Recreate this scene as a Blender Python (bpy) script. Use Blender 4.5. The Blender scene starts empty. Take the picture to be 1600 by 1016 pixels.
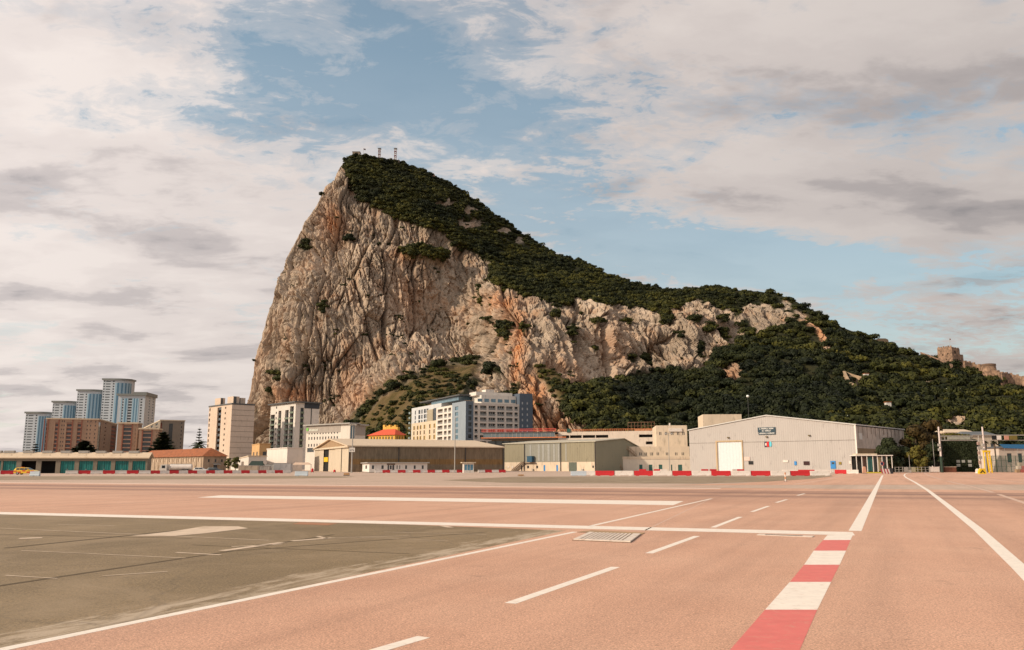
import bpy, bmesh, math, random
import numpy as np
from mathutils import Vector, Matrix

# ------------------------------------------------------------------ camera, sky, sun, exposure
F, CX, CY, HZ, EYE = 1300.0, 800.0, 508.0, 729.0, 1.7
PITCH = math.atan((HZ - CY) / F)
CP, SP = math.cos(PITCH), math.sin(PITCH)
sc = bpy.context.scene
COL = sc.collection
cam = bpy.data.cameras.new('camera')
cam.sensor_width = 36.0
cam.lens = 36.0 * F / 1600.0
cam.clip_start, cam.clip_end = 0.1, 30000.0
camo = bpy.data.objects.new('camera', cam)
COL.objects.link(camo)
camo.location = (0, 0, EYE)
camo.rotation_euler = (math.pi / 2 + PITCH, 0, 0)
sc.camera = camo
vs = sc.view_settings
vs.view_transform, vs.look, vs.exposure, vs.gamma = 'Standard', 'None', 0.28, 1.0
vs.use_curve_mapping = False

SUN_TO = Vector((-0.90, -0.34, 0.50)).normalized()
sun = bpy.data.lights.new('sun', 'SUN')
sun.energy, sun.angle, sun.color = 3.4, math.radians(1.5), (1.0, 0.84, 0.65)
suno = bpy.data.objects.new('sun', sun)
COL.objects.link(suno)
suno.rotation_euler = SUN_TO.to_track_quat('Z', 'Y').to_euler()

def ray(px, py):
    u, v = (px - CX) / F, (CY - py) / F
    return u, CP - v * SP, SP + v * CP

def P(px, py, Y):
    """world point seen at photograph pixel (px,py) at depth Y metres"""
    a, b, c = ray(px, py)
    t = Y / b
    return Vector((a * t, Y, EYE + c * t))

def G(px, py, z=0.0):
    """ground point seen at pixel"""
    a, b, c = ray(px, py)
    t = (z - EYE) / c
    return Vector((a * t, b * t, z))

world = bpy.data.worlds.new('World')
sc.world = world
world.use_nodes = True
def build_world():
    nt = world.node_tree
    N, L = nt.nodes, nt.links
    N.clear()
    def n(t, **k):
        x = N.new(t)
        for a, b in k.items():
            setattr(x, a, b)
        return x
    def val(s, v):
        if isinstance(v, (int, float)):
            s.default_value = v
        else:
            L.new(v, s)
    def math_(op, a, b=0.0, c=0.0, clamp=False):
        m = n('ShaderNodeMath', operation=op, use_clamp=clamp)
        val(m.inputs[0], a); val(m.inputs[1], b); val(m.inputs[2], c)
        return m.outputs[0]
    def ramp(f, stops, interp='LINEAR'):
        r = n('ShaderNodeValToRGB')
        r.color_ramp.interpolation = interp
        e = r.color_ramp.elements
        while len(e) < len(stops):
            e.new(0.5)
        for el, (p, c) in zip(e, stops):
            el.position = p
            el.color = (c, c, c, 1) if isinstance(c, (int, float)) else (*c, 1)
        L.new(f, r.inputs[0])
        return r.outputs[0]
    def sep(v):
        s = n('ShaderNodeSeparateXYZ'); L.new(v, s.inputs[0]); return s.outputs
    def comb(a, b, c):
        s = n('ShaderNodeCombineXYZ'); val(s.inputs[0], a); val(s.inputs[1], b); val(s.inputs[2], c); return s.outputs[0]
    def noise(v, scale, detail, rough=0.55, dist=0.0, lac=2.0):
        x = n('ShaderNodeTexNoise')
        x.inputs['Scale'].default_value = scale
        x.inputs['Detail'].default_value = detail
        x.inputs['Roughness'].default_value = rough
        x.inputs['Distortion'].default_value = dist
        x.inputs['Lacunarity'].default_value = lac
        L.new(v, x.inputs['Vector'])
        return x.outputs['Fac']
    sky = n('ShaderNodeTexSky', sky_type='NISHITA', sun_disc=False)
    sky.sun_elevation = math.asin(SUN_TO.z)
    sky.sun_rotation = math.atan2(SUN_TO.x, SUN_TO.y)
    sky.air_density, sky.dust_density, sky.ozone_density = 1.0, 1.5, 1.2
    tc = n('ShaderNodeTexCoord')
    d = tc.outputs['Generated']
    x, y, z = sep(d)
    zz = math_('ADD', math_('MAXIMUM', z, 0.0), 0.16)
    qx, qy = math_('DIVIDE', x, zz), math_('DIVIDE', y, zz)
    q = comb(qx, qy, 0.0)
    # layout of the cloud deck: thick (+) and thin (-) areas, in sky-direction coordinates
    bias = None
    for (px, py, sx, sy, a) in CLOUDS:
        v = Vector(ray(px, py)).normalized()
        cz = v.z + 0.16
        c = (v.x / cz, v.y / cz)
        v2 = Vector(ray(px + sx, py)).normalized(); v3 = Vector(ray(px, py - sy)).normalized()
        rx = abs(v2.x / (v2.z + .16) - c[0]) + 1e-3
        ry = abs(v3.y / (v3.z + .16) - c[1]) + 1e-3
        ex = math_('DIVIDE', math_('SUBTRACT', qx, c[0]), rx)
        ey = math_('DIVIDE', math_('SUBTRACT', qy, c[1]), ry)
        r2 = math_('ADD', math_('MULTIPLY', ex, ex), math_('MULTIPLY', ey, ey))
        g = math_('MULTIPLY', math_('POWER', 2.718, math_('MULTIPLY', r2, -0.5)), a)
        bias = g if bias is None else math_('ADD', bias, g)
    mp = n('ShaderNodeMapping'); L.new(q, mp.inputs[0])
    mp.inputs['Scale'].default_value = (1.0, 1.5, 1.0)
    mp.inputs['Rotation'].default_value = (0, 0, math.radians(-18))
    v = mp.outputs[0]
    big = noise(v, 1.7, 8.0, 0.52, 0.25)
    fine = noise(v, 7.0, 9.0, 0.66, 0.6)
    f = math_('ADD', math_('MULTIPLY', math_('SUBTRACT', big, 0.5), 0.95), math_('MULTIPLY', math_('SUBTRACT', fine, 0.5), 0.86))
    puff = noise(v, 25.0, 5.0, 0.6, 0.4)                    # small puffs, stronger in some parts of the deck
    amp = ramp(noise(v, 1.2, 2.0), [(0.38, 0.12), (0.62, 0.55)])
    f = math_('ADD', f, math_('MULTIPLY', math_('SUBTRACT', puff, 0.5), amp))
    f = math_('ADD', math_('ADD', f, 0.56), bias)
    mask = ramp(f, [(0.28, 0.16), (0.43, 0.36), (0.57, 0.78), (0.72, 0.98)], 'EASE')
    mask = math_('MAXIMUM', mask, ramp(z, [(0.0, 0.85), (0.12, 0.62), (0.26, 0.40), (0.48, 0.14)]))          # thin haze towards the horizon
    # shading inside the deck: thicker parts greyer; the side towards the sun is brighter
    sh = noise(v, 2.3, 6.0, 0.52, 0.2)
    sh2 = math_('ADD', math_('MULTIPLY', sh, 0.85), math_('MULTIPLY', f, 0.16))
    ccol = ramp(sh2, [(0.44, (0.95, 0.85, 0.795)), (0.56, (0.87, 0.775, 0.73)), (0.66, (0.66, 0.59, 0.57)), (0.77, (0.47, 0.43, 0.43))], 'EASE')
    dt = n('ShaderNodeVectorMath', operation='DOT_PRODUCT'); L.new(d, dt.inputs[0]); dt.inputs[1].default_value = SUN_TO
    k = math_('MULTIPLY_ADD', dt.outputs['Value'], 0.32, 0.70)
    tint = n('ShaderNodeMix', data_type='RGBA', blend_type='MULTIPLY'); tint.inputs[0].default_value = 1.0
    L.new(sky.outputs[0], tint.inputs[6]); tint.inputs[7].default_value = (0.76, 1.0, 0.90, 1)        # warm-cool grade of the photograph
    b1 = n('ShaderNodeBackground'); L.new(tint.outputs[2], b1.inputs[0]); b1.inputs[1].default_value = 0.135
    b2 = n('ShaderNodeBackground'); L.new(ccol, b2.inputs[0]); L.new(k, b2.inputs[1])
    mx = n('ShaderNodeMixShader'); L.new(mask, mx.inputs[0]); L.new(b1.outputs[0], mx.inputs[1]); L.new(b2.outputs[0], mx.inputs[2])
    out = n('ShaderNodeOutputWorld'); L.new(mx.outputs[0], out.inputs[0])
# (pixel centre, pixel extent, amount): blue breaks negative, cloud masses positive
CLOUDS = [(610, 180, 170, 50, -0.26), (880, 240, 120, 85, -0.24), (420, 90, 170, 60, -0.12), (680, 60, 170, 50, -0.15), (1000, 370, 150, 45, -0.26), (1230, 412, 190, 40, -0.26), (1400, 320, 180, 45, 0.14), (1210, 318, 150, 36, 0.15), (1050, 80, 120, 60, -0.08),
          (1560, 205, 60, 16, -0.18), (1390, 238, 40, 10, -0.12), (150, 330, 270, 110, 0.26), (90, 80, 150, 80, 0.15), (1230, 240, 260, 80, 0.26), (1450, 70, 320, 80, 0.28),
          (800, 275, 60, 26, 0.08), (200, 560, 300, 120, 0.24), (150, 700, 700, 60, 0.30), (1500, 690, 500, 60, 0.25), (1560, 400, 90, 40, 0.08), (1500, 330, 150, 40, 0.12)]
build_world()
random.seed(7)
rng = np.random.default_rng(7)

# ------------------------------------------------------------------ materials
MATS = {}
def mat(name, col, rough=0.75, var=0.12, scale=1.5, bump=0.0, col2=None, amt2=0.0, scale2=None, stretch=(1, 1, 1), spec=0.3, metal=0.0, detail=6.0):
    """procedural surface: base colour, broad tone variation, optional second colour in worn patches, fine relief"""
    if name in MATS:
        return MATS[name]
    m = bpy.data.materials.new(name); m.use_nodes = True
    nt = m.node_tree; N, L = nt.nodes, nt.links
    b = N['Principled BSDF']
    b.inputs['Roughness'].default_value = rough
    b.inputs['Specular IOR Level'].default_value = spec
    b.inputs['Metallic'].default_value = metal
    tc = N.new('ShaderNodeTexCoord'); mp = N.new('ShaderNodeMapping')
    L.new(tc.outputs['Object'], mp.inputs[0]); mp.inputs['Scale'].default_value = stretch
    n1 = N.new('ShaderNodeTexNoise'); n1.inputs['Scale'].default_value = scale; n1.inputs['Detail'].default_value = detail
    n1.inputs['Roughness'].default_value = 0.6
    L.new(mp.outputs[0], n1.inputs['Vector'])
    r = N.new('ShaderNodeValToRGB'); e = r.color_ramp.elements
    e[0].position, e[1].position = 0.3, 0.7
    e[0].color = (*[c * (1 - var) for c in col], 1); e[1].color = (*[min(1, c * (1 + var)) for c in col], 1)
    L.new(n1.outputs['Fac'], r.inputs[0])
    out = r.outputs[0]
    if col2:
        n2 = N.new('ShaderNodeTexNoise'); n2.inputs['Scale'].default_value = scale2 or scale * 0.4; n2.inputs['Detail'].default_value = 8
        n2.inputs['Roughness'].default_value = 0.65
        L.new(mp.outputs[0], n2.inputs['Vector'])
        r2 = N.new('ShaderNodeValToRGB'); r2.color_ramp.elements[0].position = 0.62 - amt2 * 0.35; r2.color_ramp.elements[1].position = 0.74 - amt2 * 0.25
        L.new(n2.outputs['Fac'], r2.inputs[0])
        mx = N.new('ShaderNodeMix'); mx.data_type = 'RGBA'
        L.new(r2.outputs[0], mx.inputs[0]); L.new(out, mx.inputs[6]); mx.inputs[7].default_value = (*col2, 1)
        out = mx.outputs[2]
    L.new(out, b.inputs['Base Color'])
    if bump:
        bp = N.new('ShaderNodeBump'); bp.inputs['Strength'].default_value = bump; bp.inputs['Distance'].default_value = 0.05
        L.new(n1.outputs['Fac'], bp.inputs['Height']); L.new(bp.outputs[0], b.inputs['Normal'])
    MATS[name] = m
    return m

# ------------------------------------------------------------------ mesh helpers
def tag(o, label=None, cat=None, group=None, kind=None):
    if label: o['label'] = label
    if cat: o['category'] = cat
    if group: o['group'] = group
    if kind: o['kind'] = kind
    elif cat: o['kind'] = 'thing'
    return o

def link(name, me, m=None, parent=None):
    o = bpy.data.objects.new(name, me)
    COL.objects.link(o)
    if m is not None and me is not None:
        me.materials.clear(); me.materials.append(m)
    if parent is not None:
        o.parent = parent
    return o

class MB:
    """collects boxes, prisms, tubes; build() links them as one mesh object"""
    def __init__(s): s.v, s.f = [], []
    def add(s, vs_, fs):
        k = len(s.v); s.v += [tuple(v) for v in vs_]; s.f += [tuple(i + k for i in f) for f in fs]; return s
    def box(s, x0, x1, y0, y1, z0, z1):
        vs_ = [(x, y, z) for z in (z0, z1) for (x, y) in ((x0, y0), (x1, y0), (x1, y1), (x0, y1))]
        return s.add(vs_, [(3, 2, 1, 0), (4, 5, 6, 7), (0, 1, 5, 4), (1, 2, 6, 5), (2, 3, 7, 6), (3, 0, 4, 7)])
    def prism(s, poly, y0, y1, axis='y'):
        """polygon (a,b) extruded along an axis; axis y: (x,z), axis x: (y,z), axis z: (x,y)"""
        n = len(poly)
        def pt(a, b, t):
            return (a, t, b) if axis == 'y' else ((t, a, b) if axis == 'x' else (a, b, t))
        vs_ = [pt(a, b, y0) for a, b in poly] + [pt(a, b, y1) for a, b in poly]
        fs = [tuple(range(n))[::-1], tuple(range(n, 2 * n))] + [(i, (i + 1) % n, n + (i + 1) % n, n + i) for i in range(n)]
        return s.add(vs_, fs)
    def tube(s, pts, r, seg=8, cap=True):
        pts = [Vector(p) for p in pts]
        rs = r if isinstance(r, (list, tuple)) else [r] * len(pts)
        rings = []
        for i, p in enumerate(pts):
            t = (pts[min(i + 1, len(pts) - 1)] - pts[max(i - 1, 0)]).normalized()
            a = t.orthogonal().normalized() if i == 0 else (rings[-1][1] - t * rings[-1][1].dot(t)).normalized()
            b = t.cross(a)
            rings.append(([p + (a * math.cos(2 * math.pi * k / seg) + b * math.sin(2 * math.pi * k / seg)) * rs[i] for k in range(seg)], a))
        vs_ = [v for rg in rings for v in rg[0]]
        fs = []
        for i in range(len(pts) - 1):
            for k in range(seg):
                fs.append((i * seg + k, i * seg + (k + 1) % seg, (i + 1) * seg + (k + 1) % seg, (i + 1) * seg + k))
        if cap:
            fs.append(tuple(range(seg))[::-1]); fs.append(tuple((len(pts) - 1) * seg + k for k in range(seg)))
        return s.add(vs_, fs)
    def ball(s, c, rx, ry, rz, seg=10, rings=6):
        c = Vector(c); vs_ = [c + Vector((0, 0, rz))]
        for i in range(1, rings):
            th = math.pi * i / rings
            for k in range(seg):
                ph = 2 * math.pi * k / seg
                vs_.append(c + Vector((rx * math.sin(th) * math.cos(ph), ry * math.sin(th) * math.sin(ph), rz * math.cos(th))))
        vs_.append(c - Vector((0, 0, rz)))
        fs = [(0, 1 + k, 1 + (k + 1) % seg) for k in range(seg)]
        for i in range(rings - 2):
            for k in range(seg):
                a = 1 + i * seg
                fs.append((a + k, a + seg + k, a + seg + (k + 1) % seg, a + (k + 1) % seg))
        e = len(vs_) - 1; a = 1 + (rings - 2) * seg
        fs += [(a + k, e, a + (k + 1) % seg) for k in range(seg)]
        return s.add(vs_, fs)
    def mesh(s, name):
        me = bpy.data.meshes.new(name); me.from_pydata(s.v, [], s.f); me.validate(); me.update()
        bm = bmesh.new(); bm.from_mesh(me); bmesh.ops.recalc_face_normals(bm, faces=bm.faces); bm.to_mesh(me); bm.free()
        return me
    def build(s, name, m, parent=None, smooth=False):
        me = s.mesh(name)
        if smooth: me.shade_smooth()
        return link(name, me, m, parent)

def box(name, m, parent, x0, x1, y0, y1, z0, z1):
    return MB().box(x0, x1, y0, y1, z0, z1).build(name, m, parent)

def empty(name, loc, rz=0.0):
    o = bpy.data.objects.new(name, None); COL.objects.link(o)
    o.location = loc; o.rotation_euler = (0, 0, rz); o.empty_display_size = 0.1
    return o

def copy_tree(o, parent=None):
    c = o.copy(); COL.objects.link(c); c.parent = parent
    for ch in list(o.children):
        copy_tree(ch, c)
    return c

# ------------------------------------------------------------------ numpy gradient noise
_perm = rng.permutation(256); _perm = np.concatenate([_perm, _perm, _perm])
_grad = rng.normal(size=(256, 3)); _grad /= np.linalg.norm(_grad, axis=1)[:, None]
def pnoise(p):
    i = np.floor(p).astype(np.int64); f = p - i; i &= 255
    u = f * f * f * (f * (f * 6 - 15) + 10)
    res = 0
    for dx in (0, 1):
        for dy in (0, 1):
            for dz in (0, 1):
                h = _perm[_perm[_perm[i[..., 0] + dx] + i[..., 1] + dy] + i[..., 2] + dz]
                g = _grad[h]
                dd = g[..., 0] * (f[..., 0] - dx) + g[..., 1] * (f[..., 1] - dy) + g[..., 2] * (f[..., 2] - dz)
                w = (u[..., 0] if dx else 1 - u[..., 0]) * (u[..., 1] if dy else 1 - u[..., 1]) * (u[..., 2] if dz else 1 - u[..., 2])
                res = res + w * dd
    return res * 1.6
def fbm(p, octv=4, gain=0.5, ridged=False):
    a, s, t = 1.0, 0.0, 0.0
    for o in range(octv):
        v = pnoise(p * (2.03 ** o) + 17.3 * o)
        if ridged: v = 1 - 2 * np.abs(v)
        s = s + a * v; t += a; a *= gain
    return s / t
def inpoly(px, py, poly):
    r = np.zeros(px.shape, bool); n = len(poly)
    for i in range(n):
        x0, y0 = poly[i]; x1, y1 = poly[(i + 1) % n]
        if y0 == y1: continue
        c = ((y0 > py) != (y1 > py)) & (px < (x1 - x0) * (py - y0) / (y1 - y0) + x0)
        r ^= c
    return r

# ------------------------------------------------------------------ ground, runway, road, markings
A0, A1 = G(8, 802.3), G(1326, 834.2)
RD = (A1 - A0).normalized(); RN = Vector((-RD.y, RD.x, 0))       # along the runway, and away from the camera
if RN.y < 0: RN = -RN
FAR_OFF = (G(900, 761.7) - A0).dot(RN)                             # far edge line of the runway
def strip_poly(a, b, w):
    d = (b - a).normalized(); n = Vector((-d.y, d.x, 0)) * (w / 2)
    return [a - n, b - n, b + n, a + n]
def sheet(name, poly, z, m, parent=None):
    me = bpy.data.meshes.new(name)
    pts = [(p[0], p[1], z) for p in poly]
    me.from_pydata(pts, [], [tuple(range(len(pts)))]); me.update()
    bm = bmesh.new(); bm.from_mesh(me)
    bmesh.ops.triangulate(bm, faces=bm.faces)
    for f in bm.faces:
        if f.normal.z < 0: f.normal_flip()
    bm.to_mesh(me); bm.free()
    return link(name, me, m, parent)
def polyline_strip(pts, w):
    L_, R_ = [], []
    for i, p in enumerate(pts):
        d = (pts[min(i + 1, len(pts) - 1)] - pts[max(i - 1, 0)]).normalized(); n = Vector((-d.y, d.x, 0)) * (w / 2)
        L_.append(p + n); R_.append(p - n)
    return L_ + R_[::-1]

def asphalt(name, col, col_dark, col_light, grain, stain=None, streak=None, cracks=0.0, drift=None):
    m = bpy.data.materials.new(name); m.use_nodes = True
    nt = m.node_tree; N, L = nt.nodes, nt.links; b = N['Principled BSDF']
    b.inputs['Roughness'].default_value = 0.72; b.inputs['Specular IOR Level'].default_value = 0.38
    geo = N.new('ShaderNodeNewGeometry'); pos = geo.outputs['Position']
    def noise(scale, detail=5, rough=0.6, vec=pos, dist=0):
        x = N.new('ShaderNodeTexNoise'); x.inputs['Scale'].default_value = scale; x.inputs['Detail'].default_value = detail
        x.inputs['Roughness'].default_value = rough; x.inputs['Distortion'].default_value = dist; L.new(vec, x.inputs['Vector']); return x.outputs['Fac']
    def ramp(f, stops):
        r = N.new('ShaderNodeValToRGB'); e = r.color_ramp.elements
        while len(e) < len(stops): e.new(0.5)
        for el, (p, c) in zip(e, stops):
            el.position = p; el.color = (c, c, c, 1) if isinstance(c, (int, float)) else (*c, 1)
        L.new(f, r.inputs[0]); return r.outputs[0]
    def mix(f, a, c, mode='MIX'):
        x = N.new('ShaderNodeMix'); x.data_type = 'RGBA'; x.blend_type = mode
        for s, v in ((x.inputs[0], f), (x.inputs[6], a), (x.inputs[7], c)):
            if isinstance(v, (int, float)): s.default_value = v
            elif isinstance(v, tuple): s.default_value = (*v, 1)
            else: L.new(v, s)
        return x.outputs[2]
    base = ramp(noise(0.35, 6, 0.6), [(0.3, col_dark), (0.5, col), (0.72, col_light)])
    base = mix(0.45, base, ramp(noise(0.045, 4, 0.5), [(0.35, col_dark), (0.65, col_light)]))
    # traffic lanes: bands that run with the road, and scattered oil drips
    rdv = (G(1090, 838) - G(797, 943.5)).normalized()
    mpl = N.new('ShaderNodeMapping'); L.new(pos, mpl.inputs[0]); mpl.inputs['Rotation'].default_value = (0, 0, -math.atan2(rdv.y, rdv.x))
    mpm = N.new('ShaderNodeMapping'); L.new(mpl.outputs[0], mpm.inputs[0]); mpm.inputs['Scale'].default_value = (0.03, 0.75, 1)
    base = mix(0.75, base, ramp(noise(1.0, 5, 0.6, mpm.outputs[0]), [(0.32, 0.80), (0.5, 1.0), (0.68, 1.10)]), 'MULTIPLY')
    base = mix(0.7, base, ramp(noise(1.3, 7, 0.7), [(0.28, 0.55), (0.38, 0.97), (0.6, 1.0), (0.75, 1.08)]), 'MULTIPLY')
    # aggregate: single chips, dark binder between
    g1 = noise(grain, 3, 0.75)
    g2 = noise(grain * 2.7, 2, 0.7)
    base = mix(0.8, base, ramp(g1, [(0.32, 0.28), (0.45, 0.9), (0.57, 1.08), (0.70, 1.75)]), 'MULTIPLY')
    base = mix(0.6, base, ramp(g2, [(0.3, 0.5), (0.5, 1.0), (0.72, 1.4)]), 'MULTIPLY')
    # wheel and weather marks that run with the runway
    mp = N.new('ShaderNodeMapping'); L.new(pos, mp.inputs[0])
    ang = math.atan2(RD.y, RD.x)
    mp.vector_type = 'POINT'; mp.inputs['Rotation'].default_value = (0, 0, -ang)
    mp.inputs['Scale'].default_value = (1, 1, 1)
    if streak:
        mp2 = N.new('ShaderNodeMapping'); L.new(mp.outputs[0], mp2.inputs[0]); mp2.inputs['Scale'].default_value = (0.012, 0.8, 1)
        f = noise(1.0, 6, 0.6, mp2.outputs[0])
        sp = N.new('ShaderNodeSeparateXYZ'); L.new(mp.outputs[0], sp.inputs[0])
        off0 = A0.dot(RN)
        acc = None
        for (o, w, a) in streak:          # rubber laid down in lanes at fixed offsets across the runway
            s1 = N.new('ShaderNodeMath'); s1.operation = 'SUBTRACT'; L.new(sp.outputs[1], s1.inputs[0]); s1.inputs[1].default_value = off0 + o
            s2 = N.new('ShaderNodeMath'); s2.operation = 'DIVIDE'; L.new(s1.outputs[0], s2.inputs[0]); s2.inputs[1].default_value = w
            s3 = N.new('ShaderNodeMath'); s3.operation = 'MULTIPLY'; L.new(s2.outputs[0], s3.inputs[0]); L.new(s2.outputs[0], s3.inputs[1])
            s4 = N.new('ShaderNodeMath'); s4.operation = 'MULTIPLY'; L.new(s3.outputs[0], s4.inputs[0]); s4.inputs[1].default_value = -1.0
            s5 = N.new('ShaderNodeMath'); s5.operation = 'POWER'; s5.inputs[0].default_value = 2.718; L.new(s4.outputs[0], s5.inputs[1])
            s6 = N.new('ShaderNodeMath'); s6.operation = 'MULTIPLY'; L.new(s5.outputs[0], s6.inputs[0]); s6.inputs[1].default_value = a
            if acc is None: acc = s6.outputs[0]
            else:
                t = N.new('ShaderNodeMath'); t.operation = 'ADD'; L.new(acc, t.inputs[0]); L.new(s6.outputs[0], t.inputs[1]); acc = t.outputs[0]
        t = N.new('ShaderNodeMath'); t.operation = 'MULTIPLY'; t.use_clamp = True; L.new(acc, t.inputs[0]); L.new(ramp(f, [(0.3, 0.35), (0.65, 1.0)]), t.inputs[1])
        base = mix(t.outputs[0], base, (0.16, 0.085, 0.062))
    if stain:
        base = mix(ramp(noise(0.3, 9, 0.75, dist=0.8), [(0.48, 0.0), (0.66, 0.7)]), base, stain)
    if drift:          # sand blown up along the lane edge, ragged
        p0, p1, wd, dc = drift
        d_ = (p1 - p0).normalized(); nn = Vector((-d_.y, d_.x, 0)); nn = nn if nn.dot(Vector((-1, 1, 0))) > 0 else -nn
        dp = N.new('ShaderNodeVectorMath'); dp.operation = 'DOT_PRODUCT'; L.new(pos, dp.inputs[0]); dp.inputs[1].default_value = nn
        sb = N.new('ShaderNodeMath'); sb.operation = 'SUBTRACT'; L.new(dp.outputs['Value'], sb.inputs[0]); sb.inputs[1].default_value = p0.dot(nn)
        dv = N.new('ShaderNodeMath'); dv.operation = 'DIVIDE'; L.new(sb.outputs[0], dv.inputs[0]); dv.inputs[1].default_value = wd
        mpd = N.new('ShaderNodeMapping'); L.new(pos, mpd.inputs[0]); mpd.inputs['Rotation'].default_value = (0, 0, -math.atan2(d_.y, d_.x))
        mpe = N.new('ShaderNodeMapping'); L.new(mpd.outputs[0], mpe.inputs[0]); mpe.inputs['Scale'].default_value = (0.5, 2.2, 1)
        f = noise(1.0, 10, 0.78, mpe.outputs[0], 0.5)
        s1 = N.new('ShaderNodeMath'); s1.operation = 'SUBTRACT'; L.new(f, s1.inputs[0]); L.new(ramp(dv.outputs[0], [(0.0, 0.08), (0.25, 0.02), (1.0, 0.35)]), s1.inputs[1])
        base = mix(ramp(s1.outputs[0], [(0.40, 0.0), (0.50, 0.85)]), base, dc)
    if cracks:
        v = N.new('ShaderNodeTexVoronoi'); v.feature = 'DISTANCE_TO_EDGE'; v.inputs['Scale'].default_value = 0.16
        wv = N.new('ShaderNodeVectorMath'); wv.operation = 'ADD'; L.new(pos, wv.inputs[0])
        nz = N.new('ShaderNodeTexNoise'); nz.inputs['Scale'].default_value = 0.5; nz.inputs['Detail'].default_value = 5; L.new(pos, nz.inputs['Vector'])
        L.new(nz.outputs['Color'], wv.inputs[1]); L.new(wv.outputs[0], v.inputs['Vector'])
        base = mix(ramp(v.outputs['Distance'], [(0.0, cracks), (0.006, 0.0)]), base, (0.05, 0.04, 0.03))
    L.new(base, b.inputs['Base Color'])
    bp = N.new('ShaderNodeBump'); bp.inputs['Strength'].default_value = 0.55; bp.inputs['Distance'].default_value = 0.012
    L.new(g1, bp.inputs['Height']); L.new(bp.outputs[0], b.inputs['Normal'])
    MATS[name] = m
    return m

PINK = asphalt('pink_asphalt', (0.595, 0.335, 0.222), (0.535, 0.287, 0.184), (0.65, 0.385, 0.262), 42.0,
               streak=[(FAR_OFF * 0.62, 2.2, 0.75), (FAR_OFF * 0.77, 2.4, 0.95), (FAR_OFF * 0.86, 1.2, 0.7), (FAR_OFF * 0.47, 4.5, 0.22)])
OLIVE = asphalt('olive_tarmac', (0.225, 0.155, 0.078), (0.17, 0.114, 0.055), (0.29, 0.20, 0.108), 26.0, stain=(0.31, 0.22, 0.13), cracks=0.22, drift=(G(60, 1004.5), G(884, 829.5), 1.6, (0.47, 0.36, 0.255)))
CONC = asphalt('apron_concrete', (0.52, 0.37, 0.275), (0.46, 0.32, 0.235), (0.57, 0.41, 0.315), 14.0, stain=(0.40, 0.29, 0.21))
FARO = asphalt('weathered_tarmac', (0.27, 0.19, 0.11), (0.22, 0.155, 0.09), (0.32, 0.23, 0.145), 14.0, stain=(0.42, 0.32, 0.22))

def paint(name, col, worn, scale=7.0, amt=0.2):
    return mat(name, col, 0.7, 0.07, scale, 0.15, worn, amt, scale * 2.2)
WHITE_P = paint('white_line_paint', (0.80, 0.70, 0.60), (0.68, 0.54, 0.44), 4.0, 0.2)
FAINT_P = paint('worn_line_paint', (0.62, 0.44, 0.34), (0.47, 0.26, 0.175), 3.0, 0.35)
RED_P = paint('red_line_paint', (0.66, 0.165, 0.14), (0.62, 0.24, 0.18), 4.0, 0.2)

ground = sheet('ground', [(-9000, -3000), (9000, -3000), (9000, 12000), (-9000, 12000)], 0.0, CONC)
tag(ground, kind='structure')
a = A0 - RD * 900 + RN * (FAR_OFF + 2.2); b_ = A0 + RD * 900 + RN * (FAR_OFF + 2.2)
runway = sheet('runway', [a, b_, b_ - RN * 260, a - RN * 260], 0.004, PINK)
tag(runway, kind='structure')
# the road that crosses the runway and runs on towards the gate
rp = [G(1040, 758.5), G(1150, 755.5), G(1240, 750), G(1290, 744), G(1308, 740.6), G(1330, 738.6), G(1375, 737.6), G(1450, 737.2), G(1540, 737.2), G(1700, 737.4), G(1700, 757)]
road = sheet('road', rp, 0.0058, PINK); tag(road, kind='structure')

sh = sheet('tarmac_shoulder', [A0 - RD * 330 - RN * 0.8, G(8, 804.2), G(640, 820.2), G(884, 829.5), G(60, 1004.5), G(-330, 1085), A0 - RD * 330 - RN * 40], 0.0048, OLIVE); tag(sh, kind='structure')
s2 = sheet('far_tarmac_strip', [G(-300, 743.5), G(8, 744.2), G(300, 744.2), G(480, 744), G(556, 744.8), G(540, 746.4), G(470, 747.8), G(250, 749.2), G(8, 750.2), G(-300, 750.8)], 0.006, FARO); tag(s2, kind='structure')
s3 = sheet('far_tarmac_area', [G(690, 750.5), G(770, 747), G(800, 745.2), G(900, 744.8), G(1210, 744.6), G(1296, 742.4), G(1302, 744.2), G(1270, 748.5), G(1195, 753), G(1090, 755.6), G(900, 755.2), G(780, 754)], 0.012, FARO); tag(s3, kind='structure')

def marking(poly, m=WHITE_P, z=0.0056, name='road_marking', parent=None):
    o = sheet(name, poly, z, m, parent or runway); return o
marking(strip_poly(A0 - RD * 260, A1 + RD * 0.12, 1.15))
q0 = A0 + RN * FAR_OFF
qe = (G(1128, 763) - A0).dot(RD)
marking(strip_poly(q0 - RD * 300, q0 + RD * qe, 1.2))
marking([G(308, 777.6), G(345, 774.2), G(1068, 783.4), G(1052, 789.6)])                   # broad centre bar
marking(strip_poly(G(-120, 1041), G(899, 831.4), 0.15))                                     # edge of the taxi lane, near
marking(strip_poly(G(922, 822.4), G(1112, 779.4), 0.15))
for (x0, y0, x1, y1) in [(556, 1027, 662, 996), (797, 943.5, 962, 886.5), (1014, 865, 1089, 838), (1114, 824.6, 1157, 808), (1175, 800, 1201, 791), (1213, 785.6, 1229, 780.8), (1246, 774.5, 1257, 771.5)]:
    marking(strip_poly(G(x0, y0), G(x1, y1), 0.16))
marking(strip_poly(G(1006, 830), G(1108, 781), 0.05), FAINT_P)
marking(strip_poly(G(1336, 830), G(1379, 743), 0.32), z=0.0062)
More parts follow.
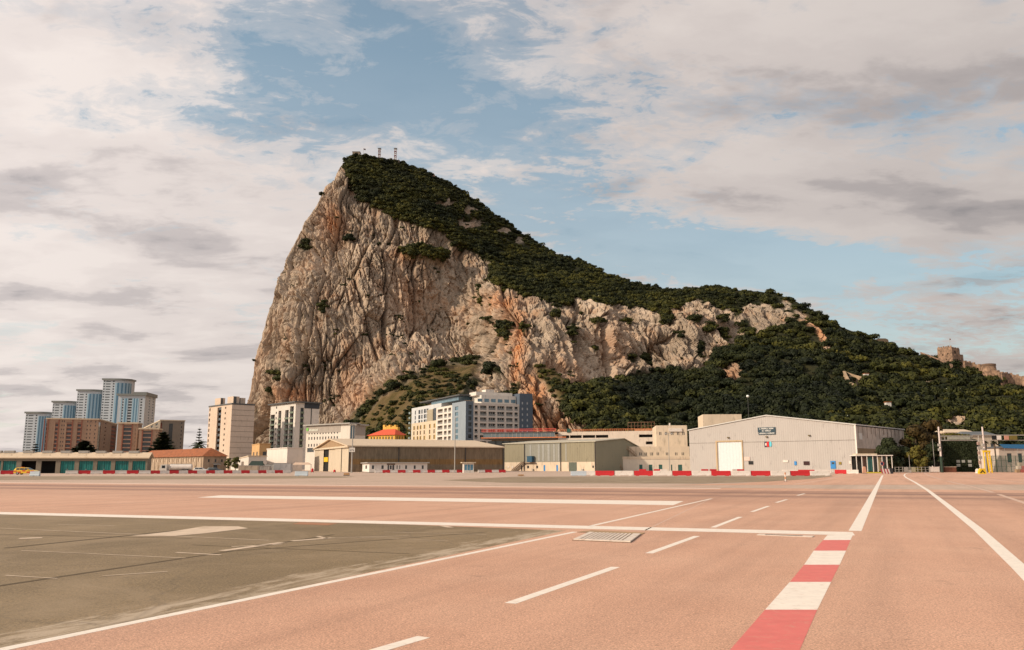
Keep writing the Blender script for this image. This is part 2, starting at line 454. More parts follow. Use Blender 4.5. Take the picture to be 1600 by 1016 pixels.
marking(polyline_strip([G(1720, 1012), G(1594, 888), G(1530, 829), G(1480, 789.5), G(1450, 766.5), G(1430, 754), G(1416, 746.6), G(1412.5, 743.2), G(1414.5, 740.6), G(1420, 738.9)], 0.26), z=0.0074)
for seg in ([(1660, 806), (1593, 783.5), (1560, 772.5)], [(1552, 769.8), (1515, 759.5), (1480, 752)], [(1472, 749.6), (1452, 743.6), (1446, 740.6), (1444, 739)], [(1640, 758.6), (1560, 750.5), (1515, 744.5), (1492, 740.6)], [(1320, 741.5), (1290, 750), (1240, 757)]):
    marking(polyline_strip([G(*p) for p in seg], 0.26), FAINT_P, z=0.0076)
kx = [(836.5, 1293, 1332.5), (844.3, 1286.2, 1329), (861, 1271.5, 1322), (883, 1256.5, 1312), (910, 1234, 1298.5), (953.5, 1195.5, 1277), (1024, 1134, 1246.5), (1090, 1075, 1219)]
for i in range(len(kx) - 1):
    (ya, la, ra), (yb, lb, rb) = kx[i], kx[i + 1]
    marking([G(la, ya), G(ra, ya), G(rb, yb), G(lb, yb)], RED_P if i % 2 else WHITE_P, 0.0055 + 0.0002 * (i % 2), 'kerb_marking')

# concrete repairs and pale patches in the shoulder
PATCH = mat('pale_concrete', (0.60, 0.46, 0.34), 0.85, 0.1, 3.0, 0.2, (0.46, 0.34, 0.24), 0.3, 1.2)
DUST = mat('dusty_scuff', (0.34, 0.25, 0.165), 0.9, 0.15, 2.0, 0.1, (0.22, 0.155, 0.09), 0.6, 2.5)
marking([G(203, 838.6), G(268, 831), G(318, 823), G(372, 823), G(388, 826), G(320, 834), G(270, 838.4)], PATCH, 0.0095, 'concrete_patch', sh)
for q in ([(456, 819.5), (470, 816.4), (528, 818.6), (512, 821.5)],):
    marking([G(*p) for p in q], mat('rusty_cover', (0.36, 0.17, 0.09), 0.8), 0.0095, 'concrete_patch', sh)
for (x0, y0, x1, y1, w) in [(347, 861.5, 440, 848.5, 0.22), (456, 846, 520, 841, 0.2), (362, 855, 440, 851, 0.1), (30, 842, 66, 841, 0.3), (496, 838.6, 510, 842, 0.12), (34, 861, 290, 873, 0.05), (8, 900, 90, 905, 0.05), (560, 840, 700, 846, 0.04), (275, 864, 345, 868, 0.1), (160, 901, 262, 894, 0.06), (-20, 825, 420, 845, 0.07), (520, 841, 640, 838, 0.06), (90, 820, 180, 822, 0.06), (600, 832, 760, 836, 0.06), (690, 822, 705, 825, .2)]:
    marking(strip_poly(G(x0, y0), G(x1, y1), w), PATCH, 0.0105, 'faded_line', sh)
for (x0, y0, x1, y1, w) in [(8, 857, 330, 824, 0.14), (-60, 925, 360, 862, 0.10), (360, 862, 760, 832, 0.05), (430, 850, 520, 836, 0.1), (300, 852, 640, 866, 0.035), (-40, 835, 300, 842, 0.05)]:
    marking(strip_poly(G(x0, y0), G(x1, y1), w), mat('tar_seam', (0.115, 0.08, 0.045), 0.9, 0.2, 3.0), 0.0085, 'tar_seam', sh)

# ------------------------------------------------------------------ the rock: cliff, talus and wooded slopes, one landform
SIL = [(384, 744), (386, 715), (388, 690), (390, 645), (393, 605), (400, 560), (412, 520), (425, 480), (440, 430), (450, 405), (468, 372), (480, 345), (496, 322), (508, 293), (522, 282), (532, 262), (541, 250), (556, 240),
       (580, 242), (600, 246), (622, 249), (650, 258), (680, 272), (705, 284), (730, 300), (760, 322), (800, 350), (840, 376), (880, 397), (915, 405), (950, 424), (990, 437), (1030, 446), (1060, 448), (1090, 446), (1120, 443), (1150, 448), (1185, 450), (1215, 454),
       (1240, 464), (1262, 478), (1290, 494), (1320, 508), (1350, 520), (1380, 531), (1410, 545), (1440, 555), (1470, 568), (1500, 577), (1540, 589), (1580, 600), (1620, 612), (1680, 628), (1760, 655), (1840, 690)]
CTRL = [(380, 738, 790), (450, 738, 715), (520, 738, 650), (600, 738, 560), (700, 738, 520), (800, 738, 520), (900, 738, 500), (1000, 738, 460), (1100, 738, 430), (1200, 738, 410), (1300, 738, 395), (1400, 738, 385), (1500, 738, 375), (1640, 738, 370), (1840, 738, 370),
        (388, 690, 772), (400, 560, 800), (440, 430, 838), (480, 350, 872), (520, 285, 912), (556, 239, 975), (420, 690, 738), (430, 600, 744), (470, 600, 738), (470, 480, 776), (520, 400, 826), (560, 320, 885), (520, 550, 752), (520, 690, 700),
        (600, 695, 600), (590, 640, 690), (600, 550, 762), (600, 450, 808), (600, 350, 872), (650, 350, 880), (700, 372, 885), (680, 450, 836), (690, 540, 782), (738, 450, 842), (738, 540, 772), (720, 620, 610), (700, 690, 560), (650, 600, 665), (640, 660, 595),
        (775, 470, 758), (770, 550, 680), (760, 610, 610), (770, 690, 548), (850, 470, 768), (850, 560, 655), (850, 640, 570), (870, 690, 540), (940, 480, 775), (930, 570, 690), (950, 640, 570), (900, 610, 605), (1000, 490, 795), (1000, 570, 725), (1000, 620, 625),
        (1000, 680, 520), (1100, 480, 815), (1100, 550, 750), (1100, 620, 605), (1100, 690, 490), (1200, 475, 860), (1180, 520, 775), (1200, 600, 620), (1200, 680, 475), (1300, 500, 850), (1300, 600, 605), (1300, 680, 455), (1400, 600, 650), (1400, 680, 450), (1500, 600, 680), (1500, 680, 450), (1600, 640, 590), (1640, 690, 450),
        (640, 290, 955), (700, 320, 965), (800, 400, 935), (760, 400, 895), (850, 440, 870), (950, 450, 905), (1050, 470, 865),
        (620, 249, 1030), (700, 283, 1050), (800, 350, 1060), (900, 402, 1045), (1000, 440, 1015), (1060, 448, 1000), (1110, 444, 985), (1200, 453, 935), (1240, 464, 910), (1300, 499, 880), (1380, 531, 820), (1440, 555, 785), (1500, 577, 760), (1600, 606, 730), (1760, 655, 700), (1840, 690, 690)]
def tps(ctrl):
    c = np.array(ctrl, float); X = c[:, :2] / 200.0; Y = c[:, 2]; n = len(c)
    def phi(r2): return np.where(r2 > 1e-12, 0.5 * r2 * np.log(np.maximum(r2, 1e-12)), 0)
    K = phi(((X[:, None] - X[None]) ** 2).sum(-1)) + np.eye(n) * 0.004
    Pm = np.c_[np.ones(n), X]; A = np.zeros((n + 3, n + 3)); A[:n, :n] = K; A[:n, n:] = Pm; A[n:, :n] = Pm.T
    w = np.linalg.solve(A, np.r_[Y, 0, 0, 0])
    def ev(px, py):
        q = np.stack([px, py], -1) / 200.0
        sh_ = q.shape[:-1]; q = q.reshape(-1, 2); out = np.empty(len(q))
        for i in range(0, len(q), 40000):
            b = q[i:i + 40000]
            out[i:i + 40000] = phi(((b[:, None] - X[None]) ** 2).sum(-1)) @ w[:n] + w[n] + b @ w[n + 1:]
        return out.reshape(sh_)
    return ev
depth_at = tps(CTRL)
def ray_np(px, py):
    u, v = (px - CX) / F, (CY - py) / F
    return u, CP - v * SP, SP + v * CP

VEG = [[(536, 262), (541, 246), (556, 236), (600, 236), (700, 272), (800, 340), (880, 390), (960, 420), (1040, 440), (1110, 437), (1230, 450), (1275, 478), (1252, 488), (1215, 474), (1176, 474), (1140, 484), (1090, 468), (1045, 484), (1000, 480), (970, 472), (940, 477), (905, 463), (880, 476), (850, 466), (815, 458), (790, 450), (758, 436), (766, 412), (745, 396), (712, 384), (700, 363), (640, 345), (600, 331), (565, 314), (549, 288)],
       [(885, 646), (892, 608), (935, 598), (962, 593), (985, 584), (1050, 580), (1105, 577), (1122, 550), (1158, 528), (1176, 502), (1195, 518), (1240, 500), (1215, 466), (1262, 470), (1300, 492), (1380, 524), (1440, 548), (1600, 598), (1860, 685), (1860, 750), (905, 750), (925, 672), (905, 656)],
       [(618, 390), (640, 380), (680, 386), (702, 396), (698, 408), (672, 404), (640, 398)],
       [(560, 644), (600, 608), (640, 588), (700, 562), (742, 552), (740, 560), (690, 570), (640, 592), (610, 612), (575, 650), (550, 672)],
       [(590, 676), (630, 668), (640, 720), (560, 730), (560, 700)], [(712, 632), (735, 582), (742, 585), (722, 630), (712, 650)]]
GRASS = [[(520, 700), (560, 640), (600, 602), (640, 582), (742, 553), (738, 578), (715, 625), (700, 660), (690, 740), (500, 740)],
         [(832, 566), (850, 570), (890, 592), (906, 622), (886, 640), (862, 612)], [(755, 640), (790, 606), (815, 590), (806, 625), (780, 650)], [(618, 388), (660, 382), (705, 398), (690, 408), (640, 402)]]
ROCKY = [(1141, 580, 17, 13), (1405, 662, 20, 10), (1500, 657, 23, 8), (1190, 488, 13, 15), (1228, 477, 9, 7), (698, 316, 17, 5), (735, 328, 12, 5), (742, 350, 16, 7), (722, 345, 8, 5), (788, 362, 10, 7), (812, 374, 8, 5), (1336, 600, 5, 4), (1180, 500, 12, 16)]
ROCKSTRIP = [[(1240, 482), (1250, 488), (1275, 512), (1292, 535), (1302, 560), (1294, 560), (1280, 530), (1262, 512), (1240, 496)], [(1418, 578), (1430, 580), (1475, 602), (1470, 606), (1430, 590)]]
ORANGE = [(790, 500, 22, 40, 0.5), (808, 540, 14, 70, 1.0), (835, 620, 22, 40, 1.0), (850, 660, 40, 30, 0.7), (780, 470, 35, 14, .8), (880, 590, 40, 30, .45), (520, 350, 18, 25, .7), (640, 470, 30, 40, .35), (460, 615, 30, 14, .8), (570, 620, 40, 25, .5), (960, 540, 25, 40, .35), (655, 395, 40, 8, .7), (1280, 520, 24, 30, .8), (1140, 580, 16, 12, .5)]

VEGSPOT = [(1152, 484, 8, 12), (1166, 506, 9, 10), (1135, 520, 6, 8), (1212, 476, 5, 10), (1085, 500, 5, 6), (985, 500, 4, 5), (781, 515, 6, 13), (896, 513, 7, 10), (935, 500, 7, 6), (1040, 494, 8, 8), (870, 488, 5, 4), (1066, 522, 4, 6), (1090, 545, 4, 11), (760, 498, 5, 4), (505, 480, 4, 10), (820, 512, 5, 5), (440, 585, 5, 10), (426, 615, 4, 6), (497, 300, 7, 12), (480, 385, 7, 8),
           (1010, 560, 6, 8), (930, 545, 4, 5), (1112, 512, 5, 8), (1130, 496, 6, 5), (760, 575, 5, 6), (745, 460, 3, 14), (770, 575, 5, 7), (545, 370, 4, 5), (985, 560, 8, 6), (470, 330, 4, 8)]
def worley(p, seed):
    """cell noise: gap to the nearest joint, and a tilted facet height per cell"""
    r = np.random.default_rng(seed)
    perm = np.concatenate([r.permutation(256)] * 3)
    off = r.random((256, 3)); val = r.normal(size=256); til = r.normal(size=(256, 3))
    i = np.floor(p).astype(np.int64); f1 = np.full(p.shape[:-1], 9.0); f2 = f1.copy(); fac = np.zeros(p.shape[:-1])
    for dx in (-1, 0, 1):
        for dy in (-1, 0, 1):
            for dz in (-1, 0, 1):
                c = i + np.array([dx, dy, dz]); m = c & 255
                h = perm[perm[perm[m[..., 0]] + m[..., 1]] + m[..., 2]]
                d = p - (c + off[h]); dist = np.sqrt((d * d).sum(-1))
                hh = val[h] + 1.5 * (til[h] * d).sum(-1)
                n1 = dist < f1
                f2 = np.where(n1, f1, np.minimum(f2, dist)); fac = np.where(n1, hh, fac); f1 = np.where(n1, dist, f1)
    return f2 - f1, fac
def build_rock():
    cols = np.concatenate([np.arange(384, 560, 0.9), np.arange(560, 1300, 1.25), np.arange(1300, 1842, 2.2)])
    sx, sy = np.array(SIL, float).T
    ridge = np.interp(cols, sx, sy) + np.interp(cols, [535, 575, 1100, 1430, 1460], [0, 4.5, 5.5, 5, 1])      # crowns stand on top of the crest
    R = 330
    t = np.linspace(0, 1, R)
    PX = np.repeat(cols[:, None], R, 1)
    bot = 746.0
    PY = bot + (ridge - bot)[:, None] * t[None]
    D = depth_at(PX, PY)
    u, b, c = ray_np(PX, PY)
    W = np.stack([u * D / b, D, EYE + c * D / b], -1)
    # vegetation / grass / colour masks, with ragged edges
    jx = PX + 7 * fbm(np.stack([PX / 18, PY / 18, 0 * PX], -1), 3) ; jy = PY + 7 * fbm(np.stack([PX / 18, PY / 18, 0 * PX + 9], -1), 3)
    veg = np.zeros(PX.shape, bool); grass = np.zeros(PX.shape, bool)
    for p in VEG: veg |= inpoly(jx, jy, p)
    for p in GRASS: grass |= inpoly(jx, jy, p)
    for (x, y, rx, ry) in ROCKY:
        veg &= ~((((jx - x) / rx) ** 2 + ((jy - y) / ry) ** 2) < 1)
    for p in ROCKSTRIP: veg &= ~inpoly(jx, jy, p)
    for (x, y, rx, ry) in VEGSPOT: veg |= ((((jx - x) / rx) ** 2 + ((jy - y) / ry) ** 2) < 1)
    calm = np.zeros(PX.shape, bool)
    for (x, y, rx, ry) in ROCKY: calm |= ((((PX - x) / (rx + 8)) ** 2 + ((PY - y) / (ry + 8)) ** 2) < 1)
    for p in ROCKSTRIP: calm |= inpoly(PX, PY, p)
    orange = np.zeros(PX.shape)
    for (x, y, rx, ry, a_) in ORANGE:
        orange = np.maximum(orange, a_ * np.exp(-(((jx - x) / rx) ** 2 + ((jy - y) / ry) ** 2)))
    def blur(a, k):
        a = a.astype(float)
        for _ in range(k):
            a[1:-1] = (a[:-2] + 2 * a[1:-1] + a[2:]) / 4; a[:, 1:-1] = (a[:, :-2] + 2 * a[:, 1:-1] + a[:, 2:]) / 4
        return a
    soft = np.maximum(blur(veg | grass, 10), 0.45 * blur(calm, 4))
    # relief: big buttresses and gullies, vertical flutes, dipping joints, blocks
    dU = np.gradient(W, axis=0); dV = np.gradient(W, axis=1)
    Nn = np.cross(dU, dV); Nn /= np.linalg.norm(Nn, axis=-1)[..., None] + 1e-9
    s_ = np.sign((Nn * -W).sum(-1)); Nn *= s_[..., None]
    flat = Nn.copy(); flat[..., 2] *= 0.3; flat /= np.linalg.norm(flat, axis=-1)[..., None] + 1e-9
    wx = W + 7 * np.stack([fbm(W / 60, 2), fbm(W / 60 + 31, 2), fbm(W / 60 + 77, 2)], -1)
    cl = np.stack([wx[..., 0] + 0.12 * wx[..., 1], 0.22 * wx[..., 1], wx[..., 2]], -1)      # along the face, so that joints stand upright
    q = lambda hx, hz, o=0.0: np.stack([cl[..., 0] / hx + o, cl[..., 1] / hx + o * 2, cl[..., 2] / hz - o], -1)
    butt = fbm(q(80, 230), 3)
    g0, c0 = worley(q(42, 190, 2), 1)
    g1, c1 = worley(q(15, 110, 5), 2)
    rot = np.stack([cl[..., 0] * .96 + cl[..., 2] * .28, cl[..., 1], -cl[..., 0] * .28 + cl[..., 2] * .96], -1)
    g2, c2 = worley(np.stack([rot[..., 0] / 6, rot[..., 1] / 6, rot[..., 2] / 48], -1) + 3, 3)
    g3, c3 = worley(cl / np.array([3.0, 2.6, 11.0]) + 11, 4)
    g4, c4 = worley(np.stack([rot[..., 0] / 10 - rot[..., 2] / 22, rot[..., 1] / 10, rot[..., 2] / 13], -1) + 40, 5)
    flute = fbm(q(13, 110, 5), 4, 0.55, True)
    joint = flute
    crack = lambda g, w: np.clip(1 - g / w, 0, 1) ** 1.5
    brk = np.clip(fbm(W / 38 + 9, 3) * 1.6 + 0.55, 0, 1)          # joints open in places, closed in others
    ledge = fbm(np.stack([cl[..., 0] / 60, cl[..., 1] / 60, cl[..., 2] / 16 + cl[..., 0] / 55], -1) + 21, 3, 0.6, True)
    h = 17 * butt + 2.4 * np.clip(c0, -2, 2) + 1.3 * np.clip(c1, -2, 2) + 0.8 * np.clip(c2, -2.2, 2.2) + 0.36 * np.clip(c3, -2.2, 2.2) + 2.6 * (flute - 0.2) + 3.2 * (ledge - .2) + 0.8 * fbm(q(5, 40, 9), 3, 0.6, True) + 0.75 * np.clip(c4, -2, 2) - 3.0 * brk * crack(g4, 0.09) \
        - brk * (13 * crack(g0, 0.06) + 8.0 * crack(g1, 0.08) + 4.0 * crack(g2, 0.11)) - 1.3 * crack(g3, 0.2)
    h = h - 1.0
    soil = 9 * fbm(W / 70 + 8, 4) + 3.5 * fbm(W / 18 + 2, 3) + 1.0 * fbm(W / 7, 3)
    edge = np.clip((PY - ridge[:, None]) / 26.0, 0.0, 1.0)
    edge = 0.22 + 0.78 * edge
    rock_w = 1 - soft
    disp = (h * rock_w + soil * soft) * edge
    W2 = W + flat * disp[..., None]
    # far side of the ridge: falls away behind
    back = []
    top = W2[:, -1]
    K = 16
    for k in range(1, K + 1):
        s = 520.0 * (k / K) ** 1.7
        p = top.copy(); p[:, 1] += s; p[:, 0] += 0.10 * s * np.sign(np.interp(cols, [384, 560, 700], [1, 0, 0]))
        p[:, 2] = top[:, 2] - s * (0.42 + 0.5 * s / 520) * np.clip(top[:, 2] / 220, 0.2, 2)
        p += (6 * fbm(p / 40, 3))[:, None] * np.array([0.3, 0.3, 1.0]) * min(1, k / 4)
        p[:, 2] = np.maximum(p[:, 2], -8)
        back.append(p)
    V = np.concatenate([W2, np.stack(back, 1)], 1)
    C, RR = V.shape[:2]
    idx = np.arange(C * RR).reshape(C, RR)
    faces = np.stack([idx[:-1, :-1], idx[1:, :-1], idx[1:, 1:], idx[:-1, 1:]], -1).reshape(-1, 4)
    me = bpy.data.meshes.new('rock_hill')
    me.vertices.add(C * RR); me.vertices.foreach_set('co', V.reshape(-1).astype(np.float32))
    me.loops.add(len(faces) * 4); me.loops.foreach_set('vertex_index', faces.reshape(-1).astype(np.int32))
    me.polygons.add(len(faces)); me.polygons.foreach_set('loop_start', np.arange(0, len(faces) * 4, 4, dtype=np.int32))
    me.update(calc_edges=True)
    me.polygons.foreach_set('use_smooth', np.zeros(len(faces), bool))
    def attr(nm, a, tail):
        full = np.concatenate([a, np.repeat(a[:, -1:] if tail is None else np.full((C, 1), tail), K, 1)], 1)
        at = me.attributes.new(nm, 'FLOAT', 'POINT'); at.data.foreach_set('value', full.reshape(-1).astype(np.float32))
    attr('cover', blur(veg, 2), None); attr('grass', blur(grass & ~veg, 3), None); attr('stain', blur(orange, 2), 0.0)
    return me, W2, Nn, PX, PY, veg, grass, C, RR
rock_me, RW, RNrm, RPX, RPY, RVEG, RGRASS, RC, RR_ = build_rock()

def rock_material():
    m = bpy.data.materials.new('limestone'); m.use_nodes = True
    nt = m.node_tree; N, L = nt.nodes, nt.links; b = N['Principled BSDF']
    b.inputs['Roughness'].default_value = 0.9; b.inputs['Specular IOR Level'].default_value = 0.15
    geo = N.new('ShaderNodeNewGeometry'); pos = geo.outputs['Position']
    def mp(sc_, rot=(0, 0, 0)):
        x = N.new('ShaderNodeMapping'); L.new(pos, x.inputs[0]); x.inputs['Scale'].default_value = sc_; x.inputs['Rotation'].default_value = rot; return x.outputs[0]
    def noise(v, detail=6, rough=0.6, dist=0.4):
        x = N.new('ShaderNodeTexNoise'); x.inputs['Scale'].default_value = 1.0; x.inputs['Detail'].default_value = detail; x.inputs['Roughness'].default_value = rough
        x.inputs['Distortion'].default_value = dist; L.new(v, x.inputs['Vector']); return x.outputs['Fac']
    def ramp(f, stops):
        r = N.new('ShaderNodeValToRGB'); e = r.color_ramp.elements
        while len(e) < len(stops): e.new(0.5)
        for el, (p, c) in zip(e, stops):
            el.position = p; el.color = (c, c, c, 1) if isinstance(c, (int, float)) else (*c, 1)
        L.new(f, r.inputs[0]); return r.outputs[0]
    def mix(f, a, c, mode='MIX'):
        x = N.new('ShaderNodeMix'); x.data_type = 'RGBA'; x.blend_type = mode
        for s, v in ((x.inputs[0], f), (x.inputs[6], a), (x.inputs[7], c)):
            if isinstance(v, (int, float)): s.default_value = v
            elif isinstance(v, tuple): s.default_value = (*v, 1)
            else: L.new(v, s)
        return x.outputs[2]
    def at(nm):
        x = N.new('ShaderNodeAttribute'); x.attribute_name = nm; return x.outputs['Fac']
    c = ramp(noise(mp((0.03, 0.03, 0.012))), [(0.3, (0.275, 0.21, 0.155)), (0.48, (0.375, 0.285, 0.21)), (0.7, (0.47, 0.37, 0.28))])
    c = mix(0.62, c, ramp(noise(mp((0.13, 0.13, 0.02)), 8, 0.7, 0.3), [(0.34, 0.34), (0.45, 0.86), (0.58, 1.06), (0.72, 1.3)]), 'MULTIPLY')     # weathering streaks
    c = mix(0.36, c, ramp(noise(mp((0.4, 0.4, 0.18)), 7, 0.75), [(0.38, 0.26), (0.47, 0.9), (0.64, 1.3)]), 'MULTIPLY')
    c = mix(0.65, c, ramp(noise(mp((0.021, 0.021, 0.011)), 5, 0.6, 0.8), [(0.34, 0.50), (0.48, 0.90), (0.62, 1.08)]), 'MULTIPLY')        # broad dark-weathered zones
    rust = ramp(noise(mp((0.05, 0.05, 0.016)), 6, 0.6), [(0.5, 0.0), (0.68, 0.5)])
    c = mix(rust, c, (0.40, 0.215, 0.115))
    st = N.new('ShaderNodeMath'); st.operation = 'MULTIPLY'; st.use_clamp = True
    L.new(at('stain'), st.inputs[0]); L.new(ramp(noise(mp((0.09, 0.09, 0.03)), 6, 0.65), [(0.30, 0.35), (0.55, 1.0)]), st.inputs[1])
    c = mix(st.outputs[0], c, (0.47, 0.205, 0.085))
    # shrubs and lichen lodged in cracks
    li = ramp(noise(mp((0.075, 0.075, 0.055)), 7, 0.7), [(0.62, 0.0), (0.70, 0.7)])
    c = mix(li, c, (0.085, 0.072, 0.035))
    gr = ramp(noise(mp((0.08, 0.08, 0.08)), 7, 0.65), [(0.35, (0.05, 0.042, 0.014)), (0.5, (0.10, 0.07, 0.027)), (0.65, (0.13, 0.085, 0.042)), (0.75, (0.26, 0.18, 0.115))])
    c = mix(at('grass'), c, gr)
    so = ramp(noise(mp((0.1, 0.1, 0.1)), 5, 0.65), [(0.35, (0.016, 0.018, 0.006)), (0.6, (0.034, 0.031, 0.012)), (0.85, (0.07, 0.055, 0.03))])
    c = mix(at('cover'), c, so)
    L.new(c, b.inputs['Base Color'])
    bp = N.new('ShaderNodeBump'); bp.inputs['Strength'].default_value = 0.6; bp.inputs['Distance'].default_value = 1.4
    L.new(noise(mp((0.22, 0.22, 0.09)), 8, 0.7), bp.inputs['Height']); L.new(bp.outputs[0], b.inputs['Normal'])
    return m
rock = link('rock_hill', rock_me, rock_material()); tag(rock, kind='structure')

# ------------------------------------------------------------------ foliage
def leaf_mat(name, cols, rand=True):
    m = bpy.data.materials.new(name); m.use_nodes = True
    nt = m.node_tree; N, L = nt.nodes, nt.links; b = N['Principled BSDF']
    b.inputs['Roughness'].default_value = 0.7; b.inputs['Specular IOR Level'].default_value = 0.2
    oi = N.new('ShaderNodeObjectInfo'); tc = N.new('ShaderNodeTexCoord')
    nz = N.new('ShaderNodeTexNoise'); nz.inputs['Scale'].default_value = 2.5; nz.inputs['Detail'].default_value = 3; L.new(tc.outputs['Object'], nz.inputs['Vector'])
    ad = N.new('ShaderNodeMath'); ad.operation = 'MULTIPLY_ADD'; L.new(nz.outputs['Fac'], ad.inputs[0]); ad.inputs[1].default_value = 0.6; 
    sb = N.new('ShaderNodeMath'); sb.operation = 'MULTIPLY_ADD'; L.new(oi.outputs['Random'], sb.inputs[0]); sb.inputs[1].default_value = 0.55 if rand else 0.1; sb.inputs[2].default_value = -0.12 if rand else .2
    L.new(sb.outputs[0], ad.inputs[2])
    r = N.new('ShaderNodeValToRGB'); e = r.color_ramp.elements
    while len(e) < len(cols): e.new(0.5)
    for i, (el, c) in enumerate(zip(e, cols)):
        el.position = 0.1 + 0.8 * i / (len(cols) - 1); el.color = (*c, 1)
    L.new(ad.outputs[0], r.inputs[0]); col = r.outputs[0]
    if rand:            # stands of different kinds across the slope
        pz = N.new('ShaderNodeTexNoise'); pz.inputs['Scale'].default_value = 0.022; pz.inputs['Detail'].default_value = 4; L.new(oi.outputs['Location'], pz.inputs['Vector'])
        pr = N.new('ShaderNodeValToRGB'); pr.color_ramp.elements[0].position = .36; pr.color_ramp.elements[1].position = .64
        pr.color_ramp.elements[0].color = (0.45, 0.55, 0.6, 1); pr.color_ramp.elements[1].color = (1.5, 1.45, 1.1, 1); L.new(pz.outputs['Fac'], pr.inputs[0])
        mm = N.new('ShaderNodeMix'); mm.data_type = 'RGBA'; mm.blend_type = 'MULTIPLY'; mm.inputs[0].default_value = 1.0; L.new(col, mm.inputs[6]); L.new(pr.outputs[0], mm.inputs[7]); col = mm.outputs[2]
    L.new(col, b.inputs['Base Color'])
    MATS[name] = m
    return m
SCRUB = leaf_mat('scrub_leaves', [(0.013, 0.016, 0.0042), (0.022, 0.025, 0.006), (0.036, 0.037, 0.0075), (0.058, 0.054, 0.010), (0.09, 0.072, 0.015)])

def leaf_cloud(centres, radii, n, size, rnd, squash=0.8):
    """leaf-clump faces spread over the shells of several lobes"""
    V_, F_, LN = [], [], []
    tot = sum(r * r for r in radii)
    for c, r in zip(centres, radii):
        for _ in range(max(6, int(n * r * r / tot))):
            d = rnd.normal(size=3); d /= np.linalg.norm(d)
            if d[2] < -0.55: d[2] *= -0.6
            rad = r * (0.72 + 0.36 * rnd.random())
            p = np.array(c) + d * rad * np.array([1, 1, squash])
            a = d + 0.3 * rnd.normal(size=3); a /= np.linalg.norm(a)
            t_ = np.cross(a, rnd.normal(size=3)); t_ /= np.linalg.norm(t_) + 1e-9; b2 = np.cross(a, t_)
            s = size * (0.6 + 0.8 * rnd.random())
            k = len(V_)
            LN.append(d + 0.25 * rnd.normal(size=3))
            V_ += [p - t_ * s - b2 * s * .55, p + t_ * s * .7 - b2 * s * .7, p + t_ * s + b2 * s * .6, p - t_ * s * .6 + b2 * s * .75]
            F_.append((k, k + 1, k + 2, k + 3))
    return V_, F_, LN
def crown_normals(me, LN):
    """light the leaf clumps by the rounded form of the crown"""
    a = np.array(LN); a /= np.linalg.norm(a, axis=1)[:, None]
    me.shade_smooth(); me.normals_split_custom_set([tuple(v) for v in np.repeat(a, 4, 0)])
SHADE_SCRUB = leaf_mat('shade_scrub_leaves', [(0.007, 0.010, 0.0035), (0.012, 0.016, 0.0045), (0.02, 0.023, 0.0055), (0.036, 0.036, 0.008)])  # scrub colours darkened to stand in for slope shade
def bush_mesh(i, m=None):
    rnd = np.random.default_rng(100 + i)
    k = 5 + i % 3
    cs = [np.array([rnd.normal() * .38, rnd.normal() * .38, .35 + .3 * rnd.random()]) for _ in range(k)]
    rs = [0.42 + 0.25 * rnd.random() for _ in range(k)]
    V_, F_, LN = leaf_cloud(cs, rs, 420, 0.125, rnd)
    me = bpy.data.meshes.new('bush'); me.from_pydata([tuple(v) for v in V_], [], F_); me.update(); crown_normals(me, LN); me.materials.append(m or SCRUB)
    return me
def scatter(name, pts, scl, rotz, sq, meshes, label_kind='stuff'):
    me = bpy.data.meshes.new(name); me.from_pydata([tuple(p) for p in pts], [], [])
    a = me.attributes.new('scl', 'FLOAT_VECTOR', 'POINT'); s3 = np.stack([scl, scl, scl * sq], -1); a.data.foreach_set('vector', s3.reshape(-1).astype(np.float32))
    a = me.attributes.new('rot', 'FLOAT', 'POINT'); a.data.foreach_set('value', rotz.astype(np.float32))
    a = me.attributes.new('pick', 'INT', 'POINT'); a.data.foreach_set('value', rng.integers(0, len(meshes), len(pts)).astype(np.int32))
    o = link(name, me)
    ng = bpy.data.node_groups.new(name, 'GeometryNodeTree')
    ng.interface.new_socket('Geometry', in_out='INPUT', socket_type='NodeSocketGeometry'); ng.interface.new_socket('Geometry', in_out='OUTPUT', socket_type='NodeSocketGeometry')
    N, L = ng.nodes, ng.links
    gi, go = N.new('NodeGroupInput'), N.new('NodeGroupOutput')
    jn = N.new('GeometryNodeGeometryToInstance')
    for mesh in reversed(meshes):
        src = bpy.data.objects.new('bush_shape', mesh)
        oi = N.new('GeometryNodeObjectInfo'); oi.inputs['Object'].default_value = src; oi.inputs['As Instance'].default_value = True
        L.new(oi.outputs['Geometry'], jn.inputs[0])
    # one instance per mesh, joined
    N.remove(jn); jn = N.new('GeometryNodeJoinGeometry')
    for nd in [x for x in N if x.bl_idname == 'GeometryNodeObjectInfo']: L.new(nd.outputs['Geometry'], jn.inputs[0])
    ip = N.new('GeometryNodeInstanceOnPoints'); ip.inputs['Pick Instance'].default_value = True
    def named(nm, tp):
        x = N.new('GeometryNodeInputNamedAttribute'); x.data_type = tp; x.inputs['Name'].default_value = nm; return x.outputs['Attribute']
    cb = N.new('ShaderNodeCombineXYZ'); L.new(named('rot', 'FLOAT'), cb.inputs[2])
    L.new(gi.outputs[0], ip.inputs['Points']); L.new(jn.outputs[0], ip.inputs['Instance']); L.new(named('pick', 'INT'), ip.inputs['Instance Index'])
    L.new(cb.outputs[0], ip.inputs['Rotation']); L.new(named('scl', 'FLOAT_VECTOR'), ip.inputs['Scale'])
    L.new(ip.outputs[0], go.inputs[0])
    md = o.modifiers.new('scatter', 'NODES'); md.node_group = ng
    return o
BUSHES = [bush_mesh(i) for i in range(7)]
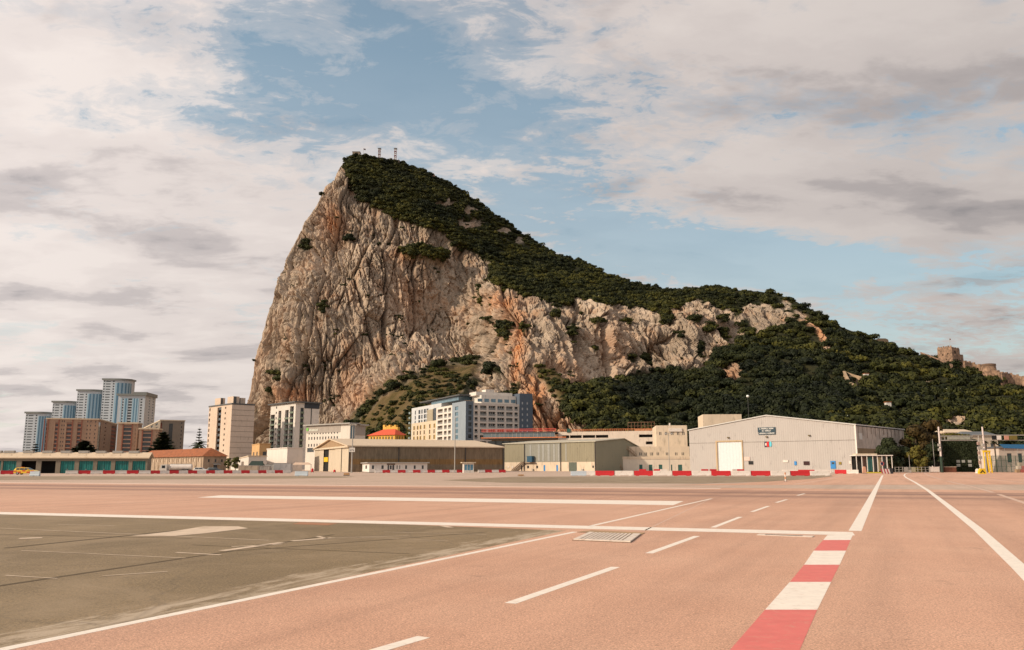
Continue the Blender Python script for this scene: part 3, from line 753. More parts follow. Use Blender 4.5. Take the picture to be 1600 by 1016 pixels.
def scatter_slopes():
    Wf, vx, py, px = RW.reshape(-1, 3), RVEG.reshape(-1), RPY.reshape(-1), RPX.reshape(-1)
    # pixel area each grid node stands for, so that the draw is even over the slope as seen
    dcol = np.gradient(RPX[:, 0])[:, None] * np.abs(np.gradient(RPY, axis=1)); dcol = dcol.reshape(-1)
    def draw(mask, n):
        w = dcol * mask; return rng.choice(len(w), n, p=w / w.sum())
    dens = fbm(Wf / 26 + 5, 3)
    hi = vx & (py < 560) & (px < 1150)
    lo = vx & ~hi
    i1 = draw(hi & (dens > -0.42), 8200); i2 = draw(lo & (dens > -0.42), 5400); i3 = draw((RGRASS.reshape(-1) & ~vx) & (dens > -0.05), 560)
    j = rng.normal(size=(0, 3))
    # clumps lodged on ledges of the cliff
    cliff = (~vx) & (~RGRASS.reshape(-1)) & (py < 690) & (np.abs(RNrm.reshape(-1, 3)[:, 2]) > 0.0) & (fbm(Wf / 17 + 40, 3) > 0.34)
    i4 = draw(cliff, 330)
    r1 = 1.6 + 3.4 * rng.random(len(i1)) ** 2.2; r2 = 2.2 + 5.8 * rng.random(len(i2)) ** 1.8; r3 = 1.2 + 2.2 * rng.random(len(i3)); r4 = 0.8 + 1.9 * rng.random(len(i4)) ** 2
    ii = np.concatenate([i1, i2, i3, i4]); r = np.concatenate([r1, r2, r3, r4])
    p = Wf[ii].copy(); p[:, 2] -= 0.25 * r
    # trees just over the crest
    m = RVEG[:, -1]; cr = np.where(m)[0]; k = rng.choice(cr, 520)
    pc = RW[k, -1].copy(); s = rng.random(len(k)) * 40; pc[:, 1] += s; pc[:, 2] -= 0.45 * s + 0.6; rc = 1.6 + 1.9 * rng.random(len(k))
    p = np.concatenate([p, pc]); r = np.concatenate([r, rc])
    # same kind of bush, leaf colour darkened for the shade below the middle cliff
    sx_ = CX + p[:, 0] / p[:, 1] * F; shade_zone = np.zeros(len(p), bool); n0 = len(ii); qx, qy = px[ii], py[ii]
    shade_zone[:n0] = (((qx - 1150) / 190) ** 2 + ((qy - 615) / 75) ** 2 + 0.9 * fbm(Wf[ii] / 40 + 3, 3) < 1.0) & vx[ii]
    rz, sq = rng.random(len(p)) * 6.283, 0.75 + 0.4 * rng.random(len(p))
    a = scatter('hillside_scrub', p[~shade_zone], r[~shade_zone], rz[~shade_zone], sq[~shade_zone], BUSHES)
    return a, scatter('hillside_scrub_shade', p[shade_zone], r[shade_zone], rz[shade_zone], sq[shade_zone], [bush_mesh(20 + i, SHADE_SCRUB) for i in range(4)])
scrub, shade_scrub = scatter_slopes()
tag(shade_scrub, 'scrub darkened in colour for the shade below the middle cliff', 'pine wood', kind='stuff')
tag(scrub, 'dense dark green scrub and low trees covering the slopes of the rock', 'scrub', kind='stuff')

# ------------------------------------------------------------------ buildings
GLASS = mat('dark_glass', (0.035, 0.04, 0.045), 0.15, 0.3, 0.4, spec=0.6)
GLASSB = mat('blue_glass', (0.10, 0.17, 0.22), 0.15, 0.25, 0.3, spec=0.6)
DARK = mat('interior_shade', (0.012, 0.011, 0.010), 0.9)  # near-black colour stands in for the unlit depth of openings
def wallmat(name, col, dirt=0.25, var=0.07):
    return mat(name, col, 0.82, var, 0.35, 0.05, tuple(c * 0.72 for c in col), dirt, 0.9, (1, 1, 0.35))
WHITEW = wallmat('white_render', (0.62, 0.56, 0.50)); CREAM = wallmat('cream_render', (0.56, 0.45, 0.33)); BEIGE = wallmat('beige_render', (0.60, 0.48, 0.36))
TAN = wallmat('tan_render', (0.33, 0.215, 0.15)); TERRA = wallmat('terracotta_render', (0.25, 0.095, 0.065)); TAUPE = wallmat('taupe_render', (0.225, 0.18, 0.14))
GREYW = wallmat('grey_cladding', (0.41, 0.37, 0.345), 0.12, 0.04); DKBLUE = wallmat('slate_blue_cladding', (0.085, 0.105, 0.135), 0.1); LTBLUE = wallmat('pale_blue_cladding', (0.24, 0.275, 0.31), 0.1)
PALE = wallmat('pale_cladding', (0.46, 0.42, 0.39), 0.12, 0.04)
ROOFC = mat('cream_roof_sheet', (0.60, 0.46, 0.325), 0.6, 0.06, 0.6, 0.05, (0.50, 0.37, 0.25), 0.2, 0.5); ROOFD = mat('dark_roof', (0.09, 0.09, 0.09), 0.7)
TILE = mat('terracotta_tiles', (0.30, 0.095, 0.035), 0.85, 0.22, 1.2, 0.2, (0.20, 0.07, 0.03), 0.4, 0.8); TILER = mat('red_tiles', (0.55, 0.085, 0.04), 0.8, 0.15, 1.2, 0.2)
STEELW = mat('white_painted_steel', (0.68, 0.62, 0.56), 0.5, 0.06, 1.0); STEELG = mat('grey_galvanised_steel', (0.34, 0.31, 0.28), 0.5, 0.1, 2.0)
TEAL = mat('teal_door_paint', (0.012, 0.145, 0.135), 0.5, 0.15, 1.5, 0.0, (0.02, 0.10, 0.095), 0.3, 0.6); BLUED = mat('blue_door_paint', (0.03, 0.20, 0.48), 0.5, 0.1)
RED = mat('red_plastic', (0.50, 0.022, 0.026), 0.5, 0.12, 1.2, 0.0, (0.38, 0.03, 0.03), 0.2, 2.0); WHITEB = mat('white_plastic', (0.66, 0.58, 0.52), 0.55, 0.07, 1.2, 0.0, (0.48, 0.40, 0.34), 0.25, 2.0)
YEL = mat('yellow_paint', (0.72, 0.45, 0.02), 0.45, 0.1); ORNG = mat('orange_paint', (0.65, 0.13, 0.03), 0.5); BLK = mat('black_rubber', (0.015, 0.015, 0.015), 0.7)

class Bld:
    """A building set at its nearest corner: local x runs along the right-hand face, local y along the left-hand face."""
    def __init__(s, name, label, cat, px, Y, yaw, group=None):
        s.yaw = math.radians(yaw); s.Y = Y
        s.o = Vector(((px - CX) / F * CP * Y, Y, 0))
        s.ex = Vector((math.cos(s.yaw), math.sin(s.yaw), 0)); s.ey = Vector((-s.ex.y, s.ex.x, 0))
        s.root = empty(name, s.o, s.yaw); tag(s.root, label, cat, group)
    def _hit(s, px, py, nrm, off):
        a, b, c = ray(px, py); d = Vector((a, b, c))
        t = (nrm.dot(s.o) + off) / nrm.dot(d)
        p = Vector((0, 0, EYE)) + d * t - s.o
        return p.dot(s.ex), p.dot(s.ey), p.z
    def R(s, px, py, y=0.0):
        q = s._hit(px, py, s.ey, y); return q[0], q[2]
    def L(s, px, py, x=0.0):
        q = s._hit(px, py, s.ex, x); return q[1], q[2]
    def part(s, name, mb, m, parent=None):
        return mb.build(name, m, parent or s.root)

def holed(mb, plane, a0, a1, z0, z1, holes, depth, at=0.0):
    """wall face with recessed openings; plane 'R' lies in local y=at (outside -y), 'L' in local x=at (outside -x)"""
    hs = [(max(a0, h[0]), min(a1, h[1]), max(z0, h[2]), min(z1, h[3])) for h in holes]
    hs = [h for h in hs if h[1] - h[0] > 0.02 and h[3] - h[2] > 0.02]
    A = sorted(set([a0, a1] + [round(v, 4) for h in hs for v in h[:2]])); Z = sorted(set([z0, z1] + [round(v, 4) for h in hs for v in h[2:]]))
    def pt(a, z, d=0.0):
        return (a, at + d, z) if plane == 'R' else (at + d, a, z)
    for i in range(len(A) - 1):
        # merge runs vertically
        run = None
        am = (A[i] + A[i + 1]) / 2
        for j in range(len(Z) - 1):
            zm = (Z[j] + Z[j + 1]) / 2
            solid = not any(h[0] < am < h[1] and h[2] < zm < h[3] for h in hs)
            if solid and run is None: run = Z[j]
            if (not solid or j == len(Z) - 2) and run is not None:
                top = Z[j + 1] if solid else Z[j]
                mb.add([pt(A[i], run), pt(A[i + 1], run), pt(A[i + 1], top), pt(A[i], top)], [(0, 1, 2, 3)] if plane == 'R' else [(3, 2, 1, 0)])
                run = None
    for (p, q, r, t) in hs:
        c = [(p, r), (q, r), (q, t), (p, t)]
        for k in range(4):
            u, v = c[k], c[(k + 1) % 4]
            mb.add([pt(*u), pt(*v), pt(v[0], v[1], depth), pt(u[0], u[1], depth)], [(0, 1, 2, 3)])
    return hs
_pane = {}
def panes(B, plane, hs, depth, m, name='window', at=0.0, join=False, parent=None):
    par = parent or B.root
    if join:
        mb = MB()
        for (p, q, r, t) in hs:
            if plane == 'R': mb.box(p, q, at + depth - .04, at + depth + .06, r, t)
            else: mb.box(at + depth - .04, at + depth + .06, p, q, r, t)
        o = mb.build(name, m, par); o['kind'] = 'stuff'; return o
    for (p, q, r, t) in hs:
        w, h = round(q - p, 2), round(t - r, 2)
        key = (plane, w, h, m.name)
        if key not in _pane:
            mb = MB(); f = min(0.09, w * .12)
            if plane == 'R':
                mb.box(0, w, -.03, .05, 0, h)
            else:
                mb.box(-.03, .05, 0, w, 0, h)
            me = mb.mesh('window'); me.materials.append(m); _pane[key] = me
        o = bpy.data.objects.new(name, _pane[key]); COL.objects.link(o); o.parent = par
        o.location = (p, at + depth, r) if plane == 'R' else (at + depth, p, r)
def shell(mb, wr, wl, z0, z1, skip=('R', 'L')):
    """the faces of a block that are not built as open facades"""
    if 'R' not in skip: mb.add([(0, 0, z0), (wr, 0, z0), (wr, 0, z1), (0, 0, z1)], [(0, 1, 2, 3)])
    if 'L' not in skip: mb.add([(0, 0, z0), (0, wl, z0), (0, wl, z1), (0, 0, z1)], [(3, 2, 1, 0)])
    mb.add([(wr, 0, z0), (wr, wl, z0), (wr, wl, z1), (wr, 0, z1)], [(0, 1, 2, 3)])
    mb.add([(0, wl, z0), (wr, wl, z0), (wr, wl, z1), (0, wl, z1)], [(3, 2, 1, 0)])
    mb.add([(0, 0, z1), (wr, 0, z1), (wr, wl, z1), (0, wl, z1)], [(0, 1, 2, 3)])
def grid(a0, a1, z0, z1, na, nz, fa=0.6, fz=0.6):
    da, dz = (a1 - a0) / na, (z1 - z0) / nz
    return [(a0 + da * (i + .5 - fa / 2), a0 + da * (i + .5 + fa / 2), z0 + dz * (j + .5 - fz / 2), z0 + dz * (j + .5 + fz / 2)) for i in range(na) for j in range(nz)]

# --- five pale tower blocks with blue glazing, far left
def tower(pxl, pxc, pxr, pytop, label):
    Y = 900
    B = Bld('tower_block', label, 'tower block', pxl, Y, 4, 'pale tower blocks at the far left')
    wc = B.R(pxc, 690)[0]; wr = B.R(pxr - 2.5, 690)[0]; H = P(pxc, pytop, Y).z; D = 17.0
    fl = 2.85; nf = int(H / fl)
    mb = MB(); ho = []
    for k in range(nf):
        z = k * fl + 1.0
        ho += [(wc * .04, wc * .16, z, z + 1.4), (wc * .24, wc * .62, z, z + 1.0), (wc * .80, wc * .93, z, z + 1.5)]
    hl = holed(mb, 'R', 0, wc, 0, H, ho, 0.4)
    seg = 10                                   # flank: blue strips that curve away to the right
    xs = [(wc + (wr - wc) * math.sin(i / seg * 1.45) / math.sin(1.45), 9.0 * (1 - math.cos(i / seg * 1.45))) for i in range(seg + 1)]
    for (x0, y0), (x1, y1) in zip(xs[:-1], xs[1:]):
        mb.add([(x0, y0, 0), (x1, y1, 0), (x1, y1, H), (x0, y0, H)], [(0, 1, 2, 3)])
    mb.add([(wr, xs[-1][1], 0), (wr, D, 0), (wr, D, H), (wr, xs[-1][1], H)], [(0, 1, 2, 3)]); mb.add([(0, 0, 0), (0, D, 0), (0, D, H), (0, 0, H)], [(3, 2, 1, 0)]); mb.add([(0, D, 0), (wr, D, 0), (wr, D, H), (0, D, H)], [(3, 2, 1, 0)])
    B.part('wall', mb, wallmat('tower_white', (0.40, 0.435, 0.475), 0.1))
    panes(B, 'R', hl, 0.3, GLASS, 'windows', join=True)
    for i in range(seg):
        (x0, y0), (x1, y1) = xs[i], xs[i + 1]
        d = 0.25; g = (x1 - x0) * .1
        a = MB().add([(x0 + g, y0 - d, 2), (x1 - g, y1 - d, 2), (x1 - g, y1 - d, H - 3), (x0 + g, y0 - d, H - 3), (x0 + g, y0 + .3, 2), (x1 - g, y1 + .3, 2), (x1 - g, y1 + .3, H - 3), (x0 + g, y0 + .3, H - 3)],
                     [(0, 1, 2, 3), (0, 3, 7, 4), (1, 5, 6, 2), (3, 2, 6, 7), (0, 4, 5, 1)])
        B.part('glazing_strip', a, mat('tower_blue_panel', (0.27, 0.40, 0.49), 0.35, 0.06) if i % 2 == 0 else mat('tower_blue_glass', (0.09, 0.19, 0.28), 0.2, 0.2))
    rl = [(-1.2, -1.2), (wc, -1.3)] + [(x + .8, y - 1.2) for x, y in xs[1:]] + [(wr + 1, D + 1), (-1.2, D + 1)]
    B.part('roof', MB().prism(rl, H + .003, H + 1.8, 'z'), mat('tower_roof', (0.17, 0.18, 0.175), 0.7))
tower(32.5, 56, 72, 646, 'leftmost and lowest of the pale blue-striped tower blocks')
tower(73.5, 94, 112, 629, 'second lowest blue-striped tower block, right beside the leftmost one')
tower(111, 131, 152, 611, 'third blue-striped tower block from the left')
tower(150.5, 173, 197, 594, 'tallest of the pale blue-striped tower blocks')
def tower_wide():
    Y = 860
    B = Bld('tower_block', 'broad tower block with stepped roof in front of the tallest tower', 'tower block', 176.5, Y, 6, 'pale tower blocks at the far left')
    wr = B.R(222, 690)[0]; H = P(200, 618, Y).z; D = 34.0
    mb = MB(); fl = 2.85; nf = int(H / fl)
    hol = []
    for k in range(nf):
        z = k * fl + .9
        hol += [(wr * .16, wr * .21, z, z + 1.4), (wr * .83, wr * .90, z, z + 1.5), (wr * .38, wr * .52, z - .1, z + 1.7)]
    hl = holed(mb, 'R', 0, wr, 0, H, hol, .5)
    hr = holed(mb, 'L', 0, D, 0, H, grid(D * .25, D * .95, 0, H, 2, nf, .3, .45), -.4, wr)
    mb.add([(0, 0, 0), (0, D, 0), (0, D, H), (0, 0, H)], [(3, 2, 1, 0)]); mb.add([(0, D, 0), (wr, D, 0), (wr, D, H), (0, D, H)], [(3, 2, 1, 0)])
    B.part('wall', mb, wallmat('tower_white', (0.40, 0.435, 0.475), 0.1))
    panes(B, 'R', hl, .45, GLASS, 'windows', join=True); panes(B, 'L', hr, -.35, GLASS, 'windows', wr, join=True)
    for (f0, f1, dk) in [(.11, .15, 0), (.22, .27, 0), (.275, .32, 1), (.325, .37, 0), (.53, .58, 0), (.585, .62, 1), (.625, .68, 0), (.685, .72, 1), (.725, .77, 0)]:
        B.part('glazing_strip', MB().box(wr * f0, wr * f1, -.2, .2, 2, H - 3), mat('tower_blue_panel', (0.27, 0.40, 0.49)) if not dk else mat('tower_blue_glass', (0.09, 0.19, 0.28)))
    B.part('roof', MB().box(-1.5, wr * .55, -1.5, D + 1, H + .003, H + 1.8), mat('tower_roof', (0.17, 0.18, 0.175)))
    B.part('roof', MB().box(wr * .552, wr + 1.5, -1.5, D + 1, H + .003, H + 3.6), mat('tower_roof', (0.17, 0.18, 0.175)))
tower_wide()

# --- brown apartment blocks
def brown_main():
    Y = 620
    B = Bld('apartment_block', 'long brown apartment block with terracotta window bays in front of the towers', 'apartment block', 66, Y, 16)
    wr = B.R(151.5, 690)[0]; H = P(100, 655, Y).z; D = B.L(181, 690, wr)[0]
    nf = 12; fl = H / nf
    mb = MB(); rec = []; wins = []
    ax = lambda px: B.R(px, 690)[0]; sx = lambda px: B.L(px, 690, wr)[0]
    for (p0, p1) in [(67.5, 71.5), (84, 88.5), (102, 110), (119, 124.5)]:
        rec.append((ax(p0), ax(p1), 0, H - 2))
    for p in (94.5, 98, 134.5, 139.5, 147):
        for k in range(nf): wins.append((ax(p - .7), ax(p + .7), k * fl + 1, k * fl + 2.2))
    hl = holed(mb, 'R', 0, wr, 0, H, rec + wins, .8)
    sw = [(sx(162), sx(164), k * fl + 1, k * fl + 2.1) for k in range(nf)]
    hr = holed(mb, 'L', 0, D, 0, H, [(sx(172.5), sx(180.5), 0, H - 1.5), (sx(152), sx(156), 0, H - 1.5)] + sw, -.8, wr)
    mb.add([(0, 0, 0), (0, D, 0), (0, D, H), (0, 0, H)], [(3, 2, 1, 0)]); mb.add([(0, D, 0), (wr, D, 0), (wr, D, H), (0, D, H)], [(3, 2, 1, 0)])
    B.part('wall', mb, TAN)
    for h in hl[:4]:
        B.part('bay_lining', MB().box(h[0], h[1], .78, .9, h[2], h[3]), TERRA)
        bm_ = MB()
        for k in range(nf): bm_.box(h[0] + .3, h[1] - .3, .70, .775, k * fl + .9, k * fl + 2.3)
        o = B.part('windows', bm_, GLASS); o['kind'] = 'stuff'
        bm_ = MB()
        for k in range(nf): bm_.box(h[0] + .02, h[1] - .02, .1, .7, k * fl, k * fl + .75)
        o = B.part('balconies', bm_, mat('balcony_render', (0.33, 0.20, 0.15))); o['kind'] = 'stuff'
    panes(B, 'R', hl[4:], .5, GLASS, 'windows', join=True); panes(B, 'L', hr[2:], -.5, GLASS, 'windows', wr, join=True)
    B.part('bay_lining', MB().box(wr - .9, wr - .78, hr[0][0], hr[0][1], 0, H - 1.5), TERRA); B.part('stair_glazing', MB().box(wr - .42, wr - .3, hr[1][0], hr[1][1], 0, H - 1.5), GLASS)
    bm_ = MB()
    for k in range(nf): bm_.box(wr - .76, wr - .2, hr[0][0] + .3, hr[0][1] - .3, k * fl, k * fl + .8)
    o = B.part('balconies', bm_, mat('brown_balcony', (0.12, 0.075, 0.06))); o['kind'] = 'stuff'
    for px in (66.8, 73, 89.5, 111, 125.5):
        B.part('pilaster', MB().box(ax(px - .8), ax(px + .8), -.3, -.003, 0, H), TERRA)
    B.part('roof', MB().box(-.5, wr + .4, -.5, D + .4, H + .003, H + .9), CREAM)
brown_main()
def brown_small(pxl, pxr, top, s0, s1, label, Y):
    B = Bld('apartment_block', label, 'apartment block', pxl, Y, 14)
    wr = B.R(pxr, 700)[0]; D = 16.0; H = P(pxl, top, Y).z; nf = max(6, int(H / 2.9)); fl = H / nf
    ax = lambda px: B.R(px, 690)[0]
    mb = MB(); w_ = [(ax(pxl + 1.4), ax(pxl + 2.8), k * fl + .9, k * fl + 2.1) for k in range(nf)] + [(ax(pxr - 2.8), ax(pxr - 1.4), k * fl + .9, k * fl + 2.1) for k in range(nf)]
    hl = holed(mb, 'R', 0, wr, 0, H, [(ax(s0), ax(s1), 0, H - 1.2)] + w_, .9)
    shell(mb, wr, D, 0, H, ('R',)); B.part('wall', mb, TAN)
    panes(B, 'R', hl[1:], .5, mat('shutter_paint', (0.45, 0.35, 0.26)), 'windows', join=True)
    B.part('bay_lining', MB().box(hl[0][0], hl[0][1], .86, 1, 0, H - 1.2), GLASS)
    bm_ = MB()
    for k in range(nf): bm_.box(hl[0][0] + .02, hl[0][1] - .02, .1, .85, k * fl, k * fl + .85)
    o = B.part('balconies', bm_, mat('balcony_render', (0.33, 0.20, 0.15))); o['kind'] = 'stuff'
    for px in (s0 - .9, s1 + .9):
        B.part('pilaster', MB().box(ax(px - .8), ax(px + .8), -.3, -.003, 0, H), TERRA)
    B.part('roof', MB().box(-.6, wr + .4, -.7, D + .5, H + .003, H + 1.0), CREAM)
brown_small(179.5, 213, 662, 191.5, 204, 'narrow brown apartment block with central balconies, left of the shorter one', 600)
brown_small(213.5, 246, 671, 222.5, 235.5, 'shorter brown apartment block with central balconies, right of the taller narrow one', 590)
def brown_back():
    B = Bld('apartment_block', 'brown apartment block with a dark glazed strip, rightmost of the brown blocks', 'apartment block', 246, 640, 28)
    wl = B.L(219, 690)[0]; wr = B.R(286, 700)[0]; H = P(250, 657.5, 640).z; nf = int(H / 2.9); fl = H / nf
    ax = lambda px: B.R(px, 690)[0]
    mb = MB(); hr = holed(mb, 'R', 0, wr, 0, H, [(ax(247), ax(251.5), 0, H - 1.5), (ax(262.5), ax(268.5), 0, H - 2)] + [(ax(281.5), ax(283), k * fl + .9, k * fl + 2.2) for k in range(nf)], .7)
    hl = holed(mb, 'L', 0, wl, 0, H, grid(wl * .05, wl * .95, 0, H, 4, nf, .45, .5), .5)
    shell(mb, wr, wl, 0, H); B.part('wall', mb, TAUPE)
    B.part('bay_lining', MB().box(hr[0][0], hr[0][1], .66, .8, 0, H - 1.5), TERRA); B.part('stair_glazing', MB().box(hr[1][0], hr[1][1], .4, .6, 0, H - 2), GLASS)
    panes(B, 'R', hr[2:], .5, GLASS, 'windows', join=True); panes(B, 'L', hl, .4, GLASS, 'windows', join=True)
    B.part('roof', MB().box(-.4, wr + .4, -.4, wl + .4, H + .003, H + .8), CREAM)
brown_back()

# --- garage with teal doors
def garage():
    Y = 214
    B = Bld('garage', 'long low garage with teal doors and cream roof at the left edge', 'garage', 230, Y, 96)
    # long front runs to the left of the corner
    ax = lambda px: B.L(px, 730)[0]
    wl = ax(-160); H = B.L(180, 716.5)[1]; zd = B.L(180, 720.5)[1]
    mb = MB(); doors = [(-138, -116), (-108, -86), (-78, -57), (-48, -27), (-18, 3 - 2), (4, 25), (33, 56), (64, 86.5), (94, 116), (123, 145), (151.5, 173), (179.5, 200.5), (206.5, 227)]
    hl = holed(mb, 'L', 0, wl, 0, H, [(ax(b), ax(a), 0, zd) for a, b in doors], .35)
    D = 3.2
    mb.add([(0, 0, 0), (D, 0, 0), (D, 0, H), (D / 2, 0, H + 1.3), (0, 0, H)], [(0, 1, 2, 3, 4)]); mb.add([(0, wl, 0), (D, wl, 0), (D, wl, H), (D / 2, wl, H + 1.3), (0, wl, H)], [(4, 3, 2, 1, 0)])
    mb.add([(D, 0, 0), (D, wl, 0), (D, wl, H), (D, 0, H)], [(0, 1, 2, 3)]); 
    B.part('interior', MB().box(2.6, 2.7, .1, wl - .1, .01, H - .05), DARK); B.part('interior_floor', MB().box(.4, 2.55, .1, wl - .1, .006, .02), DARK)  # black back panel and floor paint the shade inside the open bays
    B.part('wall', mb, wallmat('garage_wall', (0.20, 0.165, 0.125)))
    for (a, b), h in zip(doors, hl):
        if a in (33, 64):
            continue
        d = MB(); n = 6; w = (h[1] - h[0]) / n
        for i in range(n):
            d.box(.22 if i % 2 else .26, .34, h[0] + i * w + .03, h[0] + (i + 1) * w - .03, 0.05, h[3])
        dd = B.part('door', d, TEAL)
        d = MB()
        d.box(.16, .215, h[0] + (h[1] - h[0]) * .45, h[0] + (h[1] - h[0]) * .55, .95, 1.05)
        d.build('handle', STEELG, dd)
    r = MB(); r.add([(-.5, -.5, H + .003), (D / 2, -.5, H + 1.3), (D / 2, wl, H + 1.3), (-.5, wl, H + .003), (D + .5, -.5, H), (D + .5, wl, H), (-.5, -.5, H + .25), (D / 2, -.5, H + 1.55), (D / 2, wl, H + 1.55), (-.5, wl, H + .25), (D + .5, -.5, H + .25), (D + .5, wl, H + .25)],
                    [(6, 7, 8, 9), (7, 10, 11, 8), (0, 6, 9, 3), (0, 1, 7, 6), (1, 4, 10, 7), (4, 5, 11, 10), (3, 9, 8, 2), (0, 3, 2, 1), (1, 2, 5, 4)])
    rf = B.part('roof', r, ROOFC)
    for px in (-60, -35, -10, 10, 40, 70, 99, 127, 154, 180.5, 206):
        a_ = B.L(px, 712)[0]; MB().box(D / 2 - .5, D / 2 + .5, a_ - 1.2, a_ + 1.2, H + 1.35, H + 1.95).build('ridge_vent', STEELG, rf)
        MB().box(.3, .8, a_ - 1.0, a_ + 1.0, H + .5, H + .98).build('rooflight', mat('rooflight_sheet', (0.66, 0.56, 0.45), 0.4), rf)
garage()

# --- long low building with hipped terracotta roof
def hip_house():
    B = Bld('barrack_building', 'low tan building with hipped terracotta roof beside the garage', 'building', 317, 255, 40)
    wl = B.L(214, 733)[0]; wr = B.R(353, 733)[0]; H = B.L(317, 713)[1]
    mb = MB(); n = 14
    ho = grid(wl * .02, wl * .97, H * .62, H * .92, n, 1, .34, .8) + grid(wl * .02, wl * .97, H * .12, H * .45, 7, 1, .22, .8)
    hl = holed(mb, 'L', 0, wl, 0, H, ho, .25); hr = holed(mb, 'R', 0, wr, 0, H, grid(wr * .1, wr * .95, H * .6, H * .85, 3, 1, .25, .7) + [(wr * .45, wr * .62, .05, 2.2)], .25)
    shell(mb, wr, wl, 0, H); B.part('wall', mb, wallmat('stained_tan_render', (0.37, 0.27, 0.19), 0.55, 0.12))
    panes(B, 'L', hl, .2, mat('shutter_paint', (0.45, 0.35, 0.26)), 'shutter'); panes(B, 'R', hr, .2, GLASS, 'window')
    for i in range(n + 1):
        a_ = wl * .02 + (wl * .95) * i / n
        B.part('pilaster', MB().box(-.12, -.003, a_ - .15, a_ + .15, 0, H), wallmat('stained_tan_render', (0.37, 0.27, 0.19)))
    rh = H + 2.6; e = .6; w2 = wr / 2
    r = MB().add([(-e, -e, H), (wr + e, -e, H), (wr + e, wl + e, H), (-e, wl + e, H), (w2, w2, rh), (w2, wl - w2, rh)], [(0, 1, 4), (1, 2, 5, 4), (2, 3, 5), (3, 0, 4, 5), (3, 2, 1, 0)])
    B.part('roof', r, TILE)
    B.part('awning', MB().add([(wr * .4, -.01, 2.6), (wr * .7, -.01, 2.6), (wr * .7, -1.3, 2.3), (wr * .4, -1.3, 2.3), (wr * .4, -.01, 2.52), (wr * .7, -.01, 2.52), (wr * .7, -1.3, 2.22), (wr * .4, -1.3, 2.22)], [(0, 1, 2, 3), (7, 6, 5, 4), (3, 2, 6, 7), (0, 3, 7, 4), (1, 5, 6, 2)]), STEELG)
hip_house()

# --- pale pink block with horizontal joints
def pink_block():
    B = Bld('apartment_block', 'blank-sided pale pink apartment block with roof-top boxes left of the cliff', 'apartment block', 357, 480, 42)
    wl = B.L(323.5, 690)[0]; wr = B.R(394.5, 700)[0]; H = P(357, 632, 480).z; nf = 12; fl = H / nf
    mb = MB(); ax = lambda px: B.L(px, 690)[0]
    hl = holed(mb, 'L', 0, wl, 0, H, [(ax(343), ax(337), 0, H - .8)] + [(ax(350.4), ax(348.6), k * fl + .9, k * fl + 2.1) for k in range(nf)] + [(ax(326), ax(324.3), k * fl + .6, k * fl + 2.4) for k in range(nf)], .8)
    shell(mb, wr, wl, 0, H)
    PK = wallmat('pink_render', (0.52, 0.40, 0.31), .15); B.part('wall', mb, PK)
    # front: one panel per storey with recessed joints
    for k in range(nf):
        B.part('facade_panel', MB().box(0, wr, -.25, -.003, k * fl + .1, (k + 1) * fl - .1), wallmat('pink_panel', (0.50, 0.41, 0.34), .12))
    B.part('backing', MB().box(.01, wr - .01, .003, .1, 0, H), mat('joint_shade_backing', (0.22, 0.18, 0.15)))  # dark backing colour stands in for shadow in the joints
    panes(B, 'L', hl[1:], .5, GLASS, 'windows', join=True)
    bm_ = MB()
    for k in range(nf): bm_.box(.5, .76, hl[0][0] + .4, hl[0][1] - .4, k * fl + .8, k * fl + 2.2)
    o = B.part('windows', bm_, GLASS); o['kind'] = 'stuff'
    B.part('parapet', MB().box(-.3, wr + .2, -.4, wl + .2, H + .003, H + .8), ROOFD)
    for (a0, a1, b0, b1) in [(.15, .42, .1, .35), (.5, .95, .35, .6), (.1, .3, .6, .85)]:
        q = B.part('roof_box', MB().box(wr * a0, wr * a1, wl * b0, wl * b1, H + .81, H + 5), PK)
        MB().box(wr * (a0 + .02) , wr * (a0 + a1) / 2, wl * b0 - .1, wl * b0 - .004, H + 1.0, H + 4.9).build('louvre', ROOFD, q)
pink_block()

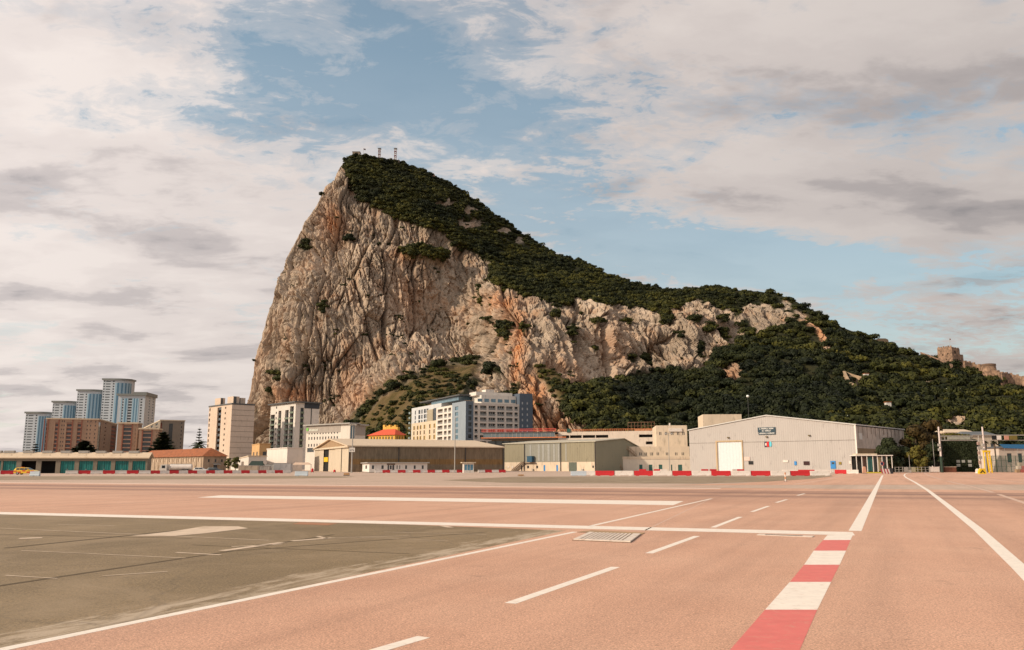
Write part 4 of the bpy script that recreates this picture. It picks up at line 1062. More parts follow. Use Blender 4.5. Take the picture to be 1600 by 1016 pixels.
# --- slim block with glazed balconies at the foot of the cliff
def balcony_block():
    B = Bld('apartment_block', 'slim apartment block with green glazed balconies at the foot of the cliff', 'apartment block', 458, 500, 42)
    wl = B.L(420.5, 690)[0]; wr = B.R(497, 690)[0]; H = P(458, 629, 500).z; nf = 12; fl = H / nf
    axl = lambda px: B.L(px, 690)[0]; axr = lambda px: B.R(px, 690)[0]
    mb = MB()
    bl = [(axl(456.8), axl(451), 0, H - 2), (axl(449), axl(443.5), 0, H - 4), (axl(437.5), axl(433), 0, H - 4), (axl(427.5), axl(421), 0, H - 6)]
    sm = [(axl(430.5), axl(428.8), k * fl + .8, k * fl + 2.2) for k in range(nf)]
    hl = holed(mb, 'L', 0, wl, 0, H, bl + sm, 1.6)
    br = [(axr(467.5), axr(473), 0, H - 3), (axr(483.8), axr(485.6), 0, H - 2)]
    hr = holed(mb, 'R', 0, wr, 0, H, br, 1.2)
    shell(mb, wr, wl, 0, H); B.part('wall', mb, WHITEW)
    B.part('glazing', MB().box(hr[1][0], hr[1][1], .3, .5, 0, H - 2), GLASS)
    GG = mat('green_balcony_glass', (0.16, 0.19, 0.13), .25, .2)
    for h in hl[:4]:
        B.part('glazing', MB().box(1.5, 1.59, h[0], h[1], 0, h[3]), GLASS)
        for k in range(int(h[3] / fl)):
            B.part('balcony', MB().box(-.4, .02, h[0] + .05, h[1] - .05, k * fl + .35, k * fl + 1.35).box(.02, 1.5, h[0] + .05, h[1] - .05, k * fl + .15, k * fl + .36), GG)
    B.part('glazing', MB().box(hr[0][0], hr[0][1], 1.1, 1.19, 0, hr[0][3]), GLASS)
    for k in range(int(hr[0][3] / fl)):
        B.part('balcony', MB().box(hr[0][0] + .05, hr[0][1] - .05, -.3, .02, k * fl + .35, k * fl + 1.35).box(hr[0][0] + .05, hr[0][1] - .05, .02, 1.1, k * fl + .15, k * fl + .36), GG)
    panes(B, 'L', hl[4:], .6, GLASS, 'windows', join=True)
    B.part('top_band', MB().box(axr(473.5), wr + .1, -.15, -.004, H - 3.2, H), mat('dark_top_cladding', (0.045, 0.05, 0.06)))
    B.part('roof', MB().box(-1.6, wr + 1.2, -1.6, wl + 1, H + .003, H + .7), ROOFD)
balcony_block()

# --- white office with flat overhanging roof
def office():
    B = Bld('office_building', 'white four-storey office with blue glass corner behind the big hangar', 'office building', 545, 350, 50)
    wl = B.L(477.5, 700)[0]; wr = B.R(570, 700)[0]; H = P(545, 662.5, 350).z
    mb = MB(); fl = 3.1
    zt = B.L(510, 676)[1]; zb = B.L(510, 684.5)[1]; ax = lambda px: B.L(px, 690)[0]
    a0, a1 = ax(529), ax(480.5)
    ho = [(a0 + (a1 - a0) * (i + .3) / 11, a0 + (a1 - a0) * (i + .7) / 11, z, z + 1.25) for i in range(11) for z in (zt - .6, zb - .6, zb - 3.6)] + [(ax(491), ax(480.5), zb - 5.9, zb - 4.1)]
    hl = holed(mb, 'L', 0, wl, 0, H, ho, .3)
    hr = holed(mb, 'R', 0, wr, 0, H, [(wr * .05, wr * .3, H - 11, H - .6)] + [(wr * .55, wr * .63, H - 8.2, H - 6.2), (wr * .68, wr * .76, H - 8.2, H - 6.2)], .3)
    shell(mb, wr, wl, 0, H); B.part('wall', mb, wallmat('office_white', (0.60, 0.53, 0.46), .1))
    panes(B, 'L', hl, .25, GLASS); panes(B, 'R', hr[:1], .15, GLASSB, 'corner_glazing'); panes(B, 'R', hr[1:], .25, GLASS)
    B.part('upper_band', MB().box(-.12, -.004, a0 - 1, wl, H - 3.2, H), wallmat('warm_grey_cladding', (0.34, 0.29, 0.25), .1)); B.part('upper_band', MB().box(wr * .35, wr, -.12, -.004, H - 4.6, H), wallmat('warm_grey_cladding', (0.34, 0.29, 0.25)))
    B.part('roof', MB().box(-1.2, wr * .55, -1.2, wl + 1.0, H + .003, H + .5), STEELG); B.part('roof', MB().box(wr * .56, wr + 1.2, -1.0, wl * .5, H - .5, H + .1), STEELG)
    q0, q1 = ax(481.8), ax(478.8)
    B.part('emblem', MB().box(-.3, -.13, q0, q1, B.L(480, 673.5)[1], B.L(480, 669)[1]), mat('green_emblem', (0.16, 0.42, 0.08), .5))
    t = MB(); x = ax(497); r_ = random.Random(3)
    while x < q0 - 1.0:
        w = .25 + .25 * r_.random(); t.box(-.26, -.13, x, x + w, H - 2.4, H - 1.6 + .3 * r_.random()); x += w + .2
    B.part('lettering', t, mat('pale_lettering', (0.62, 0.60, 0.52)))
office()

# --- yellow villa with red roof
def villa():
    B = Bld('villa', 'yellow villa with bright red hipped roof below the talus slope', 'villa', 616, 400, 50)
    wl = B.L(576, 684)[0]; wr = B.R(632, 684)[0]; z0, H = 0, P(616, 679.5, 400).z
    mb = MB(); ho = grid(wl * .05, wl * .95, H - 3.2, H - .3, 8, 1, .45, .7)
    hl = holed(mb, 'L', 0, wl, z0, H, ho, .3); hr = holed(mb, 'R', 0, wr, z0, H, grid(wr * .1, wr * .9, H - 3.2, H - .3, 3, 1, .4, .7), .3)
    shell(mb, wr, wl, z0, H); B.part('wall', mb, wallmat('yellow_render', (0.58, 0.34, 0.07))); panes(B, 'L', hl, .25, GLASS); panes(B, 'R', hr, .25, GLASS)
    rh = H + 2.9; e = .8; w2 = wr / 2
    B.part('roof', MB().add([(-e, -e, H), (wr + e, -e, H), (wr + e, wl + e, H), (-e, wl + e, H), (w2, w2, rh), (w2, wl * .62, rh)], [(0, 1, 4), (1, 2, 5, 4), (2, 3, 5), (3, 0, 4, 5), (3, 2, 1, 0)]), TILER)
    for i in range(8):
        t = .12 + .07 * i; h = 1.0 + 1.5 * ((i * 37) % 10) / 10
        B.part('chimney', MB().box(w2 + .6, w2 + 2.0, wl * t, wl * t + 1.3, rh - 1.2, rh + h), wallmat('yellow_render', (0.58, 0.34, 0.07)))
villa()

# --- corner complex: white grid of loggias, blue-grey corner, slate slab, beige wing
def complex_():
    Y = 430
    B = Bld('apartment_complex', 'white and slate-blue apartment complex with grid of balconies under the cliff', 'apartment complex', 727, Y, 26)
    axr = lambda px, py=690: B.R(px, py)[0]; axl = lambda px, py=690: B.L(px, py)[0]
    fl = 9.25 * Y / F; H0 = P(727, 627.5, Y).z
    xw, xs_, xe = axr(739.5), axr(811.5), axr(832)
    Hd = P(727, 626.5, Y).z; D = 17.0
    zs = [P(745, y, Y).z for y in (636, 645, 654, 663.3, 672.7, 682)]
    # pale-blue corner; its right face coloured darker for the shaded side
    yb = axl(705.8)
    mb = MB(); ho = [(axl(715.5), axl(710.5), z - .9, z + 1.0) for z in zs]; hl = holed(mb, 'L', 0, yb, 0, Hd, ho, .4)
    mb.add([(0, 0, Hd), (xw, 0, Hd), (xw, D, Hd), (0, yb, Hd)], [(0, 1, 2, 3)])
    mb.add([(0, yb, 0), (0, yb, Hd), (D, yb, Hd), (D, yb, 0)], [(0, 1, 2, 3)])
    c = B.part('corner_wall', mb, LTBLUE); panes(B, 'L', hl, .35, GLASSB)
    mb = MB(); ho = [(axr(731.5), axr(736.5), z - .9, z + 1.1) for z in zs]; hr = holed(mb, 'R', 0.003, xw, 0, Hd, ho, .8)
    B.part('corner_wall', mb, wallmat('shade_side_cladding', (0.12, 0.145, 0.175), .1)); panes(B, 'R', hr, .7, GLASS)
    # white grid on the right-hand face
    gx = [(741.3, 746.3), (750, 760), (763.2, 774), (777, 788), (791, 801), (804, 809.3)]
    mb = MB(); ho = []
    for i, (a, b) in enumerate(gx):
        for k, y in enumerate((635.5, 644.8, 654, 663.3, 672.5, 681.7, 691)):
            z = zs[0] - k * fl
            ho.append((axr(a), axr(b), z - 1.15, z + 1.0))
    Hg = zs[0] + 2.3
    hr = holed(mb, 'R', xw, xs_, 0, Hg, ho, 1.5)
    mb.add([(xw, 0, Hg), (xs_, 0, Hg), (xs_, D, Hg), (xw, D, Hg)], [(0, 1, 2, 3)]); mb.add([(xw, 0, 0), (xw, D, 0), (xw, D, Hg), (xw, 0, Hg)], [(3, 2, 1, 0)])
    B.part('grid_wall', mb, wallmat('grid_white', (0.56, 0.485, 0.425), .1))
    panes(B, 'R', hr, 1.45, GLASS)
    for (p, q, r, t) in hr:
        B.part('railing', MB().box(p + .03, q - .03, .12, .17, r + .02, r + .95), mat('loggia_railing', (0.22, 0.21, 0.20), .3, .2))
        if q - p > 3: B.part('door_frame', MB().box(p + (q - p) * .42, p + (q - p) * .5, 1.3, 1.42, r, t).box(p + (q - p) * .72, p + (q - p) * .78, 1.3, 1.42, r, t), WHITEW)
    # setback penthouse
    z1 = Hg; z2 = P(800, 617.5, Y + 20).z
    B.part('penthouse', MB().box(xw + 6, xs_ - .2, 3.5, D - 1, z1 + .003, z2 - 1.0), WHITEW)
    px_ = xw + 12
    for i in range(6):
        B.part('penthouse_window', MB().box(xs_ - 3.2 - i * 3.9, xs_ - .6 - i * 3.9, 3.36, 3.496, z1 + .9, z1 + 2.6), GLASSB)
    B.part('penthouse', MB().box(xw + 4, xs_ - 1.2, 6, D - 2, z2 - .997, z2 + .9), WHITEW)
    B.part('roof_box', MB().box(xw + 10, xw + 15, 7, 12, z2 + .903, z2 + 2.4), WHITEW)
    # slate slab at the right end
    Hs = P(812, 617, Y + 22).z
    mb = MB(); ho = [(xs_ + a, xs_ + a + .85, z - .7, z + .6) for a in (1.3, 4.2) for z in zs + [zs[0] + fl]]
    hs = holed(mb, 'R', xs_ + .003, xe, 0, Hs, ho, .3, -0.4)
    mb.add([(xs_ + .003, -.4, 0), (xs_ + .003, D, 0), (xs_ + .003, D, Hs), (xs_ + .003, -.4, Hs)], [(3, 2, 1, 0)]); mb.add([(xe, -.4, 0), (xe, D, 0), (xe, D, Hs), (xe, -.4, Hs)], [(0, 1, 2, 3)]); mb.add([(xs_ + .003, -.4, Hs), (xe, -.4, Hs), (xe, D, Hs), (xs_ + .003, D, Hs)], [(0, 1, 2, 3)])
    B.part('slate_slab', mb, DKBLUE); panes(B, 'R', hs, .25, mat('white_window', (0.45, 0.45, 0.45), .2), 'window', -0.4)
    # left-hand face: white loggias, then the beige wing with yellow panels, glass block above
    yc = axl(681); Hc = P(690, 629.5, Y).z
    mb = MB(); ho = []
    for (a, b) in ((683.2, 691), (693.4, 697.6), (699.8, 704.2)):
        for k in range(7): ho.append((axl(b), axl(a), zs[0] - k * fl - 1.1, zs[0] - k * fl + 1.05))
    hl = holed(mb, 'L', yb, yc, 0, Hc, ho, 1.5); mb.add([(0, yb, Hc), (D, yb, Hc), (D, yc, Hc), (0, yc, Hc)], [(0, 1, 2, 3)]); mb.add([(0, yc, 0), (D, yc, 0), (D, yc, Hc), (0, yc, Hc)], [(3, 2, 1, 0)])
    mb.add([(0, yb + .003, 0), (D, yb + .003, 0), (D, yb + .003, Hc), (0, yb + .003, Hc)], [(0, 1, 2, 3)])
    B.part('grid_wall', mb, WHITEW); panes(B, 'L', hl, 1.4, mat('loggia_back', (0.20, 0.16, 0.12)), 'loggia_door')
    for (p, q, r, t) in hl:
        B.part('railing', MB().box(.12, .17, p + .03, q - .03, r + .02, r + .85), mat('loggia_railing', (0.22, 0.21, 0.20)))
    yd = axl(643); Hb = P(660, 652.3, Y + 10).z
    mb = MB(); ho = []
    for i, px in enumerate((646.5, 652, 656.5, 662.5, 671, 678)):
        for k in range(4):
            z = Hb - 2.6 - k * fl * 1.02; ho.append((axl(px + .9), axl(px - .9), z - 1.4, z + .9))
    hl = holed(mb, 'L', yc + .003, yd, 0, Hb, ho, .3); mb.add([(0, yc, Hb), (D, yc, Hb), (D, yd, Hb), (0, yd, Hb)], [(0, 1, 2, 3)]); mb.add([(0, yd, 0), (D, yd, 0), (D, yd, Hb), (0, yd, Hb)], [(3, 2, 1, 0)])
    B.part('beige_wing', mb, CREAM); panes(B, 'L', hl, .25, mat('brown_window', (0.10, 0.065, 0.035), .3))
    for (p, q, r, t) in hl[::2]: B.part('shutter', MB().box(-.08, -.004, p - .9, p - .1, r, t), mat('yellow_shutter', (0.48, 0.33, 0.10)))
    Ht = P(650, 625.5, Y + 20).z; ye = axl(635)
    mb = MB(); ho = []
    for (a, b) in ((645.5, 648.5), (650, 652), (654, 657), (658, 661)):
        for k in range(3): ho.append((axl(b), axl(a), Ht - 4.2 - k * fl, Ht - 1.8 - k * fl))
    ho = ho + [(axl(641.5), axl(640), Ht - 4.2 - k * fl, Ht - 1.8 - k * fl) for k in range(8)]
    hl = holed(mb, 'L', yc + .006, ye, 0, Ht, ho, .3, 3.0); mb.add([(3, yc + .006, Ht), (D, yc + .006, Ht), (D, ye, Ht), (3, ye, Ht)], [(0, 1, 2, 3)]); mb.add([(3, ye, 0), (D, ye, 0), (D, ye, Ht), (3, ye, Ht)], [(3, 2, 1, 0)]); mb.add([(3, yc + .006, 0), (D, yc + .006, 0), (D, yc + .006, Ht), (3, yc + .006, Ht)], [(0, 1, 2, 3)])
    B.part('upper_block', mb, wallmat('pale_grey_render', (0.50, 0.50, 0.50), .1)); panes(B, 'L', hl, .25, GLASS, 'window', 3.0)
    B.part('upper_glazing', MB().box(1.2, 2.99, axl(681) + .1, axl(673.5), Hb + .003, Hb + 7.2), GLASS); B.part('upper_panel', MB().box(1.0, 2.98, axl(673), axl(664), Hb + .003, Hb + 6.8), wallmat('stone_panel', (0.33, 0.28, 0.2)))
    for k in range(9):
        B.part('balcony', MB().box(2.0, 4.5, ye + .003, ye + 2.6, Ht - 3.4 - k * fl, Ht - 3.15 - k * fl).box(2.0, 2.08, ye + .003, ye + 2.6, Ht - 3.15 - k * fl, Ht - 2.2 - k * fl), mat('glass_balcony', (0.22, 0.27, 0.27), .25))
    B.part('top_glazing', MB().box(3.6, D - 2, axl(706), axl(664), Ht + .003, Ht + 2.1), GLASSB)
    B.part('roof', MB().box(1.8, D, axl(712), axl(650), Ht + 2.103, Ht + 2.7), ROOFD)
complex_()

# --- the big hangar
def ribbed(plane, a0, a1, z0, z1, pitch, depth, at=0.0):
    """profiled sheet: alternating raised and sunk strips"""
    mb = MB(); n = max(2, int((a1 - a0) / pitch)); w = (a1 - a0) / n
    pts = []
    for i in range(n):
        a = a0 + i * w
        pts += [(a, 0), (a + w * .18, -depth), (a + w * .5, -depth), (a + w * .68, 0)]
    pts.append((a1, 0))
    for (p, d0), (q, d1) in zip(pts[:-1], pts[1:]):
        v = [(p, at + d0, z0), (q, at + d1, z0), (q, at + d1, z1), (p, at + d0, z1)] if plane == 'R' else [(at + d0, p, z0), (at + d1, q, z0), (at + d1, q, z1), (at + d0, p, z1)]
        mb.add(v, [(0, 1, 2, 3)])
    return mb
def big_hangar():
    B = Bld('hangar', 'long brown-walled hangar with cream gable doors and roof', 'hangar', 545, 262, 24)
    wl = B.L(491, 735)[0]; wr = B.R(786, 735)[0]; H = B.R(560, 698)[1]; zr = B.L(514, 687.5)[1]
    BR = wallmat('brown_cladding', (0.20, 0.145, 0.095), .4, .12); RUST = wallmat('rust_cladding', (0.235, 0.135, 0.055), .4, .15)
    z1, z2 = H * .30, H * .52
    B.part('wall', ribbed('R', 0, wr, 0, z1, .9, .08), BR); B.part('wall', ribbed('R', 0, wr, z1, z2, .9, .08), RUST); B.part('wall', ribbed('R', 0, wr, z2, H, .9, .08), BR)
    for t in (.0, .305, .74, 1.0): B.part('column', MB().box(wr * t - .15, wr * t + .15, -.25, .1, 0, H), mat('dark_steel', (0.06, 0.05, 0.045)))
    mb = MB().add([(wr, 0, 0), (wr, wl, 0), (wr, wl, H), (wr, wl / 2, zr), (wr, 0, H)], [(0, 1, 2, 3, 4)]); mb.add([(0, wl, 0), (wr, wl, 0), (wr, wl, H), (0, wl, H)], [(3, 2, 1, 0)])
    mb.add([(.4, 0, 0), (.4, wl, 0), (.4, wl, H), (.4, 0, H)], [(3, 2, 1, 0)]); B.part('wall', mb, BR)
    ax = lambda px: B.L(px, 720)[0]
    DC = wallmat('cream_door_sheet', (0.50, 0.41, 0.31), .12, .04)
    zt = H - .25
    edges = [491.5, 505.5, 512.5, 523.5, 533, 544.5]
    for i in range(5):
        if i == 1: continue
        off = .0 if i in (0, 3) else .22
        B.part('sliding_door', ribbed('L', ax(edges[i + 1]) + .03, ax(edges[i]) - .03, 0, zt, 1.1, .05, off - .03), DC)
    B.part('opening', MB().box(.30, .36, ax(512.5), ax(505.5), 0, zt), DARK); B.part('yellow_machine', MB().box(-.02, .28, ax(512), ax(506), H * .42, H * .62), YEL)
    B.part('door_track', MB().box(-.5, .35, -.3, wl + .5, zt + .003, zt + .55), CREAM)
    B.part('gable', MB().add([(.05, 0, zt + .55), (.05, wl, zt + .55), (.05, wl * .62, zr - .2), (.05, wl / 2, zr)], [(3, 2, 1, 0)]).add([(.02, -.2, zt + .553), (.02, wl * .78, zt + .553), (.02, wl / 2, zr)], [(2, 1, 0)]), wallmat('brown_gable', (0.33, 0.215, 0.125), .2))
    r = MB(); e = .5
    for dz, rev in ((0, 1), (.25, 0)):
        pass
    r.add([(-.8, -e, H + .003), (-.8, wl / 2, zr + .02), (-.8, wl + e, H), (wr + .6, -e, H + .003), (wr + .6, wl / 2, zr + .02), (wr + .6, wl + e, H), (-.8, -e, H + .35), (-.8, wl / 2, zr + .37), (-.8, wl + e, H + .35), (wr + .6, -e, H + .35), (wr + .6, wl / 2, zr + .37), (wr + .6, wl + e, H + .35)],
          [(6, 9, 10, 7), (7, 10, 11, 8), (0, 3, 9, 6), (2, 8, 11, 5), (0, 6, 7, 1), (1, 7, 8, 2), (3, 4, 10, 9), (4, 5, 11, 10), (0, 1, 4, 3), (1, 2, 5, 4)])
    B.part('roof', r, ROOFC)
big_hangar()

# --- portable cabin in front of it
def cabin():
    B = Bld('portable_cabin', 'long white portable cabin in front of the brown hangar wall', 'cabin', 577, 236, 14)
    wl = B.L(561, 735)[0]; wr = B.R(667.5, 735)[0]; H = B.R(600, 724)[1]; wl = max(wl, 3)
    ax = lambda px: B.R(px, 730)[0]
    mb = MB(); ho = [(ax(a), ax(b), 1.0, 2.0) for a, b in ((581, 584.5), (596, 599.5), (633, 636), (646.5, 649.5), (659, 662), (619.8, 621.2), (624, 625.3))] + [(ax(605.5), ax(608), .1, 2.1), (ax(609), ax(612), .9, 2.0), (ax(613), ax(616), .1, 2.1)]
    hr = holed(mb, 'R', 0, wr, 0.15, H, ho, .1); hl = holed(mb, 'L', 0, wl, 0.15, H, [(wl * .2, wl * .35, 1.0, 2.0), (wl * .65, wl * .8, 1.0, 2.0)], .1)
    shell(mb, wr, wl, .15, H); B.part('wall', mb, wallmat('cabin_white', (0.66, 0.60, 0.55), .08)); panes(B, 'R', hr, .08, GLASS); panes(B, 'L', hl, .08, GLASS)
    B.part('roof', MB().box(-.6, wr + .6, -.6, wl + .4, H + .003, H + .3), STEELG); B.part('skirt', MB().box(.05, wr - .05, .05, wl - .05, 0, .15), ROOFD)
    B.part('door_lettering_panel', MB().box(ax(604.5), ax(617), -.10, -.004, 2.15, 2.5), mat('brown_sign', (0.14, 0.09, 0.06)))
cabin()
def kiosk():
    B = Bld('kiosk', 'small white kiosk with blue windows beside the right lamp post', 'kiosk', 724.5, 228, 10)
    wr = B.R(740.5, 734)[0]; wl = 2.6; H = 2.6
    mb = MB(); n = 3; ho = [(wr * .08 + i * wr * .29, wr * .08 + i * wr * .29 + wr * .25, .7, 2.2) for i in range(3)]
    hr = holed(mb, 'R', 0, wr, 0, H, ho, .1); shell(mb, wr, wl, 0, H, ('R',)); B.part('wall', mb, WHITEW); panes(B, 'R', hr, .08, mat('kiosk_blue_glass', (0.10, 0.23, 0.33), .2))
    B.part('roof', MB().box(-.5, wr + .5, -.5, wl + .4, H + .003, H + .25), CREAM)
kiosk()

# --- green-grey hangar
def green_hangar():
    B = Bld('hangar', 'olive-grey profiled hangar on a cream base between brown hangar and terminal', 'hangar', 931, 296, 44)
    wl = B.L(787, 733)[0]; wr = B.R(1006, 733)[0]; H = B.L(931, 690.5)[1]; zb = B.L(880, 722)[1]; zr = B.R(974, 686)[1]
    OL = wallmat('olive_grey_sheet', (0.26, 0.225, 0.155), .12, .05); OLB = wallmat('blue_grey_sheet', (0.26, 0.245, 0.205), .1, .05); DO = wallmat('green_gable_sheet', (0.25, 0.235, 0.17), .1, .04)
    ax = lambda px: B.L(px, 715)[0]
    bays = [(787.5, 820), (820, 876.5), (876.5, 931)]
    for i, (a, b) in enumerate(bays):
        B.part('wall_sheet', ribbed('L', ax(b), ax(a), zb, H, .8, .07, -.05), (OL, OLB, OL)[i])
    for px in (788, 820, 876.5, 930.5): B.part('column', MB().box(-.3, -.13, ax(px) - .18, ax(px) + .18, 0, H), mat('dark_steel', (0.06, 0.05, 0.045)))
    for (a, b) in ((828, 830.4), (841, 844), (847.5, 850.5), (856, 859.5), (865, 867.5), (872, 874.5), (884, 885.6)):
        B.part('pale_sheet', MB().box(-.16, -.125, ax(b), ax(a), zb + .3, H - .4), mat('faded_blue_sheet', (0.30, 0.29, 0.265), .6))
    mb = MB(); ho = [(ax(852.2), ax(849.5) , 0, 2.2), (ax(872), ax(869.3), 0, 2.2), (ax(901.5), ax(889), 0, zb - .1), (ax(816.5), ax(814.5), 0, 2.0), (ax(827), ax(824), 1.0, 2.0), (ax(841), ax(838), 1.0, 2.0), (ax(928), ax(925.5), 1.2, 2.0)]
    hl = holed(mb, 'L', 0, wl, 0, zb, ho, .2, -.1); B.part('base_wall', mb, BEIGE)
    panes(B, 'L', hl[:2], .1, BLUED, 'door', -.1); panes(B, 'L', hl[2:3], .1, mat('green_grey_door', (0.10, 0.115, 0.09), .5), 'roller_door', -.1); panes(B, 'L', hl[3:], .1, GLASS, 'window', -.1)
    mb = MB().add([(0, 0, 0), (wr, 0, 0), (wr, 0, H - 2.6), (wr * .58, 0, zr), (0, 0, H)], [(0, 1, 2, 3, 4)]).add([(wr, 0, 0), (wr, wl, 0), (wr, wl, H - 2.6), (wr, 0, H - 2.6)], [(0, 1, 2, 3)]).add([(0, wl, 0), (0, wl, H), (wr * .58, wl, zr), (wr, wl, H - 2.6), (wr, wl, 0)], [(0, 1, 2, 3, 4)])
    B.part('gable_wall', mb, DO)
    r = MB().add([(-.5, -.4, H + .05), (wr * .58, -.4, zr + .05), (wr + .5, -.4, H - 2.55), (-.5, wl + .4, H + .05), (wr * .58, wl + .4, zr + .05), (wr + .5, wl + .4, H - 2.55), (-.5, -.4, H + .3), (wr * .58, -.4, zr + .3), (wr + .5, -.4, H - 2.3), (-.5, wl + .4, H + .3), (wr * .58, wl + .4, zr + .3), (wr + .5, wl + .4, H - 2.3)],
                 [(6, 7, 10, 9), (7, 8, 11, 10), (0, 6, 9, 3), (0, 1, 7, 6), (1, 2, 8, 7), (2, 5, 11, 8), (3, 9, 10, 4), (4, 10, 11, 5), (0, 3, 4, 1), (1, 4, 5, 2)])
    B.part('roof', r, mat('pale_green_roof', (0.45, 0.40, 0.31), .5))
    # outside stair with a blue landing hut
    st = MB(); a0, a1 = ax(803.5), ax(820)
    n = 9
    for i in range(n): st.box(-1.5, -.5, a0 - (a0 - a1) * i / n - .9, a0 - (a0 - a1) * i / n, zb * i / n, zb * i / n + .14)
    for s_ in (-1.5, -.5): st.add([(s_, a0, 0), (s_, a1, zb), (s_, a1, zb + .35), (s_, a0, .35), (s_ + .06, a0, 0), (s_ + .06, a1, zb), (s_ + .06, a1, zb + .35), (s_ + .06, a0, .35)], [(0, 1, 2, 3), (7, 6, 5, 4), (3, 2, 6, 7), (0, 4, 5, 1)])
    st.box(-1.5, -.5, ax(838), a1, zb - .1, zb); B.part('stair', st, mat('rusty_stair', (0.13, 0.075, 0.045), .7))
    for px in (822, 837): st2 = B.part('stair_post', MB().tube([(-1.4, ax(px), 0), (-1.4, ax(px), zb)], .07), mat('rusty_stair', (0.13, 0.075, 0.045)))
    B.part('landing_hut', MB().box(-1.6, -.4, ax(835.5), ax(828), zb + .003, zb + 2.1).box(-1.7, -.3, ax(836), ax(827.5), zb + 2.103, zb + 2.25), mat('dark_blue_hut', (0.03, 0.085, 0.14), .5))
    for px in (833.5, 911): B.part('air_conditioner', MB().box(-.6, -.13, ax(px) - .4, ax(px) + .4, .1, .8).tube([(-.62, ax(px), .45), (-.6, ax(px), .45)], .28, 10), STEELG)
    for px in (795, 801.5): B.part('wall_dish', MB().tube([(-.3, ax(px), 1.5), (-.13, ax(px), 1.5)], [.42, .1], 10), WHITEB)
green_hangar()

